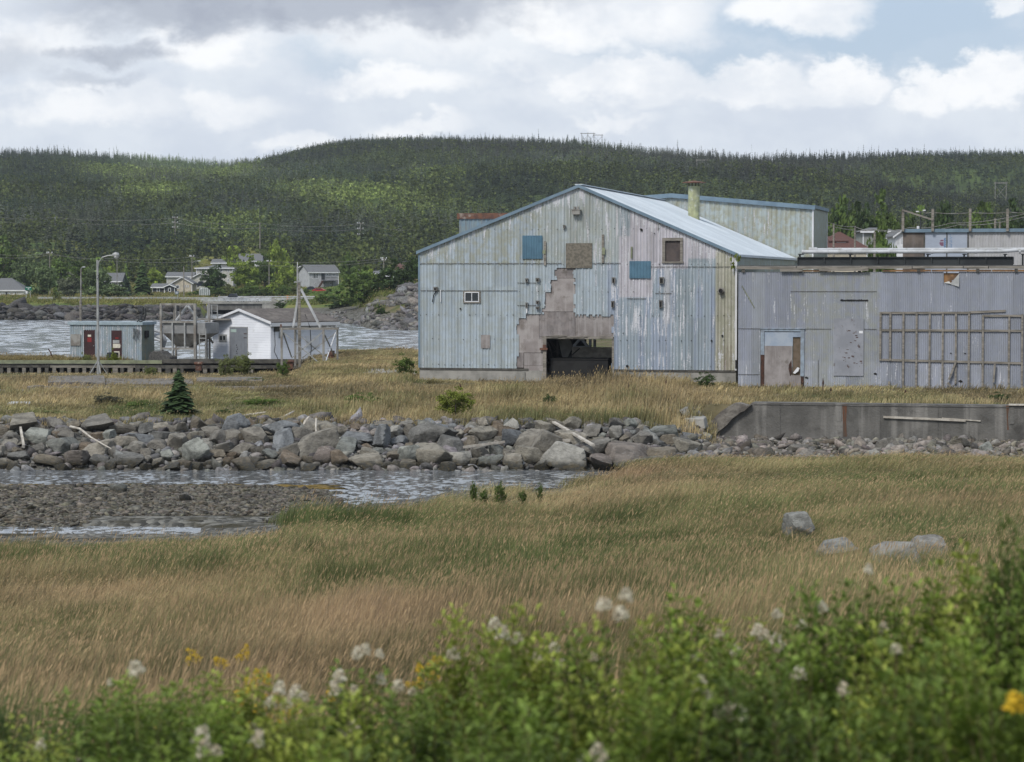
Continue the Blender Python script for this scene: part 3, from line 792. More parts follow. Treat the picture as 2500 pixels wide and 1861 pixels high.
# inside: dark steel tank, slatted bin wall, leaning white panel, trusses
tk = MB(); x0, x1 = px2x(1338), px2x(1480); tk.box(x0, x1, .55, 3.0, fl_z - .1, Z(879)); tk.box(x0 - .02, x1 + .02, .5, 3.05, Z(879) + .002, Z(879) + .05)
tag(tk.build('steel_tank', M['black'], None), 'low black steel tank standing inside the open doorway', 'tank')
tank = bpy.data.objects['steel_tank']; tank.matrix_world = Matrix.Translation(OA) @ Matrix.Rotation(-BA, 4, 'Z')
def place(o):
    o.matrix_world = Matrix.Translation(OA) @ Matrix.Rotation(-BA, 4, 'Z'); return o
sb = MB(); xa, za = fA(1396, 880, 3.5); xb, zb_ = fA(1496, 848, 3.5)
xb += .3
n_ = 9; hh = (zb_ - (fl_z - .2)) / n_
for i in range(n_):
    z = fl_z - .2 + i * hh
    sb.box(xa, xb, 3.5, 3.58, z, z + hh * .62)
    sb.box(xa, xb, 3.56, 3.6, z + hh * .62, z + hh)
for q in (xa + .02, (xa + xb) / 2, xb - .1): sb.box(q, q + .09, 3.6, 3.7, fl_z - .2, zb_)
tag(place(sb.build('slatted_bin', M['drift'])), 'slatted grey timber bin side behind the black tank in the doorway', 'bin')
lp = MB(); q = [fA(1363, 828, 3.2), fA(1392, 828, 3.2), fA(1397, 842, 3.2), fA(1396, 852, 3.2), fA(1384, 877, 3.2), fA(1374, 877, 3.2)]
lp.prism(q, 3.15, 3.2)
tag(place(lp.build('leaning_sheet', M['conc'])), 'pale sheet panel leaning inside the doorway beside the slatted bin', 'panel')
bm_ = MB()
def ib(a, b, y, w_=.09, yb=None):
    p = fA(*a, y); q = fA(*b, yb or y); bm_.beam((p[0], y, p[1]), (q[0], yb or y, q[1]), w_)
ib((1361, 826), (1361, 880), 2.8, .1); ib((1340, 828), (1362, 868), 2.6, .05); ib((1343, 828), (1374, 874), 2.7, .04); ib((1338, 835), (1350, 875), 2.5, .08); ib((1345, 862), (1368, 853), 2.4, .04)
ib((1386, 876), (1415, 851), 3.2, .06); ib((1395, 825), (1395, 850), 5, .12)
tag(place(bm_.build('fallen_timber', M['wood_dark'])), 'tangle of dark broken timbers inside the left of the doorway', 'timber')
tr_ = MB()
for (a, b, y) in (((1400, 846), (1420, 824), 12), ((1418, 824), (1436, 848), 12), ((1398, 848), (1440, 848), 12), ((1441, 822), (1441, 860), 14), ((1452, 822), (1452, 862), 15)):
    p = fA(*a, y); q = fA(*b, y); tr_ = MB(); tr_.beam((p[0], y, p[1]), (q[0], y, q[1]), .16); tr_.build('roof_brace', M['white_pipe'], plant)
# small window, boarded window
def window(parent, x0, x1, z0, z1, y, frame_m, nv=1, t=.05, name='window', depth=.05):
    f_ = MB(); f_.box(x0, x0 + t, y - depth, y, z0, z1); f_.box(x1 - t, x1, y - depth, y, z0, z1); f_.box(x0 + t, x1 - t, y - depth, y, z0, z0 + t); f_.box(x0 + t, x1 - t, y - depth, y, z1 - t, z1)
    for i in range(nv):
        xc = x0 + (x1 - x0) * (i + 1) / (nv + 1); f_.box(xc - t * .4, xc + t * .4, y - depth * .8, y - .003, z0 + t, z1 - t)
    w_ = f_.build(name, frame_m, parent)
    g_ = MB(); g_.box(x0 + t * .5, x1 - t * .5, y - .01, y + .002, z0 + t * .5, z1 - t * .5); g_.build('pane', M['glass'], w_)
    return w_
window(plant, px2x(1135), px2x(1170.5), Z(738), Z(713.5), -.06, M['white'], t=.05)
tr = MB(); a, b, c, d = px2x(1131.5), px2x(1174), Z(741), Z(711)
for q in ((a, b, d - .06, d), (a, b, c, c + .06), (a, a + .06, c + .062, d - .062), (b - .06, b, c + .062, d - .062)): tr.box(q[0], q[1], -.095, -.05, q[2], q[3])
tr.build('window_trim', M['wood'], plant)
bw = MB(); a, b, c, d = px2x(1617), px2x(1667), Z(643), Z(582)
for q in ((a, b, d - .16, d), (a - .02, b + .04, c, c + .1), (a, a + .17, c + .102, d - .162), (b - .15, b, c + .102, d - .162)): bw.box(q[0], q[1], -.12, -.03, q[2], q[3])
bwo = bw.build('boarded_window', M['wood'], plant)
bp = MB(); bp.box(a + .1, b - .1, .0, .03, c + .05, d - .1); bp.build('board', mat('brown_board', (.10, .082, .078), (.07, .06, .06), 3, .9), bwo)
# nailed-on boards, vents and fittings
def plank(px0, px1, py0, py1, m_='wood', th=.05, y=-.07):
    p_ = MB(); p_.box(px2x(px0), px2x(px1), y - th, y, Z(py1), Z(py0)); return p_.build('wall_board', M[m_], plant)
plank(1328.5, 1334, 589, 648); plank(1469.5, 1475, 573, 642, 'wood'); plank(1540.5, 1544.5, 603, 631, 'wood_green')
p_ = MB(); p_.box(px2x(1471), px2x(1478), -.16, -.122, Z(622), Z(605)); p_.box(px2x(1326), px2x(1333), -.16, -.122, Z(620), Z(611)); p_.build('wall_bracket', M['wood_green'], plant)
vb = MB(); vb.box(px2x(1399), px2x(1418), -.36, -.07, Z(524), Z(514)); vb.box(px2x(1397), px2x(1420), -.38, -.06, Z(514) + .002, Z(512)); vb.box(px2x(1402), px2x(1406), -.2, -.06, Z(511.6), Z(505)); vb.box(px2x(1410), px2x(1414), -.2, -.06, Z(511.6), Z(505))
vb.build('light_fixture', M['galv_dirty'], plant)
for px, py, w_, h_ in ((1287, 685, 6, 8), (1314, 684, 8, 8), (1287, 746, 5, 12), (1314, 739, 7, 7), (1314, 753, 8, 5), (1499, 685, 7, 13), (1497, 743, 7, 14), (1616, 685, 10, 14), (1614, 742, 8, 16), (1065, 706, 9, 8), (1378.5, 554, 5, 6)):
    a, b, c, d = px2x(px - w_ / 2), px2x(px + w_ / 2), Z(py + h_ / 2), Z(py - h_ / 2)
    q = MB(); q.box(a, b, -.2, -.072, c, d); q.box(a - .02, b + .02, -.24, -.072, d + .002, d + .03)
    vv = q.build('vent_box', M['galv_dirty'], plant)
    q = MB(); q.box(a + .03, b - .03, -.205, -.2005, c + .02, d - .05); q.build('vent_opening', M['black'], vv)
for px, py, r_ in ((1566, 562, .075), (1598, 571, .03), (1738, 830, .05), (1522, 813, .03), (1664, 831, .03), (1125, 755, .05), (1532, 893, .08), (1764, 818, .06)):
    x = px2x(px); z = Z(py); q = MB(); q.tube([(x, -.09, z), (x, -.06, z)], r_, 12); q.build('pipe_hole', M['black'], plant)
x = px2x(1761); z = Z(710); q = MB(); q.tube([(x, -.32, z), (x, -.06, z)], .14, 16); q.tube([(x, -.10, z), (x, -.06, z)], .2, 16); pf_ = q.build('pipe_stub', M['galv_dirty'], plant)
q = MB(); q.tube([(x, -.335, z), (x, -.322, z)], .12, 16); q.build('pipe_opening', M['black'], pf_)
cb = MB(); cb.tube([(px2x(1067), -.1, Z(710)), (px2x(1060), -.12, Z(722)), (px2x(1057), -.12, Z(738))], .03, 6); cb.build('cable', M['black'], plant)
cb = MB(); cb.tube([(px2x(1077), -.1, Z(708)), (px2x(1077), -.1, Z(738))], .03, 6); cb.tube([(px2x(1287), -.1, Z(752)), (px2x(1287), -.1, Z(765))], .05, 6); cb.build('white_conduit', M['white'], plant)
cb = MB(); cb.tube([(px2x(1625), -.12, Z(546)), (px2x(1607), -.12, Z(546)), (px2x(1607), -.12, Z(564))], .03, 6); cb.build('bent_pipe', M['galv_dirty'], plant)
cb = MB(); cb.box(px2x(1796), px2x(1800), -.14, -.04, Z(896), Z(876)); cb.build('cable', M['black'], plant)
# chimney pipe stack on the right slope
def on_slope(px, py):
    dz = (eR[1] - ridge[1]) / (MAINW - ridge[0])
    e1 = Vector((math.cos(BA), -math.sin(BA), 0)); e2 = Vector((math.sin(BA), math.cos(BA), 0))
    d = ray(px, py); C = Vector((0, 0, CAMZ)) - OA
    # z = ridge + dz*(x-ridge0)
    a = d.z - dz * d.dot(e1); b = ridge[1] + dz * (C.dot(e1) - ridge[0]) - C.z
    t = b / a; p = C + d * t
    return p.dot(e1), p.dot(e2), p.z
cx, cy, cz = on_slope(1694, 533)
topz = fA(1694, 455, cy)[1]
ch = MB(); hw = (fA(1708, 500, cy)[0] - fA(1680, 500, cy)[0]) / 2
ch.tube([(cx, cy, cz - .5), (cx, cy, topz)], hw, 20)
chim = ch.build('stack', M['lime'], None, smooth=False)
stack = empty('roof_stack', l2A(cx, cy, cz), -BA, 'mossy pale yellow vent stack with rusty cone cap on the metal roof', 'chimney')
for o_ in (chim,):
    o_.data.transform(Matrix.Translation((-cx, -cy, -cz))); o_.parent = stack
q = MB(); q.tube([(0, 0, topz - cz + .22), (0, 0, topz - cz + .26), (0, 0, topz - cz + .38)], [hw * 2.1, hw * 2.05, .05], 16)
q.build('cap', M['rust'], stack)
q = MB()
for k in range(4):
    t = k * math.pi / 2 + .5; q.beam((hw * .9 * math.cos(t), hw * .9 * math.sin(t), topz - cz - .3), (hw * .9 * math.cos(t), hw * .9 * math.sin(t), topz - cz + .24), .05)
q.build('cap_strap', M['rust_dark'], stack)
q = MB(); q.box(-hw * 1.4, hw * 1.9, -hw * 1.2, hw * 1.2, -.03, .0)
q.build('flashing', M['roof_metal'], stack).rotation_euler = (0, math.atan(-(eR[1] - ridge[1]) / (MAINW - ridge[0])), 0)
# rear block, higher than the shed, with a low gable
OB, fB, w2B, l2B = OA, fA, w2A, l2A
yb = MAINL + .15
blk = empty('rear_block', OA, -BA, 'tall pale green metal block with blue roof edge rising behind the shed roof', 'industrial building')
def fR(px, py): return fA(px, py, yb)
xl, xr = fR(1500, 500)[0], fR(1985, 500)[0]
pk = fR(1640, 476); zr_ = fR(1985, 505)[1]; zl_ = fR(1560, 482)[1]
nB = int((xr - xl) / .33)
offb = np.array([0, .1, .3, .4, .6, .8]) * (xr - xl) / nB
xsb = np.append((np.arange(nB)[:, None] * (xr - xl) / nB + offb[None]).ravel(), xr - xl) + xl
pfb = np.append(np.tile([0, -.035, -.035, 0, 0, 0], nB), 0)
def topB(X):
    return np.where(X < pk[0], pk[1] + (zl_ - pk[1]) * (pk[0] - X) / (pk[0] - fR(1560, 480)[0]), pk[1] + (zr_ - pk[1]) * (X - pk[0]) / (xr - pk[0]))
sheet_grid('front_wall', xsb, pfb, np.linspace(1, pk[1] + .1, 60), M['clad'], blk, lambda a, b: np.ones(len(a), bool),
           lambda x, z: np.stack([.37 + 0 * x, .425 + 0 * x, .435 + 0 * x], 1) * (.88 + .24 * stripr[np.clip(((x - xl) / .66).astype(int), 0, NST), 2])[:, None],
           lambda x, z: np.stack([.2 + 0 * x, .85 + 0 * x, .1 + 0 * x], 1), yb, clip=lambda X: topB(X))
dB = 9.0
side_wall('side_wall', xr, yb, yb + dB, 1, lambda y: zr_ - .02 * 0, blk, (.33, .37, .35))
q = MB()
for (x0, x1) in ((xl, pk[0]), (pk[0], xr + .12)):
    z0, z1 = float(topB(np.array(x0))), float(topB(np.array(x1)))
    q.hexa([(x0, yb - .12, z0 - .0), (x1, yb - .12, z1), (x1, yb + dB, z1), (x0, yb + dB, z0), (x0, yb - .12, z0 + .07), (x1, yb - .12, z1 + .07), (x1, yb + dB, z1 + .07), (x0, yb + dB, z0 + .07)])
rfb = q.build('roof', M['roof_metal'], blk)
q = MB()
for (x0, x1) in ((xl, pk[0]), (pk[0], xr + .15)):
    z0, z1 = float(topB(np.array(x0))), float(topB(np.array(x1)))
    q.hexa([(x0, yb - .2, z0 - .2), (x1, yb - .2, z1 - .2), (x1, yb - .122, z1 - .2), (x0, yb - .122, z0 - .2), (x0, yb - .2, z0 + .1), (x1, yb - .2, z1 + .1), (x1, yb - .122, z1 + .1), (x0, yb - .122, z0 + .1)])
q.box(xr + .08, xr + .15, yb - .12, yb + dB, zr_ - .12, zr_ + .12)
q.build('roof_flashing', M['blue_trim'], rfb)
q = MB(); q.box(xr - .05, xr + .05, yb - .06, yb, 1, zr_ - .2); q.box(xr + .0, xr + .07, yb + dB - .1, yb + dB, 1, zr_ - .1); q.build('corner_trim', M['white'], blk)
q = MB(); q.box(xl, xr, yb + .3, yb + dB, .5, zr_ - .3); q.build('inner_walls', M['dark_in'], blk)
# rusty-edged dormer box on the left slope
yd = 16.0
a, b = fA(1121, 530, yd)[0], fA(1268, 530, yd)[0]; zt_ = fA(1121, 521, yd)[1]; zm_ = fA(1121, 535, yd)[1]; zb_ = float(gable(a)) - .4
n_ = 14; xq = np.append((a + np.arange(n_)[:, None] * (b - a) / n_ + np.array([0, .12, .4, .52, .8])[None] * (b - a) / n_).ravel(), b)
dorm = empty('roof_penthouse', OA, -BA, 'small blue corrugated penthouse with rust red top edge on the left roof slope', 'penthouse')
sheet_grid('wall', xq, np.append(np.tile([0, -.04, -.04, 0, 0], n_), 0), np.linspace(zb_, zm_ + .02, 8), M['clad'], dorm, lambda a_, b_: np.ones(len(a_), bool),
           lambda x, z: np.tile(np.array([.16, .24, .31]), (len(x), 1)), lambda x, z: np.tile(np.array([.1, .3, .3]), (len(x), 1)), yd)
q = MB(); q.box(a, b, yd + .05, yd + 4, zb_, zm_); q.build('core', M['blue_trim'], dorm)
q = MB(); q.box(a - .12, b + .1, yd - .12, yd + 4.1, zm_, zt_); q.build('parapet', M['rust'], dorm)

# ------------------------------------------------------------------ right-hand corrugated building
OC, fC, w2C, l2C = local_frame(1802, 950, 135.2)
rb = empty('corrugated_building', OC, -BA, 'low grey corrugated metal building with broken door, timber grid and rotten roof edge', 'industrial building')
WC = fC(2560, 900)[0] + 3
def cx_(px, py=800): return fC(px, py)[0]
def cz_(py, px=2100): return fC(px, py)[1]
ztop = cz_(664)
pitch = .1
npt = int(WC / pitch) * 6
xc = np.linspace(0, WC, npt + 1); pc = -.017 * np.sin(xc / pitch * 2 * math.pi)
def keepC(x, z):
    d = (x > cx_(1862)) & (x < cx_(1962)) & (z < cz_(812))
    h = (x > cx_(2303)) & (x < cx_(2340)) & (z < cz_(667)) & (z > cz_(690) + (x - cx_(2303)) * .35 - .1)
    nb = (z < .02 + .10 * hnoise(x * 3, x * 0, 1.0, 4))
    return ~d & ~h & ~nb
def tintC(x, z):
    si = (x / .75).astype(int); r = np.random.default_rng(9).random(60)[np.clip(si, 0, 59)]; r2 = np.random.default_rng(19).random(60)[np.clip(si, 0, 59)]
    b = np.stack([.265 + 0 * x, .285 + 0 * x, .345 + 0 * x], 1)
    lowm = z < cz_(803)
    gr = (x < cx_(2140)) & (r2 > .45)
    b[gr] = b[gr] * .75 + np.array([.27, .285, .27]) * .25
    lt = (z < cz_(885)) & (r > .35)
    b[lt] = b[lt] * .6 + np.array([.36, .38, .44]) * .4
    return b * (.9 + .2 * np.where(lowm, r, r2))[:, None]
def wearC(x, z):
    ppx = 1802 + x * 43.5
    peel = np.where((ppx > 1880) & (ppx < 2120) & (z < cz_(715)) & (z > cz_(815)), .26, .14)
    peel = np.where(z < cz_(880), .24, peel)
    alg = np.where((ppx > 1930) & (ppx < 2145), .42, .12)
    return np.stack([peel, alg, .0 * x + np.where(z < .3, .25, 0)], 1)
sheet_grid('wall_cladding', xc, pc, np.linspace(0, ztop, 44), M['clad2'], rb, keepC, tintC, wearC, -.02)
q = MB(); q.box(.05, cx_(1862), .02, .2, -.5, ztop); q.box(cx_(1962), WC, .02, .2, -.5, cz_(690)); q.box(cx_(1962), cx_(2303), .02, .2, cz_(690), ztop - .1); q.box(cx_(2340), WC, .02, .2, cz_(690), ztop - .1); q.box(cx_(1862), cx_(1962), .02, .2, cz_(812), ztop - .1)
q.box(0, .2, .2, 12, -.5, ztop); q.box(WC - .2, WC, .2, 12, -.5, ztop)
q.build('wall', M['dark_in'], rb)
q = MB(); q.box(.05, cx_(1855), -.01, .015, -.6, .06); q.box(cx_(1965), WC, -.03, .015, -.6, .06); q.build('plinth', M['conc_dark'], rb)
q = MB()
for py, a, b in ((712, 1930, 2140), (804, 1803, 1860), (804, 1965, 2030), (804, 2110, 2140), (917, 1803, 1856)):
    q.box(cx_(a), cx_(b), -.052, -.045, cz_(py) - .012, cz_(py) + .012)
q.box(cx_(1998), cx_(1999), -.052, -.045, cz_(945), cz_(880)); q.build('sheet_laps', M['net'], rb)
# flat roof and rotten fascia timbers
q = MB(); q.box(-.1, WC, -.05, 12, ztop + .22, ztop + .36); roofC = q.build('roof', M['asphalt'], rb)
q = MB(); rr = random.Random(8); x = 0
while x < WC:
    l = rr.uniform(2.2, 4.5); x1 = min(WC, x + l)
    if rr.random() < .92: q.box(x, x1 - .04, -.10, -.055, ztop + .015, ztop + .13 + rr.uniform(-.03, .02))
    x = x1
q.build('fascia_board', M['wood_fresh'], roofC)
q = MB(); x = -.1
while x < WC:
    l = rr.uniform(1.2, 3.6); x1 = min(WC, x + l); dz = rr.uniform(-.04, .03)
    q.hexa([(x, -.18, ztop + .17 + dz), (x1 - .05, -.16, ztop + .17 + rr.uniform(-.05, .03)), (x1 - .05, -.06, ztop + .17), (x, -.06, ztop + .17), (x, -.18, ztop + .30), (x1 - .05, -.16, ztop + .30 + rr.uniform(-.04, .03)), (x1 - .05, -.06, ztop + .31), (x, -.06, ztop + .31)])
    x = x1
q.box(cx_(2000), cx_(2120), -.24, -.185, ztop + .05, ztop + .27); q.box(cx_(1905), cx_(1960), -.22, -.186, ztop + .02, ztop + .2)
q.build('roof_edge_timber', M['wood'], roofC)
q = MB()
for px in (1815, 1955, 2098, 2242, 2386, 2480): q.box(cx_(px) - .09, cx_(px) + .09, -.13, -.1005, ztop - .02, ztop + .16)
q.build('rafter_end', M['wood_dark'], roofC)
# dangling torn flap at the hole
q = MB(); a, b = cx_(2318), cx_(2341); q.face([(a, -.03, cz_(694)), (b, -.14, cz_(700)), (b, -.05, cz_(668))]); q.face([(cx_(2303), -.05, cz_(691)), (cx_(2322), -.12, cz_(693)), (cx_(2316), -.05, cz_(687))]); q.build('torn_flap', M['galv'], rb)
q = MB(); q.box(cx_(2303), cx_(2341), .05, .3, cz_(692), cz_(667)); q.build('hole_timber', M['wood_fresh'], rb)
# door
q = MB(); a, b, zt_ = cx_(1858), cx_(1964), cz_(810)
q.box(a, cx_(1866.5), -.09, .03, cz_(868), zt_); q.box(cx_(1955), b, -.09, .03, cz_(920), zt_); q.box(a, b, -.09, .03, zt_ + .002, cz_(804.5)); q.box(a - .05, b + .05, -.13, .03, cz_(804.5) + .002, cz_(803))
q.build('door_frame', M['clad2'] if 0 else mat('worn_blue_frame', (.27, .33, .40), (.20, .23, .27), 3, .7, stain=(2.5, (.12, .06, .04), .58, .7, .8)), rb)
q = MB(); q.box(a, cx_(1866.5), -.088, .02, -.55, cz_(868) - .002); q.box(cx_(1957), cx_(1963), -.088, .02, -.4, cz_(920) - .01); q.build('rusted_post', M['rust_dark'], rb)
q = MB(); q.box(cx_(1867), cx_(1936), -.04, .0, cz_(846), zt_ - .03); dp = q.build('door_panel', mat('faded_blue_door', (.27, .325, .41), (.33, .375, .44), 2, .6), rb)
q = MB(); q.box(cx_(1866.8), cx_(1935), -.06, .01, -.45, cz_(846) - .004); q.box(cx_(1935), cx_(1956), -.055, .012, -.45, cz_(918)); q.build('door_board', M['ply'], rb)
q = MB(); q.box(cx_(1936), cx_(1957), .03, .08, cz_(918), cz_(824)); q.build('exposed_timber', mat('tan_timber', (.15, .115, .085), (.11, .085, .06), 3, .9), rb)
q = MB(); q.box(cx_(1936), cx_(1957), -.04, .0, cz_(824), zt_ - .03); q.build('door_panel', mat('faded_blue_door_top', (.27, .325, .41), None, 2, .6), rb)
q = MB(); p = [(cx_(1937), cz_(912)), (cx_(1948), cz_(898)), (cx_(1953), cz_(900)), (cx_(1950), cz_(908)), (cx_(1942), cz_(914))]; q.prism(p, -.12, -.06); q.build('torn_insulation', M['white'], rb)
q = MB(); p = [(cx_(1927), cz_(892)), (cx_(1933), cz_(880)), (cx_(1935), cz_(915)), (cx_(1930), cz_(920)), (cx_(1926), cz_(902))]; q.prism(p, -.066, -.0605); q.build('rot_hole', M['rust_dark'], rb)
# grey plywood patch with rust spots, small notice
q = MB(); q.box(cx_(2036), cx_(2109), -.075, -.045, cz_(918), cz_(778)); pt = q.build('patch_panel', mat('grey_patch_board', (.27, .28, .315), (.22, .23, .26), 1.5, .7, stain=(3.2, (.10, .075, .07), .60, .68, .8), streak=(3, (.28, .3, .34), .3)), rb)
q = MB(); q.box(cx_(2098), cx_(2107), -.08, -.0755, cz_(814), cz_(808)); q.build('notice', M['white'], pt)
q = MB(); rr = random.Random(3)
for i in range(26):
    px, py = rr.uniform(2060, 2106), rr.uniform(805, 895); s_ = rr.uniform(.02, .07); q.box(cx_(px) - s_, cx_(px) + s_, -.0785, -.0755, cz_(py) - s_ * .4, cz_(py) + s_ * .4)
q.build('rust_spots', M['rust_dark'], pt)
# line of black fixing marks where a sign hung
q = MB()
for i in range(34):
    x = cx_(2053 + i * 1.98); s_ = rr.uniform(.02, .04)
    q.box(x - s_, x + s_, -.055, -.042, cz_(733) - s_ - .02, cz_(733) + s_ * rr.uniform(.4, 1.4))
q.build('sign_fixings', M['black'], rb)
q = MB()
for i in range(15):
    px = 1812 + i * 2.1; q.box(cx_(px) - .02, cx_(px) + .02, -.05, -.042, cz_(700 + i * 3.7) - .05, cz_(700 + i * 3.7) + .05)
q.build('diagonal_fixings', M['wood_green'], rb)
# timber stud grid
g = MB(); yg = -.05
def stud(px, py0, py1, w=.11, th=.09): g.box(cx_(px) - w / 2, cx_(px) + w / 2, yg - th, yg, cz_(py1), cz_(py0))
studs = [(2150, 762, 880), (2174, 762, 880), (2206, 762, 950), (2238, 762, 955), (2270, 763, 962), (2302, 763, 958), (2334, 763, 935), (2366, 763, 953), (2400, 768, 957), (2464, 770, 957), (2496, 766, 970), (2148, 945, 962), (2172, 930, 965)]
for s_ in studs: stud(*s_)
def rail(px0, px1, py0, py1, th=.12): 
    g.hexa([(cx_(px0), yg - .055, cz_(py0) - th / 2), (cx_(px1), yg - .055, cz_(py1) - th / 2), (cx_(px1), yg - .005, cz_(py1) - th / 2), (cx_(px0), yg - .005, cz_(py0) - th / 2),
            (cx_(px0), yg - .055, cz_(py0) + th / 2), (cx_(px1), yg - .055, cz_(py1) + th / 2), (cx_(px1), yg - .005, cz_(py1) + th / 2), (cx_(px0), yg - .005, cz_(py0) + th / 2)])
yg = -.042
g2 = MB()
for a, b, c, d in ((2148, 2370, 764, 763), (2366, 2455, 762, 758), (2400, 2498, 770, 770), (2150, 2498, 806, 806), (2148, 2498, 878, 884), (2148, 2498, 956, 957)): rail(a, b, c, d)
grid = g.build('stud_grid', M['wood'], rb)
for a_, b_ in (((2335, 880), (2318, 925)), ((2315, 932), (2335, 957)), ((2430, 886), (2427, 930))):
    q = MB(); q.beam((cx_(a_[0]), -.2, cz_(a_[1])), (cx_(b_[0]), -.2, cz_(b_[1])), .1); q.build('broken_stud', M['wood'], rb)
q = MB(); q.prism([(cx_(2120), cz_(945)), (cx_(2128), cz_(940)), (cx_(2143), cz_(950)), (cx_(2143), cz_(962)), (cx_(2132), cz_(964))], -.12, -.06); q.build('rusty_scrap', M['rust'], rb)
q = MB()
for px, py, w_ in ((2138, 912, 5), (2050, 945, 6), (2322, 861, 3), (2357, 861, 3), (2346, 928, 6), (2421, 950, 6), (1970, 923, 5)):
    q.prism([(cx_(px - w_), cz_(py)), (cx_(px), cz_(py - w_ * .5)), (cx_(px + w_), cz_(py + 1)), (cx_(px + 1), cz_(py + w_ * .7))], -.05, -.042)
q.build('tear_holes', M['black'], rb)
# dark beam and insulated pipes on its roof
def roofobj(name, m_, build, label, cat, group=None):
    q = MB(); build(q); o = q.build(name, m_); o.matrix_world = Matrix.Translation(OC) @ Matrix.Rotation(-BA, 4, 'Z'); tag(o, label, cat, group); return o
yr = 1.6
def fr(px, py): return fC(px, py, yr)
a, b = fr(1948, 640)[0], fr(2474, 640)[0]
def bmk(q):
    q.box(a, b, yr, yr + .08, ztop + .37, fr(2100, 629)[1]); q.box(a, b, yr - .12, yr + .2, fr(2100, 629)[1] + .002, fr(2100, 629)[1] + .04); q.box(a, b, yr - .15, yr - .001, ztop + .362, ztop + .42)
    for k in range(9): q.box(a + (b - a) * k / 8 - .03, a + (b - a) * k / 8 + .03, yr - .1, yr - .001, ztop + .42, fr(2100, 629)[1])
roofobj('steel_girder', M['steel_dark'], bmk, 'long dark steel girder lying along the corrugated building roof', 'girder')
yr = 2.4
def pmk(q):
    z = fr(2100, 615)[1]; pts = [(fr(1958, 617)[0], yr, z), (fr(2100, 616)[0], yr, z), (fr(2440, 616)[0], yr, z), (fr(2600, 604)[0], yr, z + .25)]
    q.tube(pts, .105, 10)
    for k in range(7): x = pts[0][0] + k * 2.4; q.tube([(x, yr, z), (x + .12, yr, z)], .125, 10)
roofobj('insulated_pipe', M['white_pipe'], pmk, 'nearer white jacketed pipe running above the dark roof girder', 'pipe', 'roof pipes')
yr = 3.3
def pmk(q):
    z = fr(2100, 610)[1]; q.tube([(fr(1984, 611)[0], yr, z), (fr(2480, 611)[0], yr, z), (WC, yr, z)], .10, 10); q.tube([(fr(1975, 613)[0], yr, z), (fr(1995, 612)[0], yr, z)], .15, 10)
roofobj('insulated_pipe', M['white_pipe'], pmk, 'farther smooth white pipe just above the mossy one on the roof', 'pipe', 'roof pipes')
for i, px in enumerate((1958, 2080, 2268, 2356, 2455, 2498)):
    def smk(q):
        x = fr(px, 640)[0]; q.box(x - .05, x + .05, 2.2, 2.3, ztop + .36, fC(px, 620, 2.3)[1]); q.box(x - .09, x + .09, 2.15, 3.5, fC(px, 620, 2.3)[1] - .05, fC(px, 620, 2.3)[1])
    roofobj('pipe_support', M['steel_dark'], smk, ['leftmost steel support under the white roof pipes', 'pipe support second from the left on the roof', 'pipe support near the middle of the roof pipes', 'pipe support just right of the middle of the roof pipes', 'pipe support second from the right on the roof', 'rightmost steel support under the white roof pipes'][i], 'pipe support', 'supports under the roof pipes')
# green weed sprouting at the corner between both buildings is added with the plants
# ------------------------------------------------------------------ rocks
def hit(px, py, y0=20.0, y1=700.0, step=.25):
    d = ray(px, py)
    Ys = np.arange(y0, y1, step)
    X = d.x / d.y * Ys; Zr = CAMZ + d.z / d.y * Ys
    g = ground_z(X, Ys)
    i = np.argmax(Zr <= g)
    if not (Zr <= g).any(): i = len(Ys) - 1
    return Vector((X[i], Ys[i], g[i]))
def ico(sub):
    bm = bmesh.new(); bmesh.ops.create_icosphere(bm, subdivisions=sub, radius=1)
    bm.verts.ensure_lookup_table()
    V = np.array([v.co[:] for v in bm.verts]); Fc = np.array([[v.index for v in f.verts] for f in bm.faces]); bm.free()
    return V, Fc
ICO = {k: ico(k) for k in (1, 2, 3, 4)}
def n3(P, s, seed):
    return (hnoise(P[:, 0] + 31 * P[:, 2], P[:, 1] * 1.1 + 7 * P[:, 2], s, seed) + hnoise(P[:, 1] + 13, P[:, 2] * 1.3 - 17 * P[:, 0] * .3, s, seed + 1) + hnoise(P[:, 2] + 5, P[:, 0], s, seed + 2)) / 3 - .5
def rock_geo(seed, sub=4, cuts=10, rough=.028):
    r = np.random.default_rng(seed)
    V, Fc = ICO[sub]
    nrm = r.normal(size=(cuts, 3)); nrm /= np.linalg.norm(nrm, axis=1)[:, None]
    nrm = np.concatenate([nrm, [[0, 0, 1], [0, 0, -1], [1, .1, .2], [-1, -.2, .1]]]); nrm /= np.linalg.norm(nrm, axis=1)[:, None]
    h = r.uniform(.55, .95, len(nrm))
    dt = V @ nrm.T
    q = np.where(dt > .05, h[None] / np.maximum(dt, .05), 9.0)
    k = 55.0
    rr_ = -np.log(np.exp(-k * q).sum(1)) / k
    P = V * rr_[:, None]
    if rough:
        P = P * (1 + n3(P * 10, 5.0, seed) [:, None] * rough * 2.2 + n3(P * 10, 1.7, seed + 5)[:, None] * rough)
    return P, Fc
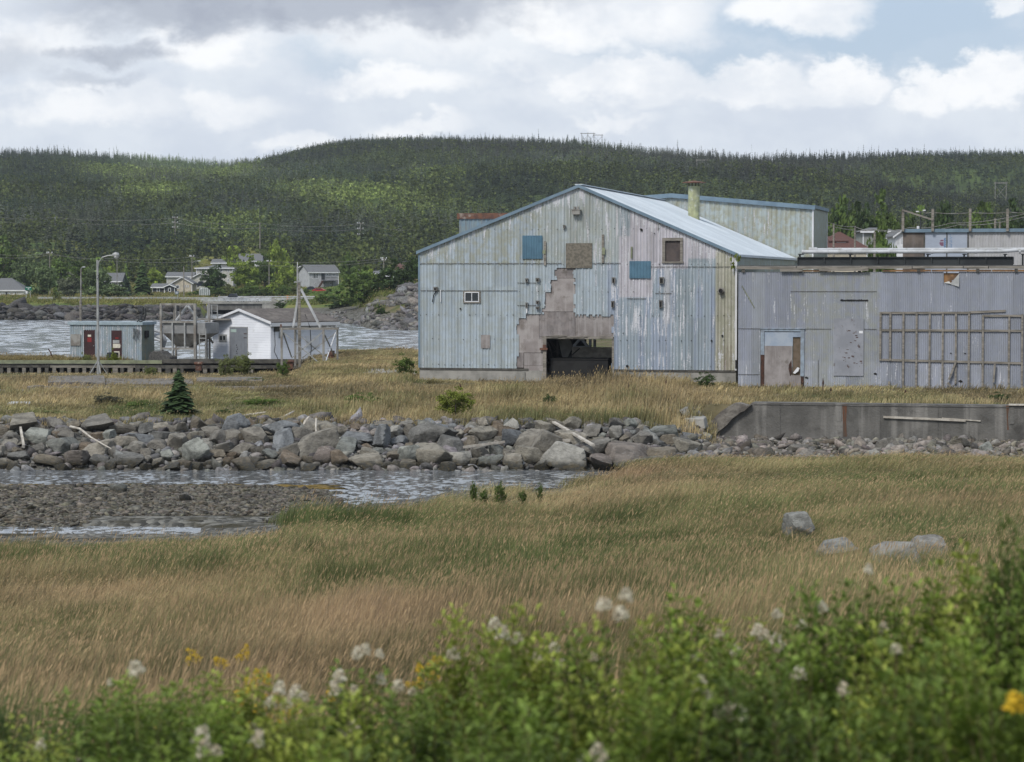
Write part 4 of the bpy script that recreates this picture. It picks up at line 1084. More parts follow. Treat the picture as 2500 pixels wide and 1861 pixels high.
def rock_material(name, tints):
    m = bpy.data.materials.new(name); m.use_nodes = True; m.node_tree.nodes.clear()
    N = NT(m.node_tree)
    tcn = N.n('ShaderNodeTexCoord').outputs['Object']
    rnd = N.n('ShaderNodeObjectInfo').outputs['Random']
    off = N.n('ShaderNodeVectorMath', {0: tcn}, operation='ADD'); cxn = N.n('ShaderNodeCombineXYZ', {0: N.m('MULTIPLY', rnd, 50.0), 1: rnd, 2: N.m('MULTIPLY', rnd, 20.0)}); N.put(off, 1, cxn.outputs[0])
    v = off.outputs[0]
    cr = N.n('ShaderNodeValToRGB', {0: N.m('FRACT', N.m('MULTIPLY', rnd, 7.3))}); e = cr.color_ramp
    e.interpolation = 'CONSTANT'
    while len(e.elements) < len(tints): e.elements.new(.5)
    for i, t in enumerate(tints):
        e.elements[i].position = i / len(tints); e.elements[i].color = (*t, 1)
    c = N.mix(N.ss(N.noise(v, 1.6, 7, .65), .4, .62), cr.outputs[0], N.n('ShaderNodeVectorMath', {0: cr.outputs[0], 'Scale': .58}, operation='SCALE').outputs[0])
    c = N.mix(N.ss(N.noise(v, 5, 6, .7), .55, .7, 0, .5), c, (.33, .325, .30))
    c = N.mix(N.ss(N.noise(N.scalev(v, (1, 1, 5)), 3.0, 5, .6), .58, .66, 0, .5), c, (.05, .048, .045))
    # wet and weedy zone near the tide line
    pz = N.n('ShaderNodeSeparateXYZ', {0: N.n('ShaderNodeNewGeometry').outputs['Position']}).outputs[2]
    wet = N.ss(N.m('ADD', pz, N.m('MULTIPLY', N.noise(v, 3, 4), .45)), .85, .40)
    c = N.mix(wet, c, N.mix(N.ss(N.noise(v, 4, 4), .45, .6), (.035, .034, .028), (.06, .05, .03)))
    bs = N.n('ShaderNodeBsdfPrincipled', {'Base Color': c, 'Roughness': N.ss(wet, 0, 1, .9, .5), 'Specular IOR Level': .25})
    h = N.m('ADD', N.m('MULTIPLY', N.noise(v, 4.5, 8, .7), .10), N.m('MULTIPLY', N.noise(N.scalev(v, (1, 1, 4)), 4, 4, .6), .06))
    b = N.n('ShaderNodeBump', {'Height': h, 'Distance': .8, 'Strength': 1.0}); N.put(bs, 'Normal', b.outputs[0])
    N.n('ShaderNodeOutputMaterial', {'Surface': bs.outputs[0]})
    return m
GREYS = [tuple(c * k for c, k in zip(g, (1.06, .98, .87))) for g in [(.22, .22, .212), (.29, .287, .27), (.18, .183, .183), (.18, .17, .15), (.23, .23, .215), (.155, .165, .175), (.19, .165, .14), (.14, .14, .135)]]
M['rock'] = rock_material('grey_rock', GREYS)
M['rock_pale'] = rock_material('pale_rock', [(.30, .31, .28), (.33, .32, .29)])
M['rock_red'] = rock_material('reddish_rock', [(.21, .178, .16), (.19, .165, .145)])
M['rock_blue'] = rock_material('bluish_rock', [(.21, .22, .228), (.19, .20, .21)])
M['rock_green'] = rock_material('greenish_rock', [(.205, .215, .20), (.195, .20, .185)])
M['rock_tan'] = rock_material('tan_rock', [(.26, .245, .215), (.235, .22, .19)])
M['rock_meadow'] = rock_material('lichen_rock', [(.30, .29, .265), (.27, .27, .25)])
PROTO = []
for i in range(16):
    P_, F_ = rock_geo(100 + i, 4)
    PROTO.append((P_, F_))
_rockmesh = {}
def rock_data(i, mname):
    k = (i, mname)
    if k not in _rockmesh:
        o = np_mesh('boulder', PROTO[i][0], PROTO[i][1], M[mname], smooth=True)
        me = o.data; bpy.data.objects.remove(o); _rockmesh[k] = me
        try: me.set_sharp_from_angle(angle=rad(38))
        except Exception: pass
    return _rockmesh[k]
def boulder(loc, size, rot, mname, i, label, group='boulders of the riprap bank', cat='boulder', name='boulder'):
    o = bpy.data.objects.new(name, rock_data(i % 16, mname)); COL.objects.link(o)
    o.location = loc; o.scale = size; o.rotation_euler = rot
    return tag(o, label, cat, group)
MARK = [  # px, py, w, h, material, label
 (56, 1042, 78, 46, 'rock', 'broad rounded grey boulder on the bank top near the left edge'), (27, 1073, 48, 26, 'rock', ''), (20, 1094, 46, 28, 'rock_tan', ''), (43, 1123, 66, 28, 'rock', ''),
 (92, 1075, 56, 42, 'rock_pale', 'pale rough boulder right of the leaning short plank at left'), (155, 1094, 72, 38, 'rock_green', 'long tilted greenish slab boulder in the left part of the bank'), (115, 1132, 80, 28, 'rock', ''), (187, 1129, 74, 36, 'rock_red', ''),
 (141, 1047, 42, 32, 'rock', ''), (159, 1069, 48, 32, 'rock', ''), (231, 1044, 68, 44, 'rock', 'large dark grey boulder high on the bank, left of the small spruce'), (241, 1105, 50, 46, 'rock', ''), (265, 1071, 36, 32, 'rock_pale', ''), (297, 1053, 60, 26, 'rock', ''),
 (299, 1087, 44, 40, 'rock', ''), (306, 1129, 68, 36, 'rock', ''), (350, 1080, 44, 32, 'rock_blue', ''), (386, 1094, 48, 32, 'rock', ''), (434, 1083, 48, 42, 'rock', ''), (469, 1118, 48, 52, 'rock_pale', 'rounded pale pitted boulder at the water, below the small spruce'),
 (480, 1073, 46, 28, 'rock', ''), (516, 1058, 58, 26, 'rock_tan', ''), (568, 1074, 46, 34, 'rock', 'square cut grey block in the middle row of the left bank'), (544, 1100, 62, 24, 'rock', ''), (595, 1101, 44, 34, 'rock', ''), (627, 1078, 54, 44, 'rock', ''), (685, 1055, 56, 42, 'rock_blue', ''),
 (690, 1080, 48, 48, 'rock_blue', 'upright bluish boulder left of the standing driftwood stick'), (658, 1114, 46, 24, 'rock_green', ''), (655, 1137, 52, 24, 'rock', ''), (707, 1105, 60, 32, 'rock', ''), (714, 1134, 60, 32, 'rock', ''), (734, 1071, 40, 40, 'rock', ''),
 (755, 1100, 44, 56, 'rock_tan', 'egg shaped tan boulder below the standing driftwood stick'), (795, 1055, 52, 38, 'rock', ''), (790, 1127, 52, 46, 'rock_red', ''), (826, 1129, 58, 42, 'rock', ''), (843, 1097, 54, 38, 'rock_green', ''), (875, 1074, 76, 26, 'rock_blue', 'long flat bluish slab below the goldenrod bush'),
 (932, 1080, 48, 50, 'rock_blue', 'smooth blue grey boulder in the middle of the bank'), (895, 1135, 82, 38, 'rock', ''), (962, 1062, 42, 32, 'rock_pale', ''), (1039, 1072, 54, 60, 'rock', ''), (995, 1117, 50, 48, 'rock_pale', ''), (1054, 1125, 74, 58, 'rock', 'big dark angular boulder at the waterline, mid bank'),
 (1108, 1095, 60, 40, 'rock', ''), (1120, 1125, 66, 38, 'rock_pale', 'low pale layered boulder at the waterline, mid bank'), (1177, 1066, 50, 40, 'rock', ''), (1215, 1060, 36, 32, 'rock', ''), (1262, 1078, 42, 40, 'rock_blue', 'slate blue boulder at the end of the thin plank'), (1289, 1087, 56, 48, 'rock', ''),
 (1250, 1135, 60, 38, 'rock', ''), (1293, 1127, 56, 48, 'rock', ''), (1340, 1105, 56, 76, 'rock', 'tall upright dark boulder left of the biggest pale boulder'), (1382, 1131, 94, 70, 'rock_pale', 'biggest boulder of the bank, pale greenish grey, at the waterline'), (1400, 1084, 50, 40, 'rock', ''),
 (1453, 1107, 74, 50, 'rock', ''), (1394, 1042, 46, 30, 'rock', ''), (1470, 1137, 58, 42, 'rock_red', 'brown angular boulder at the waterline beside the big reddish one'), (1530, 1119, 104, 64, 'rock_red', 'large reddish boulder at the right end of the waterline'), (1502, 1066, 36, 40, 'rock_tan', 'tan boulder standing on end near the right of the bank'),
 (1615, 1062, 62, 36, 'rock_green', 'greenish flat boulder near the right end of the bank'), (1615, 1117, 78, 42, 'rock', ''), (1672, 1099, 50, 44, 'rock', ''), (1538, 1040, 40, 26, 'rock_pale', ''), (1505, 1040, 40, 28, 'rock', ''), (1570, 1075, 44, 34, 'rock', ''), (1640, 1085, 44, 34, 'rock', ''),
 (1330, 1052, 44, 32, 'rock', ''), (1445, 1060, 50, 34, 'rock', ''), (1150, 1085, 40, 30, 'rock', ''), (1170, 1112, 46, 32, 'rock_tan', ''), (1210, 1105, 44, 32, 'rock_green', ''), (1005, 1062, 40, 34, 'rock', ''), (762, 1050, 40, 28, 'rock', ''), (820, 1060, 50, 30, 'rock', ''), (-25, 1120, 70, 40, 'rock', ''), (-20, 1060, 60, 40, 'rock', '')]
rr = random.Random(21)
GEN = 'grey angular boulder packed among the riprap between the grass and the water'
placed = []
SEG = [(60, 'at the left picture edge'), (165, 'right of the leaning short board'), (290, 'around the thin curved branch'), (400, 'left below the small spruce'), (500, 'below the short whitish pipe'), (610, 'left of the slanting log'), (720, 'below the slanting log'), (830, 'near the upright driftwood stick'), (950, 'below the round bush'), (1070, 'left below the goldenrod bush'), (1170, 'below the goldenrod bush'), (1300, 'left of the long plank'), (1430, 'under the long plank'), (1540, 'right of the long plank'), (1640, 'near the big reddish boulder'), (9999, 'beside the broken wall end')]
SHADE = {'rock': 'grey', 'rock_blue': 'bluish', 'rock_green': 'greenish', 'rock_tan': 'tan', 'rock_pale': 'pale', 'rock_red': 'brownish'}
def gen_label(px, py, w_, h_, mn):
    row = 'top row' if py < 1062 else 'upper row' if py < 1085 else 'middle row' if py < 1108 else 'lower row' if py < 1128 else 'waterline'
    sz_ = 'small' if w_ < 32 else 'medium' if w_ < 44 else 'large'; sh_ = 'flat' if h_ < w_ * .62 else 'blocky' if h_ < w_ * .82 else 'chunky'
    return '%s %s %s boulder, %s, %s' % (sz_, sh_, SHADE[mn], row, [t for a, t in SEG if px < a][0])
def put_rock(px, py, w_, h_, mn, lab, i, grp='boulders of the riprap bank', ymin=98, ymax=122):
    p = hit(px, py + h_ * .18, ymin, ymax, .1)
    s = p.y / FPX / 2 * 1.38
    sx, sz = w_ * s, h_ * s
    rot = (rr.uniform(-.35, .35), rr.uniform(-.35, .35), rr.uniform(0, 6.28)) if min(w_, h_) / max(w_, h_) > .72 else (rr.uniform(-.25, .25), rr.uniform(-.3, .3), rr.choice([0, math.pi]) + rr.uniform(-.3, .3))
    sy = (sx + sz) / 2 * rr.uniform(.9, 1.25)
    boulder((p.x, p.y + sy * .25, p.z + sz * .45), (sx, sy, sz), rot, mn, i, lab or gen_label(px, py, w_, h_, mn), grp)
    placed.append((px, py, w_, h_))
for i, (px, py, w_, h_, mn, lab) in enumerate(MARK):
    put_rock(px, py, w_, h_, mn, lab, i * 5 + 3)
tries = 0; cnt = 0
while tries < 2600 and cnt < 150:
    tries += 1
    px = rr.uniform(-120, 1700); py = rr.uniform(1040 if px < 1500 else 1050, 1150 if px < 1500 else 1120)
    w_ = rr.uniform(24, 50); h_ = w_ * rr.uniform(.55, .95)
    if any(abs(px - a) < (w_ + c) * .33 and abs(py - b) < (h_ + d) * .33 for a, b, c, d in placed): continue
    put_rock(px, py, w_, h_, rr.choice(['rock'] * 14 + ['rock_blue', 'rock_green', 'rock_tan', 'rock_pale', 'rock_red']), '', rr.randrange(16)); cnt += 1
# merged loose stones
LOW = [rock_geo(300 + i, 2, 9, .0) for i in range(8)]
LOW1 = [rock_geo(330 + i, 1, 7, .0) for i in range(8)]
def euler_mats(r, n, tilt=.4):
    a = r.uniform(0, 2 * np.pi, n); b = r.normal(0, tilt, n); c = r.normal(0, tilt, n)
    ca, sa, cb, sb_, cc, sc_ = np.cos(a), np.sin(a), np.cos(b), np.sin(b), np.cos(c), np.sin(c)
    Rz = np.zeros((n, 3, 3)); Rz[:, 0, 0] = ca; Rz[:, 0, 1] = -sa; Rz[:, 1, 0] = sa; Rz[:, 1, 1] = ca; Rz[:, 2, 2] = 1
    Rx = np.zeros((n, 3, 3)); Rx[:, 0, 0] = 1; Rx[:, 1, 1] = cb; Rx[:, 1, 2] = -sb_; Rx[:, 2, 1] = sb_; Rx[:, 2, 2] = cb
    Ry = np.zeros((n, 3, 3)); Ry[:, 1, 1] = 1; Ry[:, 0, 0] = cc; Ry[:, 0, 2] = sc_; Ry[:, 2, 0] = -sc_; Ry[:, 2, 2] = cc
    return Rz @ Rx @ Ry
def scatter(name, protos, pos, scale, R, material, tint=None, parent=None, smooth=False, kind='stuff', label=None, cat=None, r=None, ptint=None):
    """protos: list of (V,F) triangles/quads of equal face size; writes one mesh"""
    r = r or RNG
    n = len(pos); which = r.integers(0, len(protos), n)
    Vs, Fs, Ts = [], [], []; base = 0
    for k, (V, Fc) in enumerate(protos):
        idx = np.where(which == k)[0]
        if not len(idx): continue
        sc_ = scale[idx]
        if sc_.ndim == 1: sc_ = np.repeat(sc_[:, None], 3, 1)
        P = V[None] * sc_[:, None, :]
        P = np.einsum('nij,nvj->nvi', R[idx], P) + pos[idx][:, None, :]
        Vs.append(P.reshape(-1, 3)); m = len(V)
        Fs.append((Fc[None] + (base + np.arange(len(idx)) * m)[:, None, None]).reshape(-1, Fc.shape[1])); base += len(idx) * m
        if tint is not None:
            t = np.repeat(tint[idx][:, None, :], m, 1)
            if ptint is not None:
                pt_ = ptint[k]
                if pt_.ndim == 1: t = t * pt_[None, :, None]
                else: t = np.where(pt_[None, :, 3:4] > 0, pt_[None, :, :3] , t * pt_[None, :, :3])
            Ts.append(t.reshape(-1, 3))
    at_ = {'tint': np.concatenate(Ts)} if tint is not None else None
    o = np_mesh(name, np.concatenate(Vs), np.concatenate(Fs), material, parent, smooth, at_)
    if kind: tag(o, label, cat, None, kind)
    return o
M['stones'] = tint_mat('loose_stones', nscale=5, noise_amt=.35, bump=.05, bscale=8, rough=.8)
def stone_tints(r, n, wet=0.0):
    g = r.uniform(.06, .25, n); t = np.stack([g * r.uniform(.97, 1.12, n), g, g * r.uniform(.86, 1.06, n)], 1)
    return t
r1 = np.random.default_rng(31)
# rubble below the retaining wall
n = 4500
X = r1.uniform(7.5, 33, n); wy = WALL_Y0 - (X - WALL_X0) * math.tan(BA); Y = wy - .2 - r1.power(1.0, n) * 13.0 + r1.normal(0, .5, n)
sel = (Y < wy - .1) & (Y > 100.0); X, Y = X[sel], Y[sel]; s = r1.lognormal(-2.25, .6, len(X)).clip(.04, .42)
pos = np.stack([X, Y, ground_z(X, Y) + s * .15], 1)
scatter('rubble', LOW, pos, np.stack([s, s * .8, s * r1.uniform(.45, .9, len(s))], 1), euler_mats(r1, len(s)), M['stones'], stone_tints(r1, len(s)) * np.array([.95, .9, .82]), label='broken stone rubble at the foot of the retaining wall', cat='rubble', smooth=False)
# small stones between the boulders
n = 2600
px = r1.uniform(-250, 1760, n); Y = r1.uniform(102.6, 110.3, n); X = (px - 1250) / FPX * Y; s = r1.lognormal(-1.9, .45, n).clip(.06, .4)
pos = np.stack([X, Y, ground_z(X, Y) + s * .2], 1)
scatter('bank_stones', LOW, pos, np.stack([s, s, s * .7], 1), euler_mats(r1, n), M['stones'], stone_tints(r1, n) * .9, label='small broken stones filling the gaps of the riprap bank', cat='stones')
# pebble bar
n = 30000
px = r1.uniform(-500, 900, n); Y = r1.uniform(79.5, 95.2, n); X = (px - 1250) / FPX * Y
z = ground_z(X, Y); k = (z > -.06) & (z < .32) & (Y < 94.6 + 1.0 * hnoise(X, Y, 4, 8)) & ~((Y < 82) & (hnoise(X, Y, 2.5, 12) < .55)); X, Y, z = X[k], Y[k], z[k]; s = r1.lognormal(-2.85, .42, len(X)).clip(.03, .24)
pos = np.stack([X, Y, z + s * .12], 1)
scatter('pebbles', LOW1, pos, np.stack([s * 1.3, s, s * r1.uniform(.35, .7, len(s))], 1), euler_mats(r1, len(s), .25), M['stones'], stone_tints(r1, len(s)) * np.array([.66, .63, .54]), label='dark wet pebbles and cobbles of the low bar in the channel', cat='pebbles')
n = 380
px = r1.uniform(-300, 800, n); Y = r1.uniform(94.0, 95.6, n); X = (px - 1250) / FPX * Y; s = r1.uniform(.1, .4, n)
scatter('seaweed', LOW1, np.stack([X, Y, 0 * X + .0], 1), np.stack([s * 3, s, s * .12], 1), euler_mats(r1, n, .02), M['stones'], np.tile(np.array([.16, .11, .03]), (n, 1)), label='yellow brown seaweed along the edge of the pebble bar', cat='seaweed')
# far shores
n = 1500
px = r1.uniform(-400, 480, n); Y = 479 + r1.power(.8, n) * 7.5; X = (px - 1250) / FPX * Y; s = r1.lognormal(-.75, .5, n).clip(.2, 1.4)
scatter('shore_rocks', LOW, np.stack([X, Y, ground_z(X, Y) + s * .1], 1), np.stack([s * 1.4, s, s * .6], 1), euler_mats(r1, n, .3), M['stones'], stone_tints(r1, n) * .45, label='dark boulders lining the far shore left of the bridge', cat='rocks')
n = 7000
px = r1.uniform(700, 1130, n); t = r1.power(.8, n); Y0s = np.interp(px, [700, 780, 860, 935, 1030], [458, 456, 438, 386, 386]); Y = Y0s - 1 + t * np.interp(px, [700, 860, 935, 1030], [14, 26, 30, 48]); X = (px - 1250) / FPX * Y; s = r1.lognormal(-1.5, .55, n).clip(.12, 1.1) * np.interp(px, [800, 1000], [.6, 1.2])
k = hnoise(X, Y, 14, 6) > .45 - np.interp(px, [900, 1050], [.1, .35]); k |= t < .35
X, Y, s = X[k], Y[k], s[k]
scatter('shore_rocks', LOW, np.stack([X, Y, ground_z(X, Y) + s * .15], 1), np.stack([s * 1.5, s, s * .7], 1), euler_mats(r1, len(s), .35), M['stones'], stone_tints(r1, len(s)) * .8, label='grey broken rocks on the headland beside the plant', cat='rocks')
# single rocks in the meadow and elsewhere
LONE = []
def lone(px, py, w_, h_, mn, i, lab, ymin=20, ymax=200, name='rock', sink=.2, grp=None):
    p = hit(px, py + h_ * .45, ymin, ymax, .1); s = p.y / FPX / 2 * 1.45; LONE.append((p.x, p.y, w_ * s))
    return boulder((p.x, p.y, p.z + h_ * s * (1 - sink * 2)), (w_ * s, (w_ + h_) / 2 * s, h_ * s), (.1, -.15, rr.uniform(-.3, .3)), mn, i, lab, grp, 'rock', name)
MR = 'rocks lying in the meadow grass'
lone(1955, 1288, 66, 62, 'rock_meadow', 2, 'pale pointed rock standing in the grass, farthest left of the meadow rocks', 30, 95, grp=MR)
lone(2030, 1352, 84, 66, 'rock_meadow', 5, 'pinkish grey rock half hidden by dry grass, left of the big block', 25, 90, grp=MR)
lone(2185, 1366, 118, 92, 'rock_meadow', 9, 'largest square pale block in the meadow behind the shrubs', 25, 90, grp=MR)
lone(2262, 1340, 88, 52, 'rock_meadow', 12, 'wedge shaped rock just right of the largest meadow block', 25, 90, grp=MR)
lone(2345, 1398, 44, 26, 'rock_meadow', 14, 'small low rock at the right of the meadow rocks', 25, 90, grp=MR)
lone(1837, 1255, 20, 12, 'rock_meadow', 7, 'tiny pale rock in the grass above the other meadow rocks', 30, 95, grp=MR)
lone(291, 1192, 34, 22, 'rock_green', 4, 'dark olive rock sitting alone at the edge of the pebble bar', 80, 97, 'rock')
lone(451, 1215, 28, 20, 'rock_tan', 6, 'tan pointed stone on the pebble bar', 80, 95, 'rock')
lone(103, 864, 20, 11, 'rock', 8, 'grey rock on the wharf left of the metal shed', 150, 230, 'rock')
for px, py, w_, h_, i, lab in ((2160, 1095, 36, 34, 1, 'dark square rock against the ledge of the retaining wall'), (2130, 1115, 34, 26, 4, 'pale block among the rubble left of the dark square rock'), (2340, 1088, 60, 20, 6, 'flat dark slab on the ledge near the right end of the wall'), (2410, 1100, 34, 28, 3, 'pale pinkish rock among the rubble near the right edge'), (1945, 1100, 36, 26, 10, 'grey rock in the rubble below the middle of the wall')):
    put_rock(px, py, w_, h_, 'rock_pale' if 'pale' in lab else 'rock', lab, i, 'rocks below the retaining wall', 98, 125)

# ------------------------------------------------------------------ retaining wall
OW, fW, w2W, l2W = local_frame(1760, 1070, wall_y((1760 - 1250) / FPX * 118) )
WM = Matrix.Translation(OW) @ Matrix.Rotation(-BA, 4, 'Z')
rwall = empty('retaining_wall', OW, -BA, 'long dark concrete retaining wall with rust runs and a broken sloping left end', 'wall')
zt = fW(2100, 986)[1]; xe = fW(2600, 1000)[0] + 6
def wx(px, py=1030): return fW(px, py)[0]
zb = fW(1770, 1068)[1]
q = MB(); q.prism([(wx(1738), zb), (xe, zb), (xe, zt), (wx(1836), zt)], 0, 1.1); q.build('wall_face', M['conc_dark'], rwall)
q = MB(); q.box(wx(1738), xe, -.45, .3, zb - .35, zb - .004); q.build('ledge', M['conc_dark'], rwall)
# broken end: thick crooked slab leaning down the slope
def jag_prism(pts, y0, y1, q, seed=0, amp=.05, seg=6):
    r = random.Random(seed); out = []
    for i in range(len(pts)):
        a, b = Vector(pts[i]), Vector(pts[(i + 1) % len(pts)])
        for k in range(seg):
            p = a.lerp(b, k / seg); out.append((p.x + (r.uniform(-amp, amp) if k else 0), p.y + (r.uniform(-amp, amp) if k else 0)))
    q.prism(out, y0, y1)
q = MB(); jag_prism([fW(1697, 1062), fW(1718, 1066), fW(1752, 1056), fW(1800, 1014), fW(1836, 988), fW(1792, 985), fW(1750, 1015), fW(1712, 1045)], -.25, .7, q, 3, .05, 4); q.build('broken_end', M['conc_broken'], rwall)
st = mat('rust_run', (.13, .055, .03), (.085, .06, .045), 6, .9, stretch=(3, 1, .3))
for a, b, c, d in ((2056, 2068, 988, 1066), (2456, 2463, 990, 1050)):
    q = MB(); xa, xb = wx(a), wx(b); q.prism([(xa, fW(a, c)[1]), (xb, fW(a, c)[1]), (xb - .04, fW(a, (c + d) / 2)[1]), (xb, fW(a, d)[1]), (xa + .06, fW(a, d)[1]), (xa + .04, fW(a, (c + d) / 2)[1])], -.006, -.002); q.build('rust_run', st, rwall)
q = MB(); q.box(wx(2040), wx(2055), -.02, -.002, fW(2040, 1028)[1], zt - .05); q.box(wx(2465), wx(2475), -.03, -.002, fW(2040, 1030)[1], zt - .05); q.build('patch', M['conc_dark'], rwall)
for px in (1905, 2150, 2290):
    q = MB(); q.box(wx(px), wx(px) + .025, -.008, -.002, zb, zt - .02); q.build('form_joint', M['net'], rwall)
q = MB(); q.box(wx(1840), xe, -.03, .001, zt - .10, zt - .07); q.build('form_joint', M['conc_dark'], rwall)
q = MB(); q.box(wx(2462), wx(2510), -.1, .5, zt + .004, zt + .06); tag(place(q.build('board', M['drift'])), 'short pale board lying on top of the wall at its right end', 'board').matrix_world = WM
def wpiece(name, mname, fn, label, cat):
    q = MB(); fn(q); o = q.build(name, M[mname]); o.matrix_world = WM; return tag(o, label, cat)
wpiece('plank', 'drift', lambda q: (q.beam((wx(2157), -.06, fW(2157, 1018)[1]), (wx(2358), -.06, fW(2358, 1027)[1]), .09, .1), q.beam((wx(2300), -.04, fW(2300, 1021)[1]), (wx(2394), -.04, fW(2394, 1028)[1]), .06, .05)), 'long pale plank hanging along the face of the retaining wall', 'plank')
# block and rubbish left of the wall
def free(name, mname, fn, label, cat, px, py, Y, a=BA, group=None, bevel=0):
    """thing built in a frame whose origin is at the pixel at depth Y; fn(q, X, Z) with px->x, py->z helpers"""
    O, f, _, _2 = local_frame(px, py, Y, a)
    q = MB(); fn(q, lambda p: f(p, py)[0], lambda p: f(px, p)[1])
    o = q.build(name, M[mname] if isinstance(mname, str) else mname, bevel=bevel)
    o.matrix_world = Matrix.Translation(O) @ Matrix.Rotation(-a, 4, 'Z')
    return tag(o, label, cat, group)
free('concrete_block', 'conc', lambda q, X, Z: q.hexa([(X(1670), 0, Z(1047)), (X(1722), -.1, Z(1047)), (X(1722), 1.1, Z(1047)), (X(1670), 1.1, Z(1047)), (X(1670), 0, Z(1022)), (X(1718), 0, Z(1022)), (X(1716), 1, Z(1019)), (X(1674), 1, Z(1019))]), 'grey concrete block beside the broken left end of the wall', 'concrete block', 1690, 1040, 113.5, bevel=.03)
lone(1672, 1008, 22, 26, 'rock_pale', 11, 'small white lump standing on the bank beside the concrete block', 105, 135, 'rubble_lump')

# ------------------------------------------------------------------ driftwood and planks
def stick(name, mname, pts, r, label, cat, flat=None, Ys=None):
    """pts: (px,py,Y) list"""
    P = [at(*p) for p in pts]; q = MB()
    if flat:
        for a, b in zip(P[:-1], P[1:]): q.beam(a, b, flat[0], flat[1])
    else: q.tube(P, r, 8)
    o = q.build(name, M[mname]); c = P[0]
    o.data.transform(Matrix.Translation(-c)); o.location = c
    return tag(o, label, cat)
stick('plank', 'drift', [(1340, 1024, 109.0), (1448, 1087, 103.2)], 0, 'long pale plank lying down over the boulders', 'plank', (.16, .08))
stick('plank', 'drift', [(1131, 1092, 104.2), (1232, 1079, 105.0)], 0, 'thin pale plank wedged low between the boulders', 'plank', (.06, .1))
stick('plank', 'drift', [(1358, 1077, 105.3), (1392, 1075, 105.4)], 0, 'short board end between boulders below the long plank', 'plank', (.1, .12))
stick('driftwood', 'drift', [(772, 1022, 107.0), (771, 1045, 106.6), (775, 1082, 106.0)], [.05, .04, .06], 'bleached stick standing upright in the boulders', 'driftwood')
stick('driftwood', 'drift', [(627, 1048, 109.5), (660, 1031, 110.5), (694, 1018, 111.5), (718, 1004, 112.5)], [.10, .09, .07, .04], 'long bleached log slanting up from the boulders into the grass', 'driftwood')
stick('driftwood', 'drift', [(740, 1042, 108.2), (746, 1030, 108.4), (756, 1020, 108.6), (752, 1022, 108.5)], [.05, .09, .10, .04], 'short twisted white driftwood left of the upright stick', 'driftwood')
stick('driftwood', 'drift', [(172, 1042, 107.2), (195, 1047, 106.3), (222, 1068, 105.2), (248, 1083, 104.6), (272, 1096, 104.1)], [.06, .05, .04, .03, .02], 'long thin curved branch draped over the left boulders', 'driftwood')
stick('plank', 'drift', [(50, 1046, 106.2), (58, 1090, 104.4)], 0, 'short grey board leaning against the leftmost boulders', 'plank', (.09, .16))
stick('pipe', 'white_pipe', [(426, 1057, 108.2), (471, 1054, 108.2)], .12, 'short whitish pipe lying on top of the boulders below the spruce', 'pipe')
stick('plank', 'drift', [(471, 1056, 108.0), (484, 1058, 108.0)], 0, 'small board beside the short whitish pipe', 'plank', (.06, .1))
stick('driftwood', 'drift', [(586, 1016, 112), (610, 1013, 112.5), (650, 1007, 113)], [.04, .06, .05], 'grey log lying in the grass left of the slanting log', 'driftwood')
stick('driftwood', 'drift', [(548, 1058, 107.5), (585, 1053, 108), (640, 1048, 108.5), (658, 1050, 108.3)], [.03, .05, .05, .02], 'thin splintered wood along the bank top', 'driftwood')
stick('plank', 'drift', [(398, 1040, 110), (424, 1039, 110)], 0, 'small pale board in the grass at the bank edge under the spruce', 'plank', (.2, .05))
stick('plank', 'drift', [(511, 1044, 109), (527, 1048, 108.6)], 0, 'tiny white board at the bank edge right of the spruce', 'plank', (.12, .06))
stick('pipe', 'white_pipe', [(-25, 1004, 122), (12, 995, 122), (28, 989, 122), (74, 989, 122)], [.16, .17, .18, .17], 'bent white pipe end sticking out of the grass at the left edge', 'pipe')
q = MB()
p0 = at(20, 1000, 122); 
free('concrete_slab', 'conc', lambda q, X, Z: q.box(X(-60), X(68), -.3, 1.2, Z(1012), Z(1000)), 'grey slab under the bent white pipe at the left edge', 'concrete slab', 10, 1010, 122.5, .0)

# ------------------------------------------------------------------ broken concrete slabs of the old yard
def slab(pxs, Y0, Y1, ztop_, th, label, seed, m_='conc_broken', depth_jag=.25):
    r = random.Random(seed)
    a, b = pxs; X0 = (a - 1250) / FPX * Y0; X1 = (b - 1250) / FPX * Y0
    n_ = max(6, int(abs(X1 - X0) / .8)); fr_ = []; bk = []
    for i in range(n_ + 1):
        t = i / n_; x = X0 + (X1 - X0) * t
        fr_.append((x, Y0 + r.uniform(-depth_jag, depth_jag))); bk.append((x * Y1 / Y0, Y1 + r.uniform(-depth_jag, depth_jag)))
    poly = fr_ + bk[::-1]; q = MB(); nn = len(poly)
    dz = [r.uniform(-.03, .03) for _ in poly]
    q.v = [(x, y, ztop_ - th + d) for (x, y), d in zip(poly, dz)] + [(x, y, ztop_ + d) for (x, y), d in zip(poly, dz)]
    q.f = [tuple(nn + i for i in range(nn)), tuple(reversed(range(nn)))] + [(i, (i + 1) % nn, nn + (i + 1) % nn, nn + i) for i in range(nn)]
    o = q.build('concrete_slab', M[m_]); c = Vector(((X0 + X1) / 2, (Y0 + Y1) / 2, ztop_ - th)); o.data.transform(Matrix.Translation(-c)); o.location = c
    return tag(o, label, 'concrete slab', 'broken slabs of the old yard')
slab((117, 255), 140, 150, 2.18, .5, 'raised brownish slab with a thick broken front edge left of the lamp post foot', 1)
slab((88, 275), 134.5, 139.8, 1.98, .7, 'long low concrete kerb in front of the raised slab, far left', 2)
slab((250, 470), 140.5, 149, 2.05, .5, 'dark edged slab running behind the small spruce', 3)
slab((480, 640), 144, 149, 2.12, .3, 'pale flat slab in the grass right of the spruce', 4)
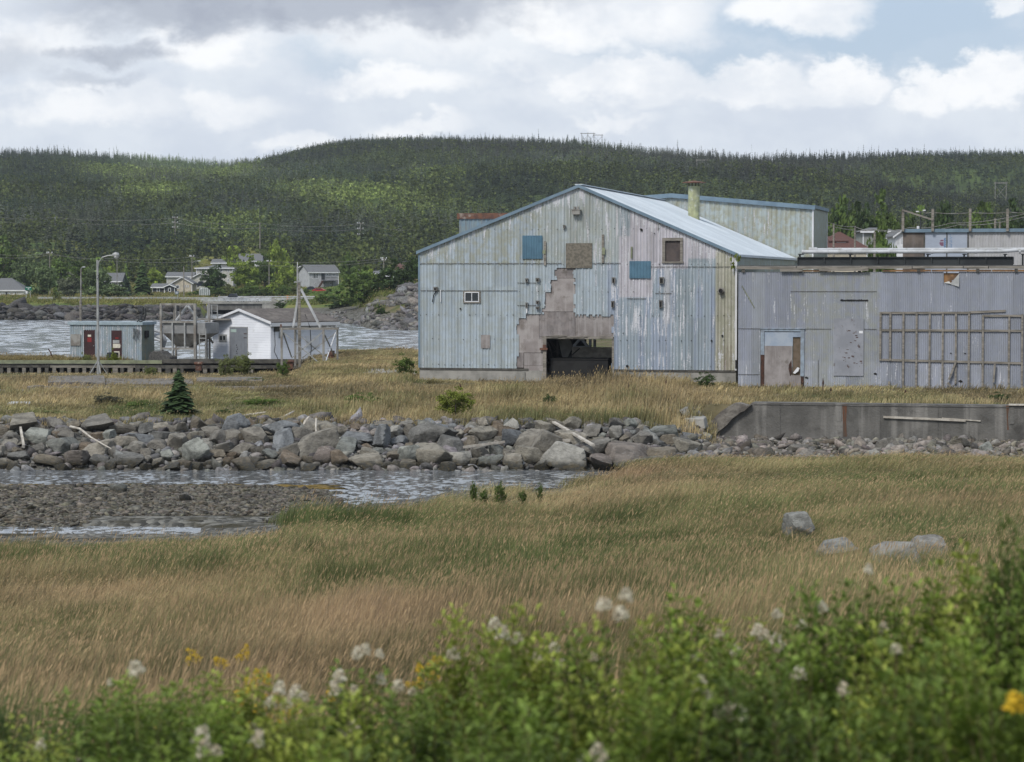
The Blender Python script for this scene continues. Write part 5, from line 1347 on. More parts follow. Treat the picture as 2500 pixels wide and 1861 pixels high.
slab((640, 1150), 136.5, 139.5, 2.05, .5, 'long thin pale slab edge crossing the grass left of the plant', 5)
slab((300, 640), 136, 139.5, 1.98, .45, 'low cracked slab edge just right of the spruce', 8)
slab((880, 1016), 152, 162, 2.13, .3, 'pale flat pad beside the left corner of the plant', 6, 'conc')
slab((-80, 66), 131, 137, 1.92, .3, 'light grey slab at the left edge above the white pipe', 7, 'conc')
free('concrete_block', 'conc_broken', lambda q, X, Z: q.box(X(66), X(92), 0, 1.3, Z(974), Z(943)), 'upright brown concrete block at the left end of the low kerb', 'concrete block', 78, 974, 133.5, .1, bevel=.04)
free('concrete_block', 'conc', lambda q, X, Z: q.box(X(325), X(372), 0, .8, Z(998), Z(989)), 'flat concrete block in the grass left of the spruce', 'concrete block', 348, 998, 121.0, .05, bevel=.02)

# ------------------------------------------------------------------ wharf
wharf = empty('wharf', at(360, 915, 190), 0, 'old timber crib wharf with square holes along its face', 'wharf')
WO = wharf.location.copy()
def wxp(px): return (px - 1250) / FPX * 190 - WO.x
def wzp(py): return CAMZ + (680 - py) / FPX * 190 - WO.z
q = MB(); q.box(wxp(-500), wxp(500), .6, 8.0, wzp(935), wzp(884)); q.box(wxp(500), wxp(735), .6, 15, wzp(935), wzp(884)); q.build('deck', M['conc_dark'], wharf)
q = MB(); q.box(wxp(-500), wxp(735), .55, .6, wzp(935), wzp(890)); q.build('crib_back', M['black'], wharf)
for a, b, c, d, mn, y in ((-500, 395, 880, 888, 'wood_green', -.05), (395.5, 735, 877, 887, 'wood_dark', -.02), (-500, 120, 890.5, 897.5, 'wood_dark', .05), (121, 330, 891, 898, 'wood', .07), (331, 730, 892, 900, 'wood_dark', .04), (-500, 245, 913, 917, 'wood_green', -.1)):
    q = MB(); q.box(wxp(a), wxp(b), y, y + .4, wzp(d), wzp(c)); q.build('beam', M[mn], wharf)
rr = random.Random(4)
for i in range(34):
    px = -2 + i * 18.4; w_ = 8.5 if i < 14 else rr.uniform(6, 14)
    if i > 13 and rr.random() < .25: continue
    q = MB(); q.box(wxp(px), wxp(px + w_), .0 + rr.uniform(0, .06), .5, wzp(916 + (3 if i < 14 else 0)), wzp(898.2)); q.build('crib_post', M['wood' if i % 2 else 'wood_dark'], wharf)
def wthing(name, label, cat, px, py, Y, a=0.0, group=None):
    O, f, _, _2 = local_frame(px, py, Y, a)
    e = empty(name, O, -a, label, cat, group)
    return e, (lambda p, y=0.0: f(p, py, y)[0]), (lambda p, y=0.0: f(px, p, y)[1])
for px, w_, h0, h1, lab in ((485, 20, 884, 905, 'rusty iron bollard on the wharf edge below the hopper'), (709, 19, 879, 901, 'rusty square iron bollard at the right end of the wharf')):
    e, X, Z = wthing('bollard', lab, 'bollard', px, h1, 189)
    q = MB(); q.box(X(px - w_ * .36), X(px + w_ * .36), -.2, .3, 0, Z(h0 + 6)); q.build('post', M['rust'], e, bevel=.02)
    q = MB(); q.box(X(px - w_ / 2), X(px + w_ / 2), -.3, .4, Z(h0 + 6) + .002, Z(h0)); q.build('cap', M['rust'], e, bevel=.03)
e, X, Z = wthing('oil_drum', 'rusty oil drum under the steel frame right of the white shed', 'drum', 809, 880, 184)
q = MB(); q.tube([(0, 0, 0), (0, 0, Z(857))], X(817), 16); q.build('body', M['rust'], e)
q = MB(); 
for zz in (.02, Z(868), Z(857)): q.tube([(0, 0, zz - .02), (0, 0, zz + .02)], X(817) + .02, 16)
q.build('rolling_hoops', M['rust_dark'], e)
# rebar sticking up, tyre/debris
stick('iron_bars', 'rust_dark', [(118, 852, 192), (124, 862, 192), (128, 876, 192)], .05, 'bent rusty iron bar sticking up on the wharf left of the metal shed', 'iron bar')

# metal shed with two maroon doors
sh, X, Z = wthing('metal_shed', 'small blue grey corrugated metal shed with two maroon doors on the wharf', 'shed', 171, 884, 193.5, BA)
Lf = X(346); D = 2.7; zt = Z(793); zf = Z(786)
npt = int(Lf / .19); xq = np.append((np.arange(npt)[:, None] * Lf / npt + np.array([0, .25, .35, .65, .75]) [None] * Lf / npt).ravel(), Lf); pq = np.append(np.tile([0, 0, -.04, -.04, 0], npt), 0)
doors = ((206, 233, 805), (272, 299, 806.5))
def keepS(x, z):
    k = np.ones(len(x), bool)
    for a, b, c in doors: k &= ~((x > X(a)) & (x < X(b)) & (z < Z(c)))
    return k
sheet_grid('front_wall', xq, pq, np.linspace(-.1, zt, 22), M['clad'], sh, keepS, lambda x, z: np.tile(np.array([.27, .33, .385]), (len(x), 1)) * (.85 + .3 * hnoise(x, z * 0, .7, 3))[:, None], lambda x, z: np.tile(np.array([.38, .3, .12]), (len(x), 1)), 0)
n_ = int(D / .19); ysd = np.linspace(0, D, n_ * 4 + 1); 
def sidew(par, x, y0, y1, z0, z1, tint, wear, mname='clad', pit=.19, amp=.03, name='side_wall'):
    n_ = max(2, int((y1 - y0) / pit)); yv = np.linspace(y0, y1, n_ * 4 + 1); pv = np.append(np.tile([0, amp, amp, 0], n_), 0); V = []; zz = np.linspace(z0, z1, 10)
    for z in zz:
        for a, b in zip(yv, pv): V.append((x + b, a, z))
    nx = len(yv); a = (np.arange(9)[:, None] * nx + np.arange(nx - 1)[None]).ravel()
    return np_mesh(name, np.array(V), np.stack([a, a + 1, a + nx + 1, a + nx], 1), M[mname], par, attrs={'tint': np.tile(np.array(tint), (len(V), 1)), 'wear': np.tile(np.array(wear), (len(V), 1))})
sidew(sh, Lf, 0, D, -.1, zt, (.22, .27, .25), (.15, .7, .2)); sidew(sh, 0, 0, D, -.1, zt, (.22, .27, .25), (.15, .7, .2))
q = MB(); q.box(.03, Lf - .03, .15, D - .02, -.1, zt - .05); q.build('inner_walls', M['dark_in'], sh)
q = MB(); q.box(-.12, Lf + .15, -.14, D + .1, zt, zf); q.build('roof', M['blue_trim'] if 0 else mat('pale_blue_fascia', (.30, .37, .41), (.24, .30, .34), 3, .7), sh)
for k, (a, b, c) in enumerate(doors):
    q = MB(); q.box(X(a) + .02, X(b) - .02, -.01, .06, -.05, Z(c)); dd = q.build('door', M['door_maroon'], sh, bevel=.004)
    q = MB(); q.tube([(X(b) - .12, -.07, Z(844)), (X(b) - .12, -.01, Z(844))], .035, 8); q.build('handle', M['galv'], dd)
    dd['label'] = ('maroon door with red notice', 'maroon door with pasted papers')[k]
    def bit(n_, m_, x0, x1, y0, y1):
        q = MB(); q.box(X(x0), X(x1), -.018, -.0105, Z(y1), Z(y0)); q.build(n_, M[m_], dd)
    if k == 0: bit('notice', 'paper', 215, 223, 817, 822); bit('red_notice', 'red', 214, 224, 824, 835)
    else: bit('notice', 'galv', 276, 292, 830, 838); bit('notice', 'paper', 276, 294, 839, 849); bit('red_writing', 'red', 282, 290, 823, 827); bit('hatch', 'paper', 279, 292, 857, 873); 
    if k: q = MB(); q.box(X(281), X(290), -.022, -.0185, Z(871), Z(860)); q.build('hatch_hole', M['black'], dd)
q = MB(); q.box(X(174), X(198), -.09, -.05, Z(844), Z(816)); q.build('rusty_panel', M['galv_dirty'], sh)
q = MB(); q.box(X(327), X(356) if 0 else X(345), -.2, .0, .0, .12); q.build('step', M['wood'], sh)
q = MB(); q.box(Lf + .05, Lf + .2, .5, 1.1, Z(824), Z(807)); q.build('junction_box', M['black'], sh)
for i in range(5):
    q = MB(); x = X(327 + i * 3.4); q.tube([(x, -.09, Z(800 + i)), (x + .05, -.1, Z(812)), (x - .03, -.1, Z(826 + 3 * (i % 3)))], .022, 5); q.build('hanging_cord', M['net'], sh)
q = MB(); q.tube([(Lf - .3, 0.3, zf), (Lf + .1, .3, zf + .15), (Lf + .25, .3, zf + .6), (Lf + .2, .3, zf + 1.1)], .07, 6); q.tube([(Lf - .5, 0.3, zf), (Lf - .2, .3, zf + .25), (Lf + .0, .3, zf + .7), (Lf + .05, .3, zf + 1.2)], .05, 6); q.build('bent_pipe', M['steel_dark'], sh)
free('crate_heap', 'net', lambda q, X, Z: (q.prism([(X(361), 0), (X(416), 0), (X(414), Z(872)), (X(400), Z(866)), (X(392), Z(859)), (X(376), Z(857)), (X(365), Z(862))], 0, 1.6)), 'heap of weedy scrap right of the metal shed', 'scrap heap', 388, 884, 190.5, bevel=.05)
for i, (a, b, c) in enumerate((((369, 805, 197), (396, 812, 197), .14), ((369, 812, 198), (397, 826, 197), .24), ((369, 826, 197), (398, 834, 196.5), .10))):
    stick('pipe', 'white_pipe', [a, b], c, ['upper of three white pipes behind the metal shed', 'thickest of three white pipes behind the metal shed', 'lowest of three white pipes behind the metal shed'][i], 'pipe')
stick('pipe', 'white_pipe', [(395, 812, 196), (402, 832, 196), (399, 846, 196), (396, 868, 196), (408, 873, 195), (416, 875, 195)], [.16, .2, .14, .2, .17, .2], 'crooked white pipe hanging beside the hopper frame', 'pipe')
q = MB()
free('box', 'steel_dark', lambda q, X, Z: q.box(X(261), X(277), 0, .7, 0, Z(861)), 'dark box standing in front of the right maroon door', 'box', 269, 884, 191, bevel=.02)

# hopper in its steel frame
hp, X, Z = wthing('hopper', 'big grey steel hopper with tapering bottom in a steel frame on the wharf', 'hopper', 394, 882, 192, .32)
Wd = X(476) ; Dp = 2.6
def frus(q, x0, x1, y0, y1, z1, a0, a1, b0, b1, z0):
    q.hexa([(a0, b0, z0), (a1, b0, z0), (a1, b1, z0), (a0, b1, z0), (x0, y0, z1), (x1, y0, z1), (x1, y1, z1), (x0, y1, z1)])
q = MB(); q.box(.1, X(500), .1, Dp, Z(814), Z(788)); q.build('bin', mat('hopper_steel', (.27, .275, .28), (.20, .205, .21), 1.5, .6, stain=(2, (.14, .10, .07), .6, .72, .6)), hp)
q = MB(); frus(q, .1, X(500), .1, Dp, Z(814) - .002, X(422), X(450), .9, 1.7, Z(849)); q.build('cone', M['galv_dirty'], hp)
q = MB(); q.box(X(422), X(450), .85, 1.75, Z(851), Z(836)); q.build('chute', M['white_pipe'], hp)
for px, y, w_, t_, b_ in ((394, 0, .17, 741, 882), (477, 0, .2, 741, 882), (394, Dp, .14, 741, 880), (477, Dp, .14, 741, 880)):
    q = MB(); q.box(X(px) - w_ / 2, X(px) + w_ / 2, y - w_ / 2, y + w_ / 2, 0, Z(t_)); q.build('post', M['galv_dirty'], hp)
for px in (422, 452): q = MB(); q.box(X(px) - .06, X(px) + .06, -.08, .09, 0 if px == 422 else Z(851), Z(788)); q.build('stiffener', M['galv'], hp)
for a, b, c in ((394, 477, 743), (394, 477, 786), (394, 477, 851)): q = MB(); q.box(X(a) + .101, X(b) - .101, -.07, .07, Z(c) - .08, Z(c) + .08); q.build('beam', M['galv_dirty'], hp)
for a, b, r_ in (((424, 783), (451, 748), .12), ((453, 748), (476, 778), .10)): q = MB(); q.tube([(X(a[0]), .5, Z(a[1])), (X(b[0]), .5, Z(b[1]))], r_, 8); q.build('pipe', M['white_pipe'], hp)
for px, t_ in ((421, 748), (436, 748)): q = MB(); q.box(X(px) - .04, X(px) + .04, .3, .38, Z(786), Z(745)); q.build('upright', M['galv_dirty'], hp)
lad, X, Z = wthing('ladder', 'steel ladder leaning between the hopper and the white shed', 'ladder', 495, 880, 190.5, .1)
q = MB()
for px in (487, 503): q.box(X(px) - .03, X(px) + .03, -.03, .03, Z(876), Z(802) if px == 503 else Z(812))
q.build('rails', M['galv'], lad)
q = MB()
for i in range(7): z = Z(874 - i * 9.6); q.box(X(487) + .031, X(503) - .031, -.02, .02, z - .03, z + .03)
q.build('rungs', M['galv'], lad)
cw, X, Z = wthing('catwalk', 'rusty catwalk with a pipe railing between hopper and white shed roof', 'catwalk', 505, 880, 194, .1)
q = MB(); q.box(X(480), X(562), 0, 1.0, Z(782), Z(778)); q.build('walkway', M['galv_dirty'], cw)
q = MB(); q.box(X(501), X(507), -.1, .1, 0, Z(783)); q.build('post', M['wood'], cw)
q = MB()
for px in (507, 517.5, 531): q.box(X(px) - .035, X(px) + .035, 0, .07, Z(778), Z(745))
for py in (745, 760): q.box(X(507), X(531), .071, .12, Z(py) - .03, Z(py) + .03)
q.build('railing', M['galv'], cw)
q = MB(); q.beam((X(503), -.1, Z(815)), (X(520), -.1, Z(790)), .16); q.build('brace', M['wood'], cw)
q = MB(); q.beam((X(503), -.1, Z(812)), (X(521), -.1, Z(838)), .16); q.build('brace', M['wood'], cw)

# white shed
wa = rad(40)
ws, X, Z = wthing('white_shed', 'white clapboard shed with grey door, small window and worn shingle roof', 'shed', 520, 876, 195.5, wa)
wW = X(661); wD = 7.4; zE = Z(787); zR = Z(757)
tR = (Z(757, 0)); xr_ = wW / 2
# the pixel helpers already account for the wall plane; the ridge height is read on the front gable
fo = local_frame(520, 876, 195.5, wa)
zR = fo[1](588, 757)[1] ; zE1 = fo[1](521, 786)[1] ; zE2 = fo[1](660, 786)[1] ; xr_ = fo[1](588, 757)[0]
zE = (zE1 + zE2) / 2
def ls(px, py): 
    x, z = fo[1](px, py); return x, z 
q = MB(); q.prism([(0, 0), (wW, 0), (wW, zE), (xr_, zR), (0, zE)], 0, wD); q.build('walls', M['white_siding'], ws)
q = MB(); q.box(-.05, wW + .05, -.05, wD + .05, -1.2, -.002); q.build('foundation', M['wood'], ws)
q = MB()
sl = (zR - zE) / xr_
for s in (0, 1):
    if s == 0: x0, x1, z0, z1 = -.25, xr_, zE - .25 * sl, zR
    else: x0, x1, z0, z1 = xr_, wW + .25, zR, zE - .25 * sl
    q.hexa([(x0, -.2, z0 + .01), (x1, -.2, z1 + .01), (x1, wD + .2, z1 + .01), (x0, wD + .2, z0 + .01), (x0, -.2, z0 + .1), (x1, -.2, z1 + .1), (x1, wD + .2, z1 + .1), (x0, wD + .2, z0 + .1)])
rfw = q.build('roof', M['shingle_old'], ws)
q = MB()
for (x0, x1, z0, z1) in ((-.28, xr_, zE - .28 * sl, zR), (xr_, wW + .28, zR, zE - .28 * sl)):
    q.hexa([(x0, -.26, z0 - .08), (x1, -.26, z1 - .08), (x1, -.202, z1 - .08), (x0, -.202, z0 - .08), (x0, -.26, z0 + .11), (x1, -.26, z1 + .11), (x1, -.202, z1 + .11), (x0, -.202, z0 + .11)])
q.box(wW + .2, wW + .27, -.2, wD + .2, zE - .33, zE - .05)
q.build('bargeboard', M['white'], rfw)
a, t_ = ls(562.5, 800); b, _ = ls(604, 800)
q = MB(); q.box(a, b, -.06, -.001, 0, t_); dr = q.build('door', mat('grey_door', (.19, .205, .23), (.16, .175, .2), 2, .7, streak=(4, (.12, .12, .13), .4)), ws)
q = MB(); q.box(a - .06, b + .06, -.05, -.001, t_ + .001, t_ + .08); q.box(a - .07, a - .001, -.05, -.001, 0, t_); q.box(b + .001, b + .07, -.05, -.001, 0, t_); q.build('frame', M['galv'], dr)
for py in (815, 825): z = ls(600, py)[1]; q = MB(); q.box(b - .35, b - .02, -.075, -.061, z - .03, z + .03); q.build('hinge', M['rust_dark'], dr)
q = MB(); q.box(a + .1, a + .75, -.066, -.061, ls(570, 811)[1], ls(570, 804)[1]); q.build('faded_sign', mat('pale_green_board', (.35, .45, .42), None, 2, .8), dr)
q = MB()
for i in range(5): z = ls(580, 843 + i * 5)[1]; x = ls(580 + (i % 3 - 1) * 1.2, 850)[0]; q.box(x - .04, x + .04, -.067, -.061, z - .05, z + .05)
q.build('holes', M['black'], dr)
x0, z0 = ls(535, 834); x1, z1 = ls(554, 817)
window(ws, x0, x1, z0, z1, -.01, M['galv'], 1, .12)
# side wall fittings: window, patches, cable
q = MB(); q.box(wW + .001, wW + .04, .9, 1.3, Z(823), Z(809)); 
for y0_, y1_, za, zb_ in ((3.9, 5.4, .95, 1.9),): 
    g = MB(); g.box(wW + .001, wW + .03, y0_, y1_, za, zb_); g.box(wW + .03, wW + .05, y0_ + .1, y1_ - .1, za + .1, zb_ - .1); g.build('blank_window', M['white'], ws)
q.build('window', M['galv'], ws)
q = MB(); q.box(wW + .001, wW + .06, 2.9, 3.0, 0, zE - .3); q.build('corner_board', M['white'], ws)
q = MB(); q.tube([(wW + .08, .35, zE - .5), (wW + .1, .4, 1.2), (wW + .1, .3, .7), (wW + .2, .6, .1)], .03, 5); q.build('cable', M['black'], ws)
q = MB(); q.prism([(wW - .02, 0), (wW + .02, 0)], 0, .1) if 0 else q.box(wW + .001, wW + .02, .35, 1.0, zE - .75, zE - .35); q.build('missing_board', M['wood_dark'], ws)

# steel frame platform with tripod mast
fm, X, Z = wthing('mast_tower', 'open galvanised frame with crossed braces and tall tripod mast before the white shed', 'mast tower', 756, 896, 178, .0)
Dy = 2.2
def beamp(name, a, b, w_, m_='galv_dirty', y0=0.0, y1=None):
    q = MB(); q.beam((X(a[0], y0), y0, Z(a[1], y0)), (X(b[0], y0 if y1 is None else y1), y0 if y1 is None else y1, Z(b[1], y0 if y1 is None else y1)), w_); return q.build(name, M[m_], fm)
for px, y, w_, b_ in ((688, 0, .16, 892), (790, 0, .16, 896), (824, Dy, .15, 892), (721, Dy, .15, 893)): beamp('post', (px, b_), (px, 800), w_, 'galv_dirty', y)
beamp('top_beam', (683, 803), (826, 803), .14); beamp('top_beam', (718, 801), (828, 801), .12, y0=Dy)
beamp('top_beam', (688, 803), (721, 801), .12, y0=.08, y1=Dy - .08); beamp('top_beam', (790, 803), (824, 801), .12, y0=.08, y1=Dy - .08)
for a, b, y in (((692, 812), (788, 894), .0), ((712, 875), (787, 812), .0), ((723, 812), (818, 892), Dy), ((738, 874), (822, 812), Dy)): beamp('brace', a, b, .08, 'galv', y + .1)
beamp('brace', (692, 814), (712, 872), .07, y0=.2, y1=1.5); beamp('brace', (793, 818), (816, 868), .07, y0=.2, y1=2.0); beamp('brace', (820, 812), (792, 892), .06, 'white', y0=Dy - .2, y1=.2)
beamp('mast', (732, 896), (731, 690), .2, 'wood', .8); beamp('mast', (728, 800), (727, 652), .12, 'galv', 1.0); beamp('crossbar', (719, 689), (737, 688), .1, 'galv', .7)
beamp('mast_leg', (735, 705), (783, 800), .17, 'white_pipe', .8); beamp('mast_leg', (732, 704), (716, 800), .16, 'white_pipe', .8); beamp('lightning_rod', (727, 652), (727, 640), .04, 'white', 1.0)
beamp('bracket', (727, 655), (735, 650), .05, 'white', 1.0); beamp('bolt', (686, 792), (687, 803), .12, 'rust')
for px in (717, 733, 783, 800, 812, 821): beamp('bolt', (px, 796), (px, 800), .09, 'galv')
stick('steel_cable', 'black', [(745, 768, 181), (757, 800, 180), (760, 850, 180), (757, 880, 180), (760, 897, 179.5)], .03, 'dark cable hanging down inside the steel frame', 'cable')

# lamp post, pile lamp
lpst, X, Z = wthing('lamp_post', 'tall grey steel lamp post with a curved arm and globe lamp before the metal shed', 'lamp post', 240, 917, 186, 0)
q = MB(); q.tube([(0, 0, 0), (0, 0, Z(635))], [.11, .085], 10); q.build('pole', M['galv'], lpst)
q = MB(); q.tube([(.06, 0, Z(650)), (.10, 0, Z(640)), (.35, 0, Z(629)), (.8, 0, Z(624.5)), (1.25, 0, Z(623.5))], [.05] * 5, 8); q.build('arm', M['galv'], lpst)
q = MB(); q.tube([(1.15, 0, Z(623)), (1.35, 0, Z(622)), (1.55, 0, Z(624)), (1.68, 0, Z(627))], [.10, .20, .22, .05], 12); ld = q.build('lamp_head', M['galv'], lpst, smooth=True)
q = MB(); q.tube([(1.45, 0, Z(624)), (1.47, 0, Z(629)), (1.48, 0, Z(632))], [.2, .19, .05], 12); q.build('globe', mat('lamp_glass', (.55, .56, .58), None, 1, .25), ld, smooth=True)
for k in range(4):
    t = k * math.pi / 2 + .4; q = MB(); q.beam((.75 * math.cos(t), .75 * math.sin(t), 0), (.06 * math.cos(t), .06 * math.sin(t), 1.1), .06); q.build('stay', M['galv'], lpst)
q = MB(); q.tube([(.05, -.08, Z(672)), (.13, -.1, Z(676)), (0, -.12, Z(681))], .03, 6); q.build('cable', M['black'], lpst)
tl, X, Z = wthing('lamp_post', 'weathered timber pole with a small lamp standing behind the metal shed', 'lamp post', 198, 890, 204, 0)
q = MB(); q.tube([(0, 0, 0), (0, 0, Z(735))], [.125, .11], 8); q.build('lower_pole', M['wood'], tl)
q = MB(); q.tube([(.02, 0, Z(736)), (.05, 0, Z(656))], [.065, .05], 8); q.build('upper_pole', M['galv_dirty'], tl)
q = MB(); q.tube([(.05, 0, Z(656)), (.15, 0, Z(653)), (.28, 0, Z(652))], .03, 6); q.build('arm', M['galv'], tl)
q = MB(); q.box(.2, .4, -.07, .07, Z(653), Z(651)); q.build('lamp_head', M['white'], tl)
stick('post', 'rust_dark', [(240.5, 740, 480), (240.5, 712, 480)], .12, 'short rusty post by the far road behind the lamp post', 'post')
# ------------------------------------------------------------------ far shore: road, bridge, houses, poles, vehicles
def strip_sheet(name, x0, x1, yA, yB, dz, material, n=120, cols=6, label=None):
    xs_ = np.linspace(x0, x1, n); ts = np.linspace(0, 1, cols)
    XX, TT = np.meshgrid(xs_, ts); YY = yA + (yB - yA) * TT
    ZZ = ground_z(XX.ravel(), YY.ravel()).reshape(XX.shape); ZZ = np.maximum.accumulate(np.repeat(ZZ.max(0)[None], cols, 0), 0) + dz
    V = np.stack([XX.ravel(), YY.ravel(), ZZ.ravel()], 1); nx = n
    a = (np.arange(cols - 1)[:, None] * nx + np.arange(nx - 1)[None]).ravel()
    o = np_mesh(name, V, np.stack([a, a + 1, a + nx + 1, a + nx], 1), material, smooth=True); o['kind'] = 'structure'; return o
def X562(px, Y=562): return (px - 1250) / FPX * Y
strip_sheet('road', X562(-700), X562(432), 556, 568, .12, M['gravel_road'])
strip_sheet('road', X562(702), X562(960), 556, 568, .12, M['gravel_road'], 60)
br, X, Z = wthing('road_bridge', 'low concrete road bridge with post and rail parapets crossing to the far shore', 'bridge', 430, 760, 557)
q = MB(); q.box(X(420), X(704), 0, 11, Z(742), Z(737)); q.build('deck', M['conc'], br)
q = MB(); q.box(X(455), X(640), .4, 1.0, Z(757), Z(742) - .004); q.box(X(455), X(640), 9.6, 10.4, Z(757), Z(742) - .004); q.build('girder', M['conc_dark'], br)
q = MB(); q.box(X(640), X(700), .1, 10.5, Z(790), Z(742) - .003); q.build('abutment', M['conc'], br)
q = MB(); q.box(X(420), X(455), .1, 10.5, Z(790), Z(742) - .003); q.build('abutment', M['conc_dark'], br)
q = MB(); q.box(X(499), X(505), 1.1, 9.5, Z(785), Z(742) - .003); q.build('pier', M['conc'], br)
for side, y, n_, pa, pb, t_ in (('near', .1, 9, 438, 663, 726.5), ('far', 10.6, 10, 520, 760, 724)):
    pr_ = MB()
    for i in range(n_):
        px = pa + (pb - pa) * i / (n_ - 1); x = X(px); pr_.box(x - .12, x + .12, y, y + .3, Z(737), Z(t_))
    rl = MB()
    for k in range(3):
        z = Z(737) + (Z(t_) - Z(737)) * (.28 + .31 * k); rl.box(X(pa), X(pb), y - .07, y - .002, z - .11, z + .11)
    r_ = rl.build('railing', M['white_pipe'], br); pr_.build('railing_posts', M['conc'], r_)
for a, b in ((663, 674), (418, 432)):
    q = MB(); q.prism([(X(a), Z(738)), (X(b), Z(738)), (X(b), Z(732)), (X((a + b) / 2), Z(727)), (X(a), Z(727))], -.1, .5); q.build('end_block', M['conc'], br)
def guardrail(px0, px1, Y, label, mname='galv', step=4.0):
    x0, x1 = X562(px0, Y), X562(px1, Y); e = empty('guardrail', (x0, Y, gz(x0, Y)), 0, label, 'guardrail', 'guardrails along the far road')
    n_ = int((x1 - x0) / step); zb_ = [gz(x0 + (x1 - x0) * i / n_, Y) - e.location.z for i in range(n_ + 1)]
    rl = MB()
    for i in range(n_):
        rl.hexa([((x1 - x0) * i / n_, 0, zb_[i] + .45), ((x1 - x0) * (i + 1) / n_, 0, zb_[i + 1] + .45), ((x1 - x0) * (i + 1) / n_, .08, zb_[i + 1] + .45), ((x1 - x0) * i / n_, .08, zb_[i] + .45),
                 ((x1 - x0) * i / n_, 0, zb_[i] + .95), ((x1 - x0) * (i + 1) / n_, 0, zb_[i + 1] + .95), ((x1 - x0) * (i + 1) / n_, .08, zb_[i + 1] + .95), ((x1 - x0) * i / n_, .08, zb_[i] + .95)])
    rl.build('rail', M[mname], e)
    for i in range(n_ + 1):
        q = MB(); x = (x1 - x0) * i / n_; q.box(x - .1, x + .1, -.08, -.001, zb_[i] - .3, zb_[i] + .9); q.build('post', M['wood'], e)
guardrail(255, 436, 554.5, 'grey guardrail along the road just left of the bridge', step=3.3)
guardrail(92, 250, 555, 'guardrail along the far road between the green sign and the rusty post', step=6)
guardrail(676, 745, 554.5, 'dark guardrail just right of the bridge', 'steel_dark')
def house(name, label, px0, px1, yb, ye, yr, Y, D, kind, wallm, roofm, wins=(), a=0.0, trim='white', side_wins=()):
    e, X, Z = wthing(name, label, 'house', px0, yb, Y, a)
    w = X(px1); ze = Z(ye); xm = w / 2; zr = Z(yr, D / 2) if kind != 'front' else Z(yr)
    q = MB()
    if kind == 'front': q.prism([(0, -2), (w, -2), (w, ze), (xm, zr), (0, ze)], 0, D)
    else:
        q.box(0, w, 0, D, -2, ze)
        if kind == 'side':
            b = len(q.v); q.v += [(0, 0, ze), (0, D, ze), (0, D / 2, zr - .1), (w, 0, ze), (w, D, ze), (w, D / 2, zr - .1)]; q.f += [(b, b + 2, b + 1), (b + 3, b + 4, b + 5)]
    wl_ = q.build('wall', M[wallm], e)
    q = MB(); oh = .45
    if kind == 'front':
        s = (zr - ze) / xm
        for (x0, z0, x1, z1) in ((-oh, ze - oh * s, xm, zr), (xm, zr, w + oh, ze - oh * s)):
            q.hexa([(x0, -oh, z0 + .02), (x1, -oh, z1 + .02), (x1, D + oh, z1 + .02), (x0, D + oh, z0 + .02), (x0, -oh, z0 + .2), (x1, -oh, z1 + .2), (x1, D + oh, z1 + .2), (x0, D + oh, z0 + .2)])
    elif kind == 'side':
        s = (zr - ze) / (D / 2)
        for (y0, z0, y1, z1) in ((-oh, ze - oh * s, D / 2, zr), (D / 2, zr, D + oh, ze - oh * s)):
            q.hexa([(-oh, y0, z0 + .02), (w + oh, y0, z0 + .02), (w + oh, y1, z1 + .02), (-oh, y1, z1 + .02), (-oh, y0, z0 + .2), (w + oh, y0, z0 + .2), (w + oh, y1, z1 + .2), (-oh, y1, z1 + .2)])
    else:
        r_ = min(w, D) / 2 * (.95 if kind == 'hip' else .6)
        lo = [(-oh, -oh, ze), (w + oh, -oh, ze), (w + oh, D + oh, ze), (-oh, D + oh, ze)]
        b = len(q.v); q.v += lo + [(r_, D / 2, zr), (w - r_, D / 2, zr)]
        q.f += [(b, b + 1, b + 5, b + 4), (b + 1, b + 2, b + 5), (b + 2, b + 3, b + 4, b + 5), (b + 3, b, b + 4), (b + 3, b + 2, b + 1, b)]
    rf_ = q.build('roof', M[roofm], e)
    q = MB()
    if kind == 'front':
        s = (zr - ze) / xm
        for (x0, z0, x1, z1) in ((-oh, ze - oh * s, xm, zr), (xm, zr, w + oh, ze - oh * s)):
            q.hexa([(x0, -oh - .06, z0 - .15), (x1, -oh - .06, z1 - .15), (x1, -oh - .002, z1 - .15), (x0, -oh - .002, z0 - .15), (x0, -oh - .06, z0 + .12), (x1, -oh - .06, z1 + .12), (x1, -oh - .002, z1 + .12), (x0, -oh - .002, z0 + .12)])
    else:
        zo = (zr - ze) / (D / 2) * oh if kind == 'side' else 0
        q.box(-oh - .02, w + oh + .02, -oh - .06, -oh - .002, ze - zo - .18, ze - zo + .14)
    q.build('eaves_board', M[trim], rf_)
    q = MB(); q.box(-.01, .16, -.05, -.002, -1, ze - .1); q.build('corner_board', M[trim], wl_); q = MB(); q.box(w - .16, w + .01, -.05, -.002, -1, ze - .1); q.build('corner_board', M[trim], wl_)
    for (a0, a1, b0, b1, nv) in wins:
        window(e, X(a0), X(a1), Z(b1), Z(b0), -.02, M[trim], nv, .14)
    return e, X, Z, w, ze, zr
house('bungalow', 'white bungalow with a grey hip roof at the far left behind the green sign', -45, 60, 728, 709.5, 679, 640, 9, 'hip', 'white', 'shingle', ((36, 41, 713, 725, 0), (12, 20, 712, 724, 0)))
house('bungalow', 'charcoal house with white windows half hidden by trees behind the lamp post', 232, 296, 706, 686, 668, 690, 9, 'side', 'dk_siding', 'shingle', ((267, 273, 689, 698, 0), (281, 290, 688, 703, 1)))
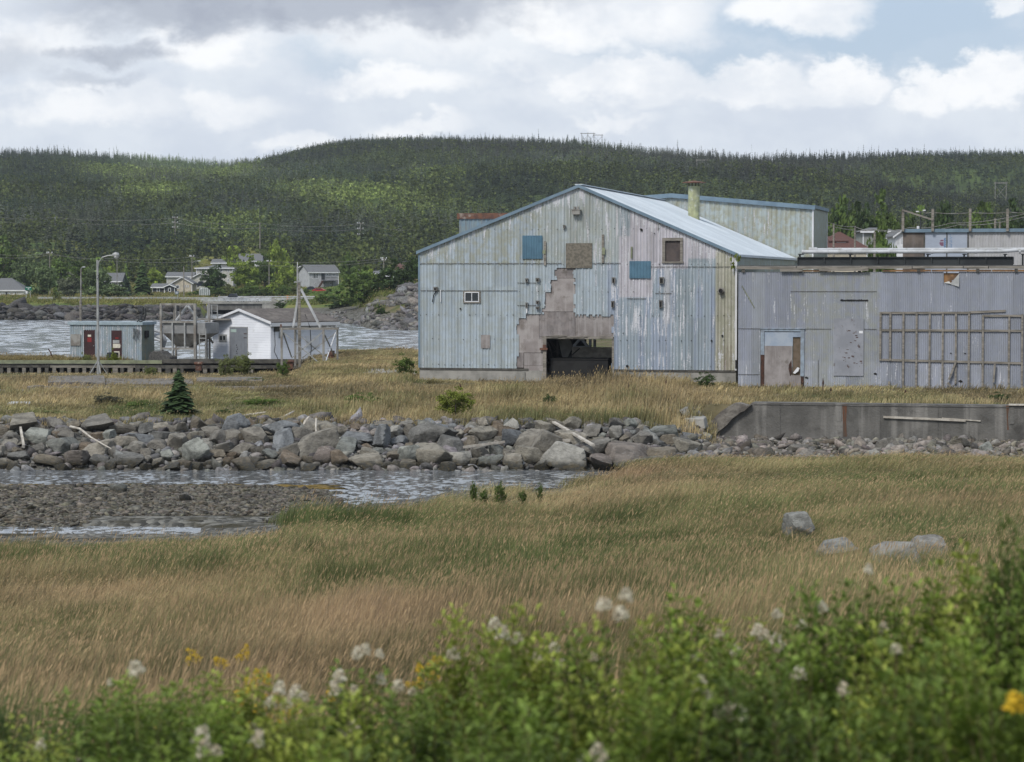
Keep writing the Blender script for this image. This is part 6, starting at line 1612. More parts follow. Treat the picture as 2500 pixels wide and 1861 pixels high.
house('bungalow', 'small charcoal house wing with a little front gable left of the cream house', 372, 402, 726, 701, 694, 660, 7, 'side', 'dk_siding', 'shingle', ((383, 390, 703, 713, 0),))
e, X, Z, w, ze, zr = house('bungalow', 'cream gabled house with three narrow windows beside the charcoal wing', 420, 469, 714, 691, 677, 668, 9, 'front', 'cream', 'shingle', ((430.5, 438, 696, 705, 0), (450, 452, 696, 702, 0), (455, 457, 696, 702, 0), (459, 461, 696, 702, 0)))
house('porch_wing', 'charcoal gabled porch wing with one square white window', 401, 427, 725, 700.5, 695, 657, 4, 'front', 'dk_siding', 'shingle', ((410.5, 417.5, 703, 713, 0),))
house('bungalow', 'low grey hip roofed house behind the cream gabled house', 407, 470, 690, 675, 666, 730, 9, 'side', 'pale_siding', 'shingle', ())
house('two_storey_house', 'pale two storey house with a low hip roof left of the round yellow green tree', 479, 569, 699, 655, 647, 705, 11, 'hip', 'pale_siding', 'shingle', ((537, 543, 657, 665, 0), (556, 560, 657, 665, 0), (555, 559, 680, 689, 0)))
house('garage_wing', 'pale gabled wing with a small square window behind the dark tree', 466, 512, 700, 679, 667, 700, 6, 'front', 'pale_siding', 'shingle', ((488, 494.5, 678, 684.5, 0),))
house('hillside_house', 'blue grey roofed house high among the trees above the two storey house', 583, 637, 650, 637, 621, 800, 9, 'side', 'white', 'shingle', ())
house('hillside_house', 'long low grey roof on the slope left of the blue grey roof', 518, 588, 652, 642, 634, 790, 9, 'side', 'pale_siding', 'shingle', ())
e, X, Z, w, ze, zr = house('raised_house', 'grey house with a balcony, dark stair and white trimmed windows on the green lawn', 754, 827, 702, 664, 648, 745, 9.5, 'side', 'grey_siding', 'shingle', ((762, 777, 667, 681, 3), (798, 802.5, 667, 673, 0), (811, 818, 667, 675, 1), (768, 772, 689, 694, 0), (805, 812, 689, 695, 1)), a=-.42)
q = MB(); q.box(X(784.5), X(793), -.05, -.003, Z(683), Z(665)); q.build('door', M['dk_siding'], e)
q = MB(); q.box(X(784), X(819), -2.2, -.05, Z(687), Z(685)); bal = q.build('balcony', M['steel_dark'], e)
q = MB(); q.box(X(784), X(819), -2.2, -2.12, Z(678.5), Z(677.5)); 
for i in range(14): x = X(784) + (X(819) - X(784)) * i / 13; q.box(x - .04, x + .04, -2.19, -2.13, Z(685) + .002, Z(678.5) - .002)
q.build('railing', M['steel_dark'], bal)
for px in (787, 806, 818): q = MB(); x = X(px); q.box(x - .08, x + .08, -2.15, -2.0, -1, Z(687) - .003); q.build('balcony_post', M['steel_dark'], e)
q = MB(); q.hexa([(X(772), -2.1, Z(703)), (X(775), -2.1, Z(703)), (X(775), -1.1, Z(703)), (X(772), -1.1, Z(703)), (X(783), -2.1, Z(685)), (X(786), -2.1, Z(685)), (X(786), -1.1, Z(685)), (X(783), -1.1, Z(685))]); q.build('stair', M['rust_dark'], e)
house('cottage', 'brown roofed house among trees just left of the plant', 940, 1005, 672, 662, 642, 720, 9, 'hip', 'white', 'shingle_brown', ())
house('cottage', 'small grey roofed cottage in front of the brown roofed house', 905, 932, 680, 668, 663, 700, 7, 'side', 'white', 'shingle', ())
house('cottage', 'pale house gable just visible at the left edge of the plant', 1006, 1040, 682, 660, 650, 700, 8, 'front', 'white', 'shingle', ())
e, X, Z, w, ze, zr = house('brown_house', 'brown hip roofed house with a dormer seen over the white roof pipes', 2000, 2118, 640, 608, 566, 330, 9, 'hip', 'cream', 'shingle_brown', ())
q = MB(); q.box(X(2030), X(2070), 1.4, 4, Z(607), Z(590)); dm = q.build('dormer', M['wood_dark'], e)
q = MB(); q.hexa([(X(2026), 1.2, Z(590) + .003), (X(2074), 1.2, Z(590) + .003), (X(2074), 5, Z(590) + .4), (X(2026), 5, Z(590) + .4), (X(2026), 1.2, Z(590) + .15), (X(2074), 1.2, Z(590) + .15), (X(2070), 5, Z(590) + .8), (X(2030), 5, Z(590) + .8)]); q.build('dormer_roof', M['shingle_brown'], dm)
window(dm, X(2045), X(2069), Z(606), Z(591), 1.38, M['galv'], 2, .1)
house('green_house', 'grey green house with a white trimmed window behind the brown roof', 2106, 2190, 640, 566, 556, 390, 9, 'hip2', 'green_siding', 'shingle', ((2162, 2171, 571, 583, 0),))
house('white_cottage', 'white gabled house with two dark windows beside the far grey building', 2186, 2215, 640, 574, 563, 350, 8, 'front', 'white', 'shingle', ((2190, 2194, 578, 595, 0), (2199, 2203, 576, 594, 0)))
# greenhouse, signs
gh, X, Z = wthing('greenhouse', 'small white framed greenhouse beside the cream house', 'greenhouse', 488, 721, 610, -.2)
q = MB(); q.prism([(0, 0), (X(513), 0), (X(513), Z(709)), (X(507), Z(703)), (X(493), Z(703)), (0, Z(709))], .1, 3.0); q.build('glazing', mat('greenhouse_film', (.62, .66, .66), None, 1, .4), gh)
q = MB()
for px in (488, 493, 498, 503, 508, 512.5): x = X(px); q.box(x, x + .1, -.05, .05, 0, Z(704))
q.build('frame', M['steel_dark'], gh)
def signpost(name, label, px, yb, yt, Y, w_px, h_px, mname, posts, marks=(), hfac=1.0):
    e, X, Z = wthing(name, label, 'road sign', px, yb, Y)
    for p in posts: q = MB(); q.box(X(p) - .06, X(p) + .06, 0, .1, -1, Z(yt)); q.build('post', M['galv'], e)
    q = MB(); q.box(X(px - w_px / 2), X(px + w_px / 2), -.06, -.002, Z(yt + h_px), Z(yt)); b = q.build('board', M[mname], e)
    for (a, b_, c, d, mm) in marks: q = MB(); q.box(X(a), X(b_), -.08, -.062, Z(d), Z(c)); q.build('lettering' if mm != 'dark' else 'mark', M['white'] if mm != 'dark' else M['black'], b)
signpost('road_sign', 'green rectangular road sign with pale lettering at the left', 69.5, 727, 700, 590, 16, 9, 'sign_green', (63.5, 74), ((63.5, 66.5, 701.6, 702.9, 'w'), (67.2, 70.6, 701.6, 702.9, 'w'), (71.6, 75.6, 701.6, 702.9, 'w'), (68, 72, 705, 706.6, 'w')))
signpost('road_sign', 'small pinkish warning sign on a pole under the green sign', 65, 728, 711, 580, 4.5, 6, 'rock_red' if 0 else 'white', (64,))
signpost('road_sign', 'blue grey sign board on a post at the left end of the bridge', 432, 740, 711, 553, 9, 8, 'sign_blue', (434,), ((429, 435, 713, 714.2, 'w'), (429, 434, 716, 717, 'w')))
signpost('marker_sign', 'orange and black striped marker sign on the bridge rail', 702, 738, 722, 568.5, 4.5, 10, 'orange', (702,), ((699.8, 703, 724, 725.6, 'dark'), (701, 704.2, 727.5, 729, 'dark')))
# vehicles
def vehicle(name, label, px, py, Y, L, H, mname, kind, flip=1, rz=0.0):
    p = at(px, py, Y); e = empty(name, p, rz, label, 'car' if kind != 'pickup' else 'pickup truck')
    W_ = 1.9; prof_ = {'pickup': [(-.5, .22), (-.5, .52), (-.12, .56), (-.10, .6), (-.06, 1.0), (.20, 1.0), (.30, .62), (.47, .56), (.5, .50), (.5, .22)],
             'car': [(-.5, .22), (-.5, .55), (-.40, .66), (-.24, 1.0), (.10, 1.0), (.28, .66), (.46, .55), (.5, .45), (.5, .22)]}[kind]
    q = MB(); q.prism([(flip * x * L, z * H) for x, z in prof_], 0, W_); body = q.build('body', M[mname], e, bevel=.06)
    g = {'pickup': [(-.06, .64), (-.03, .93), (.18, .93), (.26, .64)], 'car': [(-.34, .68), (-.22, .94), (.08, .94), (.22, .68)]}[kind]
    q = MB(); q.prism([(flip * x * L, z * H) for x, z in g], -.03, W_ + .03); q.build('side_window', M['glass'], body)
    for wx_ in (-.32, .33):
        for y in (-.04, W_ - .2):
            q = MB(); q.tube([(flip * wx_ * L, y, .34), (flip * wx_ * L, y + .24, .34)], .34, 14); wh = q.build('wheel', M['black'], e)
            q = MB(); q.tube([(flip * wx_ * L, y - .01, .34), (flip * wx_ * L, y + .25, .34)], .19, 10); q.build('rim', M['galv'], wh)
    q = MB(); q.box(flip * .495 * L - .03, flip * .495 * L + .03, .1, .5, .42 * H, .5 * H); q.build('headlight', M['white'], body)
    q = MB(); q.box(flip * .495 * L - .03, flip * .495 * L + .03, W_ - .5, W_ - .1, .42 * H, .5 * H); q.build('headlight', M['white'], body)
    return e
vehicle('pickup_truck', 'dark blue pickup truck driving over the bridge', 573, 738, 560.5, 5.6, 1.95, 'dark_car', 'pickup', -1)
vehicle('utility_trailer', 'low white trailer behind the dark pickup on the bridge', 619, 738, 561, 3.0, .9, 'white', 'car', -1)
vehicle('pickup_truck', 'black pickup truck parked beside the pale two storey house', 493, 702, 690, 4.4, 1.75, 'dark_car', 'pickup', -1)
vehicle('red_car', 'red low car parked on the lawn below the grey house', 780, 715, 700, 4.4, 1.35, 'red_car', 'car', 1, -.05)
vehicle('dark_car', 'dark blue car behind the red car on the lawn', 757, 711, 712, 3.2, 1.4, 'dark_car', 'car', -1)
# utility poles
def pole(label, px, yb, yt, Y, arms=(), th=.28, mname='wood', lamp=None, name='utility_pole', group='utility poles'):
    p = at(px, yb, Y); p.z = min(p.z, gz(p.x, Y)); e = empty(name, p, 0, label, 'utility pole', group); zt_ = at(px, yt, Y).z - p.z
    q = MB(); q.tube([(0, 0, -.5), (0, 0, zt_)], [th / 2 * 1.2, th / 2 * .8], 7); q.build('pole', M[mname], e)
    for (py, wpx, mm) in arms:
        z = at(px, py, Y).z - p.z; w_ = wpx * Y / FPX / 2
        q = MB(); q.box(-w_, w_, -.2, -.08, z - .08, z + .08); ar = q.build('crossarm', M['wood'], e)
        for s in (-.95, 0 if mm == 3 else -.4, .95) if mm else ():
            q = MB(); q.tube([(s * w_, -.14, z + .08), (s * w_, -.14, z + .45)], .12, 6); q.build('insulator', M['white'], ar)
    if lamp:
        z = at(px, lamp, Y).z - p.z; q = MB(); q.tube([(0, 0, z - .4), (.8, 0, z), (1.8, 0, z + .1)], .05, 6); lm = q.build('lamp_arm', M['galv'], e)
        q = MB(); q.box(1.6, 2.4, -.15, .15, z - .02, z + .16); q.build('lamp', M['white'], lm)
    return e
pole('bare pale pole against the dark forest at the far left', 135, 584, 530, 950, (), .4, 'galv')
pole('pole with a crossarm rising from the willows left of the lamp post', 122, 727, 615, 640, ((619, 13, 2),))
pole('pole with three pairs of white insulators above the low grey house', 428, 640, 529, 900, ((532, 13, 2), (544, 13, 2), (556, 13, 2)), .42)
pole('tall bare pole rising behind the tall yellow green tree', 635, 650, 543, 850, ((560, 4, 0),), .42)
pole('pole with three rows of white insulators right of centre of the forest slope', 880, 660, 544, 900, ((546, 14, 2), (559, 14, 2), (573, 14, 2), (600, 12, 2)), .36, 'galv_dirty')
pole('plain pole in front of the cream gabled house', 449, 727, 651, 612, (), .3)
pole('pole with a street lamp left of the pale two storey house', 469, 700, 625, 682, ((627, 10, 2),), .3, lamp=638)
pole('pole with a crossarm between the two yellow green trees', 657, 690, 637, 688, ((639, 10, 2),), .28, 'galv_dirty')
pole('pole with two crossarms just left of the brown roofed cottage', 937, 675, 628, 700, ((632, 14, 2), (636, 9, 2)), .3)
pole('short pale pole among the trees right of the grey house', 877, 690, 658, 690, (), .35, 'galv')
pole('thin pole directly behind the globe lamp', 286, 690, 630, 660, (), .25, 'galv_dirty')
pole('short pale post right beside the plant corner', 1016, 700, 678, 560, (), .4, 'galv')
pole('short pole left of the brown hip roof over the pipes', 2035, 640, 546, 300, (), .28)
pole('second pole standing behind the brown hip roof', 2087, 640, 552, 310, (), .28)
pole('pole with an electric meter in front of the grey green house', 2135, 660, 566, 240, ((584, 3, 0),), .28)
pole('pair pole left behind the far grey building roof', 2429, 640, 533, 260, (), .3)
pole('shorter pair pole right behind the far grey building roof', 2440, 640, 541, 262, (), .24)
e = pole('lamp pole with two white lamps behind the slanted timber', 2247, 640, 516, 280, (), .2, 'steel_dark')
for s in (-1, 1):
    q = MB(); q.beam((0, 0, at(2247, 518, 280).z - e.location.z), (s * .4, 0, at(2247, 517, 280).z - e.location.z), .05); ar = q.build('lamp_arm', M['galv'], e)
    q = MB(); z = at(2247, 517 if s < 0 else 514, 280).z - e.location.z; q.box(s * .25 - (.3 if s < 0 else 0), s * .25 + (.3 if s > 0 else 0), -.1, .1, z - .05, z + .08); q.build('lamp', M['white'], ar)
# H-frame pylons on the ridge
def hframe(label, px, yb, yt, Y, wpx, legs, xb=True):
    p = at(px, yb, Y); p.z = min(p.z, gz(p.x, Y)); e = empty('pylon', p, 0, label, 'pylon', 'wooden frame pylons on the ridge'); zt_ = at(px, yt, Y).z - p.z; w_ = wpx * Y / FPX / 2
    for i in range(legs):
        x = -w_ * .82 + 2 * w_ * .82 * i / (legs - 1); q = MB(); q.tube([(x, 0, 0), (x, 0, zt_ + .5)], .17, 6); q.build('leg', M['galv_dirty'], e)
    q = MB(); q.box(-w_, w_, -.2, .2, zt_ - .2, zt_ + .2); q.build('crossbar', M['galv_dirty'], e)
    if xb:
        for i in range(legs - 1):
            xa = -w_ * .82 + 2 * w_ * .82 * i / (legs - 1); xb_ = -w_ * .82 + 2 * w_ * .82 * (i + 1) / (legs - 1)
            for s in ((xa, xb_), (xb_, xa)): q = MB(); q.tube([(s[0], 0, zt_ * .35), (s[1], 0, zt_ * .9)], .1, 5); q.build('brace', M['galv_dirty'], e)
hframe('left and larger of the two frame pylons standing on the skyline', 1435, 362, 326, 1600, 36, 3)
hframe('right hand frame pylon of the skyline pair', 1460, 364, 330, 1620, 24, 2)
hframe('frame pylon on the slope right above the stack', 1715, 425, 391, 1330, 34, 3)
hframe('small frame pylon on the slope near the right edge', 2443, 478, 447, 1200, 33, 2)
# cables
def cable(pts, sag, r_, label, mname='steel_dark', group='overhead cables'):
    P = [at(*p) for p in pts]; q = MB(); out = []
    for a, b in zip(P[:-1], P[1:]):
        for k in range(12):
            t = k / 12; v = a.lerp(b, t); v.z -= sag * 4 * t * (1 - t); out.append(v)
    out.append(P[-1]); q.tube(out, r_, 4); o = q.build('overhead_cable', M[mname]); c = out[0].copy(); o.data.transform(Matrix.Translation(-c)); o.location = c
    return tag(o, label, 'cable', group)
cable([(-60, 522, 900), (135, 531, 950), (428, 532, 900), (635, 545, 850), (880, 546, 900), (1040, 560, 900)], 1.2, .045, 'upper long cable strung before the forest between the tall poles', 'galv_dirty')
cable([(-60, 534, 900), (135, 540, 950), (428, 544, 900), (635, 556, 850), (880, 559, 900), (1040, 576, 900)], 1.2, .045, 'middle long cable strung before the forest between the tall poles', 'galv_dirty')
cable([(-60, 617, 640), (122, 619, 640), (286, 631, 660), (469, 627, 682), (657, 639, 688), (937, 632, 700), (1010, 636, 700)], .6, .035, 'long cable over the village houses', 'galv_dirty')
cable([(-60, 622, 640), (122, 622, 640), (469, 640, 682), (657, 648, 688), (937, 636, 700), (1010, 641, 700)], .9, .035, 'lower long cable over the village houses', 'galv_dirty')
cable([(2018, 541, 290), (2087, 553, 310), (2135, 560, 300), (2220, 556, 290), (2320, 545, 270), (2500, 523, 230)], .25, .035, 'upper cable sagging over the brown hip roof', 'galv_dirty')
cable([(2018, 549, 290), (2135, 562, 300), (2230, 560, 290), (2340, 549, 270), (2500, 530, 230)], .3, .035, 'lower cable sagging over the brown hip roof', 'galv_dirty')
# far grey building behind the corrugated one
fb, X, Z = wthing('grey_warehouse', 'far flat roofed grey building with white house wrap, brown wall end and blue roof edge', 'industrial building', 2204, 660, 172, BA)
w = X(2560) + 4
q = MB(); q.box(0, w, 0, 12, -1, Z(559)); q.build('core', M['dark_in'], fb)
q = MB(); q.box(0, X(2257), -.05, -.002, -1, Z(568)); q.build('brown_wall', mat('brown_plywood', (.15, .125, .11), (.10, .085, .078), 1.5, .9, streak=(4, (.2, .18, .17), .4)), fb)
wrapm = mat('house_wrap', (.36, .40, .48), (.32, .36, .44), .8, .7, .03, 2)
q = MB(); q.box(X(2258), X(2310), -.04, -.002, -1, Z(568)); wr1 = q.build('house_wrap', wrapm, fb)
q = MB(); q.box(X(2312.5), X(2361), -.04, -.002, -1, Z(568)); wr2 = q.build('house_wrap', wrapm, fb)
q = MB(); q.box(X(2310), X(2312.4), -.09, -.003, -1, Z(568)); q.box(X(2361.2), X(2364), -.09, -.003, -1, Z(568)); q.box(X(2254.5), X(2257.9), -.09, -.051, -1, Z(568)); q.build('batten', M['wood_dark'], fb)
redm = mat('faded_red_print', (.22, .10, .16), None, 1, .8); blum = mat('faded_blue_print', (.10, .20, .38), None, 1, .8)
q = MB(); xc0, zc0 = X(2299), Z(593.5)
for i in range(8):
    z = zc0 - .20 + i * .055; hw_ = math.sqrt(max(0, .22 ** 2 - (z - zc0) ** 2)) * .75
    if i in (5,): continue
    q.box(xc0 - hw_, xc0 + .12, -.045, -.0405, z - .024, z + .024)
q.build('printed_emblem', redm, wr1)
q = MB(); rr = random.Random(2)
for i in range(9): z = Z(604.5) + i * (Z(582) - Z(604.5)) / 9; q.box(X(2304), X(2308.5), -.045, -.0405, z, z + .05); q.box(X(2304) if i % 2 else X(2306.5), X(2305) if i % 2 else X(2308.5), -.046, -.0455, z + .02, z + .085)
q.build('printed_lettering', blum, wr1)
q = MB()
for j, px in enumerate((2318.3, 2322.2)):
    z = Z(609)
    while z < Z(575 if j == 0 else 580): l = rr.uniform(.03, .07); q.box(X(px), X(px + 1.6), -.045, -.0405, z, z + l); z += l + rr.choice([.02, .02, .06])
q.build('printed_lettering', blum, wr2)
nr = int((w - X(2364)) / .2); xq = np.append((X(2364.2) + np.arange(nr)[:, None] * .2 + np.array([0, .1, .13, .17])[None]).ravel(), X(2364.2) + nr * .2)
sheet_grid('ribbed_wall', xq, np.append(np.tile([0, 0, -.03, -.03], nr), 0), np.linspace(-1, Z(568), 12), M['clad2'], fb, lambda a, b: np.ones(len(a), bool), lambda x, z: np.tile(np.array([.40, .40, .42]), (len(x), 1)), lambda x, z: np.tile(np.array([.1, .15, .02]), (len(x), 1)), -.01)
q = MB(); q.box(-.1, w, -.2, 12.1, Z(568) + .002, Z(559.5)); rfb_ = q.build('roof', M['blue_trim'], fb)
for i, (px, t_) in enumerate(((2204.5, 513), (2277, 511), (2368, 511), (2459, 512))):
    q = MB(); x = X(px); q.box(x - .09, x + .09, -.39, -.21, Z(566), Z(t_)); q.build('roof_post', M['wood'], rfb_)
q = MB(); q.beam((X(2203), -.42, Z(513)), (X(2278), -.42, Z(538)), .12); q.build('slanted_timber', M['wood'], rfb_)
q = MB(); 
def wire(a, b, sag):
    pts = []
    for k in range(13): t = k / 12; pts.append((X(a[0] + (b[0] - a[0]) * t), -.3, Z(a[1] + (b[1] - a[1]) * t + sag * 4 * t * (1 - t))))
    return pts
for a, b in (((2252, 520), (2277, 518)), ((2277, 520), (2368, 521)), ((2368, 520), (2459, 521)), ((2459, 520), (2560, 522))): q.tube(wire(a, b, 2.2), .022, 4)
q.build('strung_wire', M['galv_dirty'], rfb_)
q = MB(); q.tube([(X(2236), 2, Z(562)), (X(2236), 2, Z(551))], .1, 8); q.build('vent_pipe', M['white'], rfb_)
# ------------------------------------------------------------------ vegetation
M['leaf'] = tint_mat('foliage', trans=.25, noise_amt=.3, nscale=.6, rough=.7)
M['conifer'] = tint_mat('needles', trans=.12, noise_amt=.3, nscale=.5, rough=.8)
M['blade'] = tint_mat('grass_blades', trans=.3, noise_amt=.15, nscale=.3, rough=.75)
M['shrub_leaf'] = tint_mat('shrub_leaves', trans=.35, noise_amt=.2, nscale=2, rough=.55, spec=.3)
M['petal'] = mat('white_blossom', (.86, .82, .69), (.66, .58, .45), 20, .8, trans=.45)
M['petal_y'] = mat('yellow_blossom', (.62, .42, .03), None, 20, .8)
M['stem'] = mat('green_stem', (.14, .13, .05), (.12, .08, .05), 5, .8)
def conifer_proto(seed, tiers, per, rad_, droop=.25, dead=0.0, tri=2):
    r = np.random.default_rng(seed); V = []; T = []; F_ = []
    for i in range(tiers):
        t = (i + .4) / tiers; z = .06 + .94 * t; R = rad_ * (1 - t) ** .8 * r.uniform(.75, 1.15) + .015
        for k in range(per):
            a = 2 * math.pi * (k + r.uniform(-.4, .4)) / per + i * 1.3; R_ = R * r.uniform(.35, 1.35); d = np.array([math.cos(a), math.sin(a), 0]); pr = np.array([-d[1], d[0], 0])
            tip = d * R_ + [0, 0, z - droop * R_ + r.uniform(-.02, .02)]; w_ = R_ * r.uniform(.28, .45) + .01; mid = d * R_ * .5 + [0, 0, z - droop * R_ * .2]
            b = len(V); V += [[0, 0, z + .05], mid + pr * w_, tip, mid - pr * w_]; F_ += [[b, b + 1, b + 2], [b, b + 2, b + 3]] if tri == 2 else [[b, b + 1, b + 3], [b + 1, b + 2, b + 3], [b, b + 2, b + 1], [b, b + 3, b + 2]][:2]
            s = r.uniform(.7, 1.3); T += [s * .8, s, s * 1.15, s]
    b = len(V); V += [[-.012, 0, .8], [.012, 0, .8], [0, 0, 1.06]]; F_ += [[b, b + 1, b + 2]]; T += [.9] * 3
    return (np.array(V), np.array(F_)), np.array(T)
def crown_proto(seed, clumps, per, leaf, squash=1.0, open_=.0):
    """leaf clumps spread through an uneven crown, radius about 1, base at z=0, top about 2*squash"""
    r = np.random.default_rng(seed); V = []; T = []; F_ = []
    for c in range(clumps):
        d = r.normal(size=3); d /= np.linalg.norm(d); rad_ = r.uniform(.35, .92) ** .6 * (1 + .25 * r.normal())
        cen = d * rad_ * np.array([1, 1, squash]) + [0, 0, squash]; cen[2] = max(cen[2], .1); cs = r.uniform(.16, .34); tint = r.uniform(.6, 1.35)
        for k in range(per):
            p = r.normal(size=3); p = p / np.linalg.norm(p) * r.uniform(.3, 1.0) * cs * np.array([1, 1, .75]) + cen
            n = r.normal(size=3); n /= np.linalg.norm(n); u = np.cross(n, r.normal(size=3)); u /= np.linalg.norm(u); v = np.cross(n, u); l = leaf * r.uniform(.6, 1.3)
            b = len(V); V += [p - u * l * .5, p + v * l * .5, p + u * l * .6, p - v * l * .5]; F_ += [[b, b + 1, b + 2], [b, b + 2, b + 3]]; s = tint * r.uniform(.8, 1.2); T += [s] * 4
    return (np.array(V), np.array(F_)), np.array(T)
rf_ = np.random.default_rng(77)
# far forest on the hills: one mass
CON = [conifer_proto(i, 8, 6, .20 + .03 * (i % 3)) for i in range(5)] + [conifer_proto(50 + i, 7, 4, .11, .1) for i in range(2)]
DEC = [crown_proto(20 + i, 9, 6, .34, 1.1) for i in range(4)]
def forest_points(n, y0, y1, pw=1.0):
    Y = np.sqrt(rf_.uniform(y0 ** 2, y1 ** 2, n)); px = rf_.uniform(-420, 2920, n); X = (px - 1250) / FPX * Y; return X, Y, px
def eul(n, tilt=.04): return euler_mats(rf_, n, tilt)
X, Y, px = forest_points(66000, 780, 1790)
Zg = ground_z(X, Y); py = 680 - (Zg - CAMZ) / Y * FPX
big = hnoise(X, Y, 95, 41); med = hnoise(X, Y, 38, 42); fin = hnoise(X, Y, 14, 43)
def blobs(px, py, lst):
    o = np.zeros(len(px))
    for (cx_2, cy_2, rx, ry, w_) in lst: o = np.maximum(o, w_ * np.clip(1.35 - np.sqrt(((px - cx_2) / rx) ** 2 + ((py - cy_2) / ry) ** 2), 0, 1))
    return np.clip(o, 0, 1)
lime = blobs(px, py, [(300, 425, 120, 22, .6), (430, 410, 150, 28, .8), (560, 425, 90, 25, .7), (370, 480, 100, 18, .8), (880, 490, 150, 26, .8), (800, 480, 130, 20, .7), (560, 580, 150, 26, .55), (620, 560, 60, 20, .5), (1060, 440, 80, 20, .4), (1400, 400, 90, 20, .3), (1000, 520, 180, 30, .35), (300, 440, 60, 14, .6)])  # yellow-green tree patches, with sunlight on the slope painted into their tint
clear = blobs(px, py, [(905, 505, 62, 16, 1.0), (960, 480, 50, 8, .6), (1350, 465, 34, 8, .7), (880, 440, 50, 8, .6)])
decp = .12 + .75 * lime * (med > .3) + .38 * (med > .6) + .35 * np.clip((900 - Y) / 80, 0, 1) * (px < 1100)
isdec = rf_.random(len(X)) < decp
keep = (rf_.random(len(X)) > clear * .93) & ~((Y < 842) & ((px > 960) | ((px > 490) & (px < 650)) | ((px > 700) & (px < 850) & (Y < 800)))) & ~((Y < 900) & (np.abs(px - 560) < 90) & (py > 640))
brown = np.clip((hnoise(X, Y, 60, 44) - .55) * 4, 0, 1) * .6 + .5 * blobs(px, py, [(1150, 380, 140, 40, 1), (1500, 400, 300, 60, .8), (1800, 420, 400, 60, .7)])
dark_c = np.array([.040, .060, .030]); mid_c = np.array([.095, .120, .048]); brn = np.array([.115, .098, .068]); gry = np.array([.13, .14, .10])
tc_ = dark_c[None] * (1 - med[:, None]) + mid_c[None] * med[:, None]
tc_ = tc_ * (1 - .55 * np.clip(brown, 0, 1)[:, None]) + brn[None] * .55 * np.clip(brown, 0, 1)[:, None]
g_ = (fin > .7)[:, None] * .5; tc_ = tc_ * (1 - g_) + gry * g_
tc_ *= np.array([.84, .88, 1.02])[None] * (0.42 + .75 * big)[:, None] * rf_.uniform(.75, 1.25, len(X))[:, None]  # broad noise paints sunlit and cloud-shaded areas into the tree colours
right_dark = np.clip((px - 1500) / 500, 0, 1)[:, None] * .25; tc_ *= (1 - right_dark); tc_ = tc_ * (1 + 1.5 * lime[:, None]) + np.array([.03, .035, .0])[None] * lime[:, None]  # conifers in the lime patches brightened too, as painted sunlight
hgt = rf_.uniform(3.6, 7.4, len(X)) * np.interp(Y, [850, 1100, 1700], [1.15, 1.0, .85]); hgt *= np.where(rf_.random(len(X)) < .06, 1.35, 1); Yrg = 1650 + 120 * np.sin(px / 420.0); rdg = (np.abs(Y - Yrg) < 45) & (rf_.random(len(X)) < .12) & ~isdec; isdec &= ~(np.abs(Y - Yrg) < 90); hgt *= np.where(rdg, rf_.uniform(1.0, 1.6, len(X)), 1)
k = keep & ~isdec
hk = hgt[k]; pos = np.stack([X[k], Y[k], Zg[k] - .3], 1)
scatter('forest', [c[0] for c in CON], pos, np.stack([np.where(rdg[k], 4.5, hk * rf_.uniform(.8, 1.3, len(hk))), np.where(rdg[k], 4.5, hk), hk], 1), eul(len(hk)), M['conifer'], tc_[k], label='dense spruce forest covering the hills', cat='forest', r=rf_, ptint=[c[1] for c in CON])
k = keep & isdec
hk = hgt[k] * .42; pos = np.stack([X[k], Y[k], Zg[k] - .4], 1)
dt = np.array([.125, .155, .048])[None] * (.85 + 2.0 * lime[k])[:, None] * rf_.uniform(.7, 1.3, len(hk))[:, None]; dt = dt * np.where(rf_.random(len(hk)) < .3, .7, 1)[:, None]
scatter('broadleaf_woods', [c[0] for c in DEC], pos, hk, eul(len(hk)), M['leaf'], dt, label='yellow green broadleaf trees mixed into the hill forest', cat='woods', r=rf_, ptint=[c[1] for c in DEC])
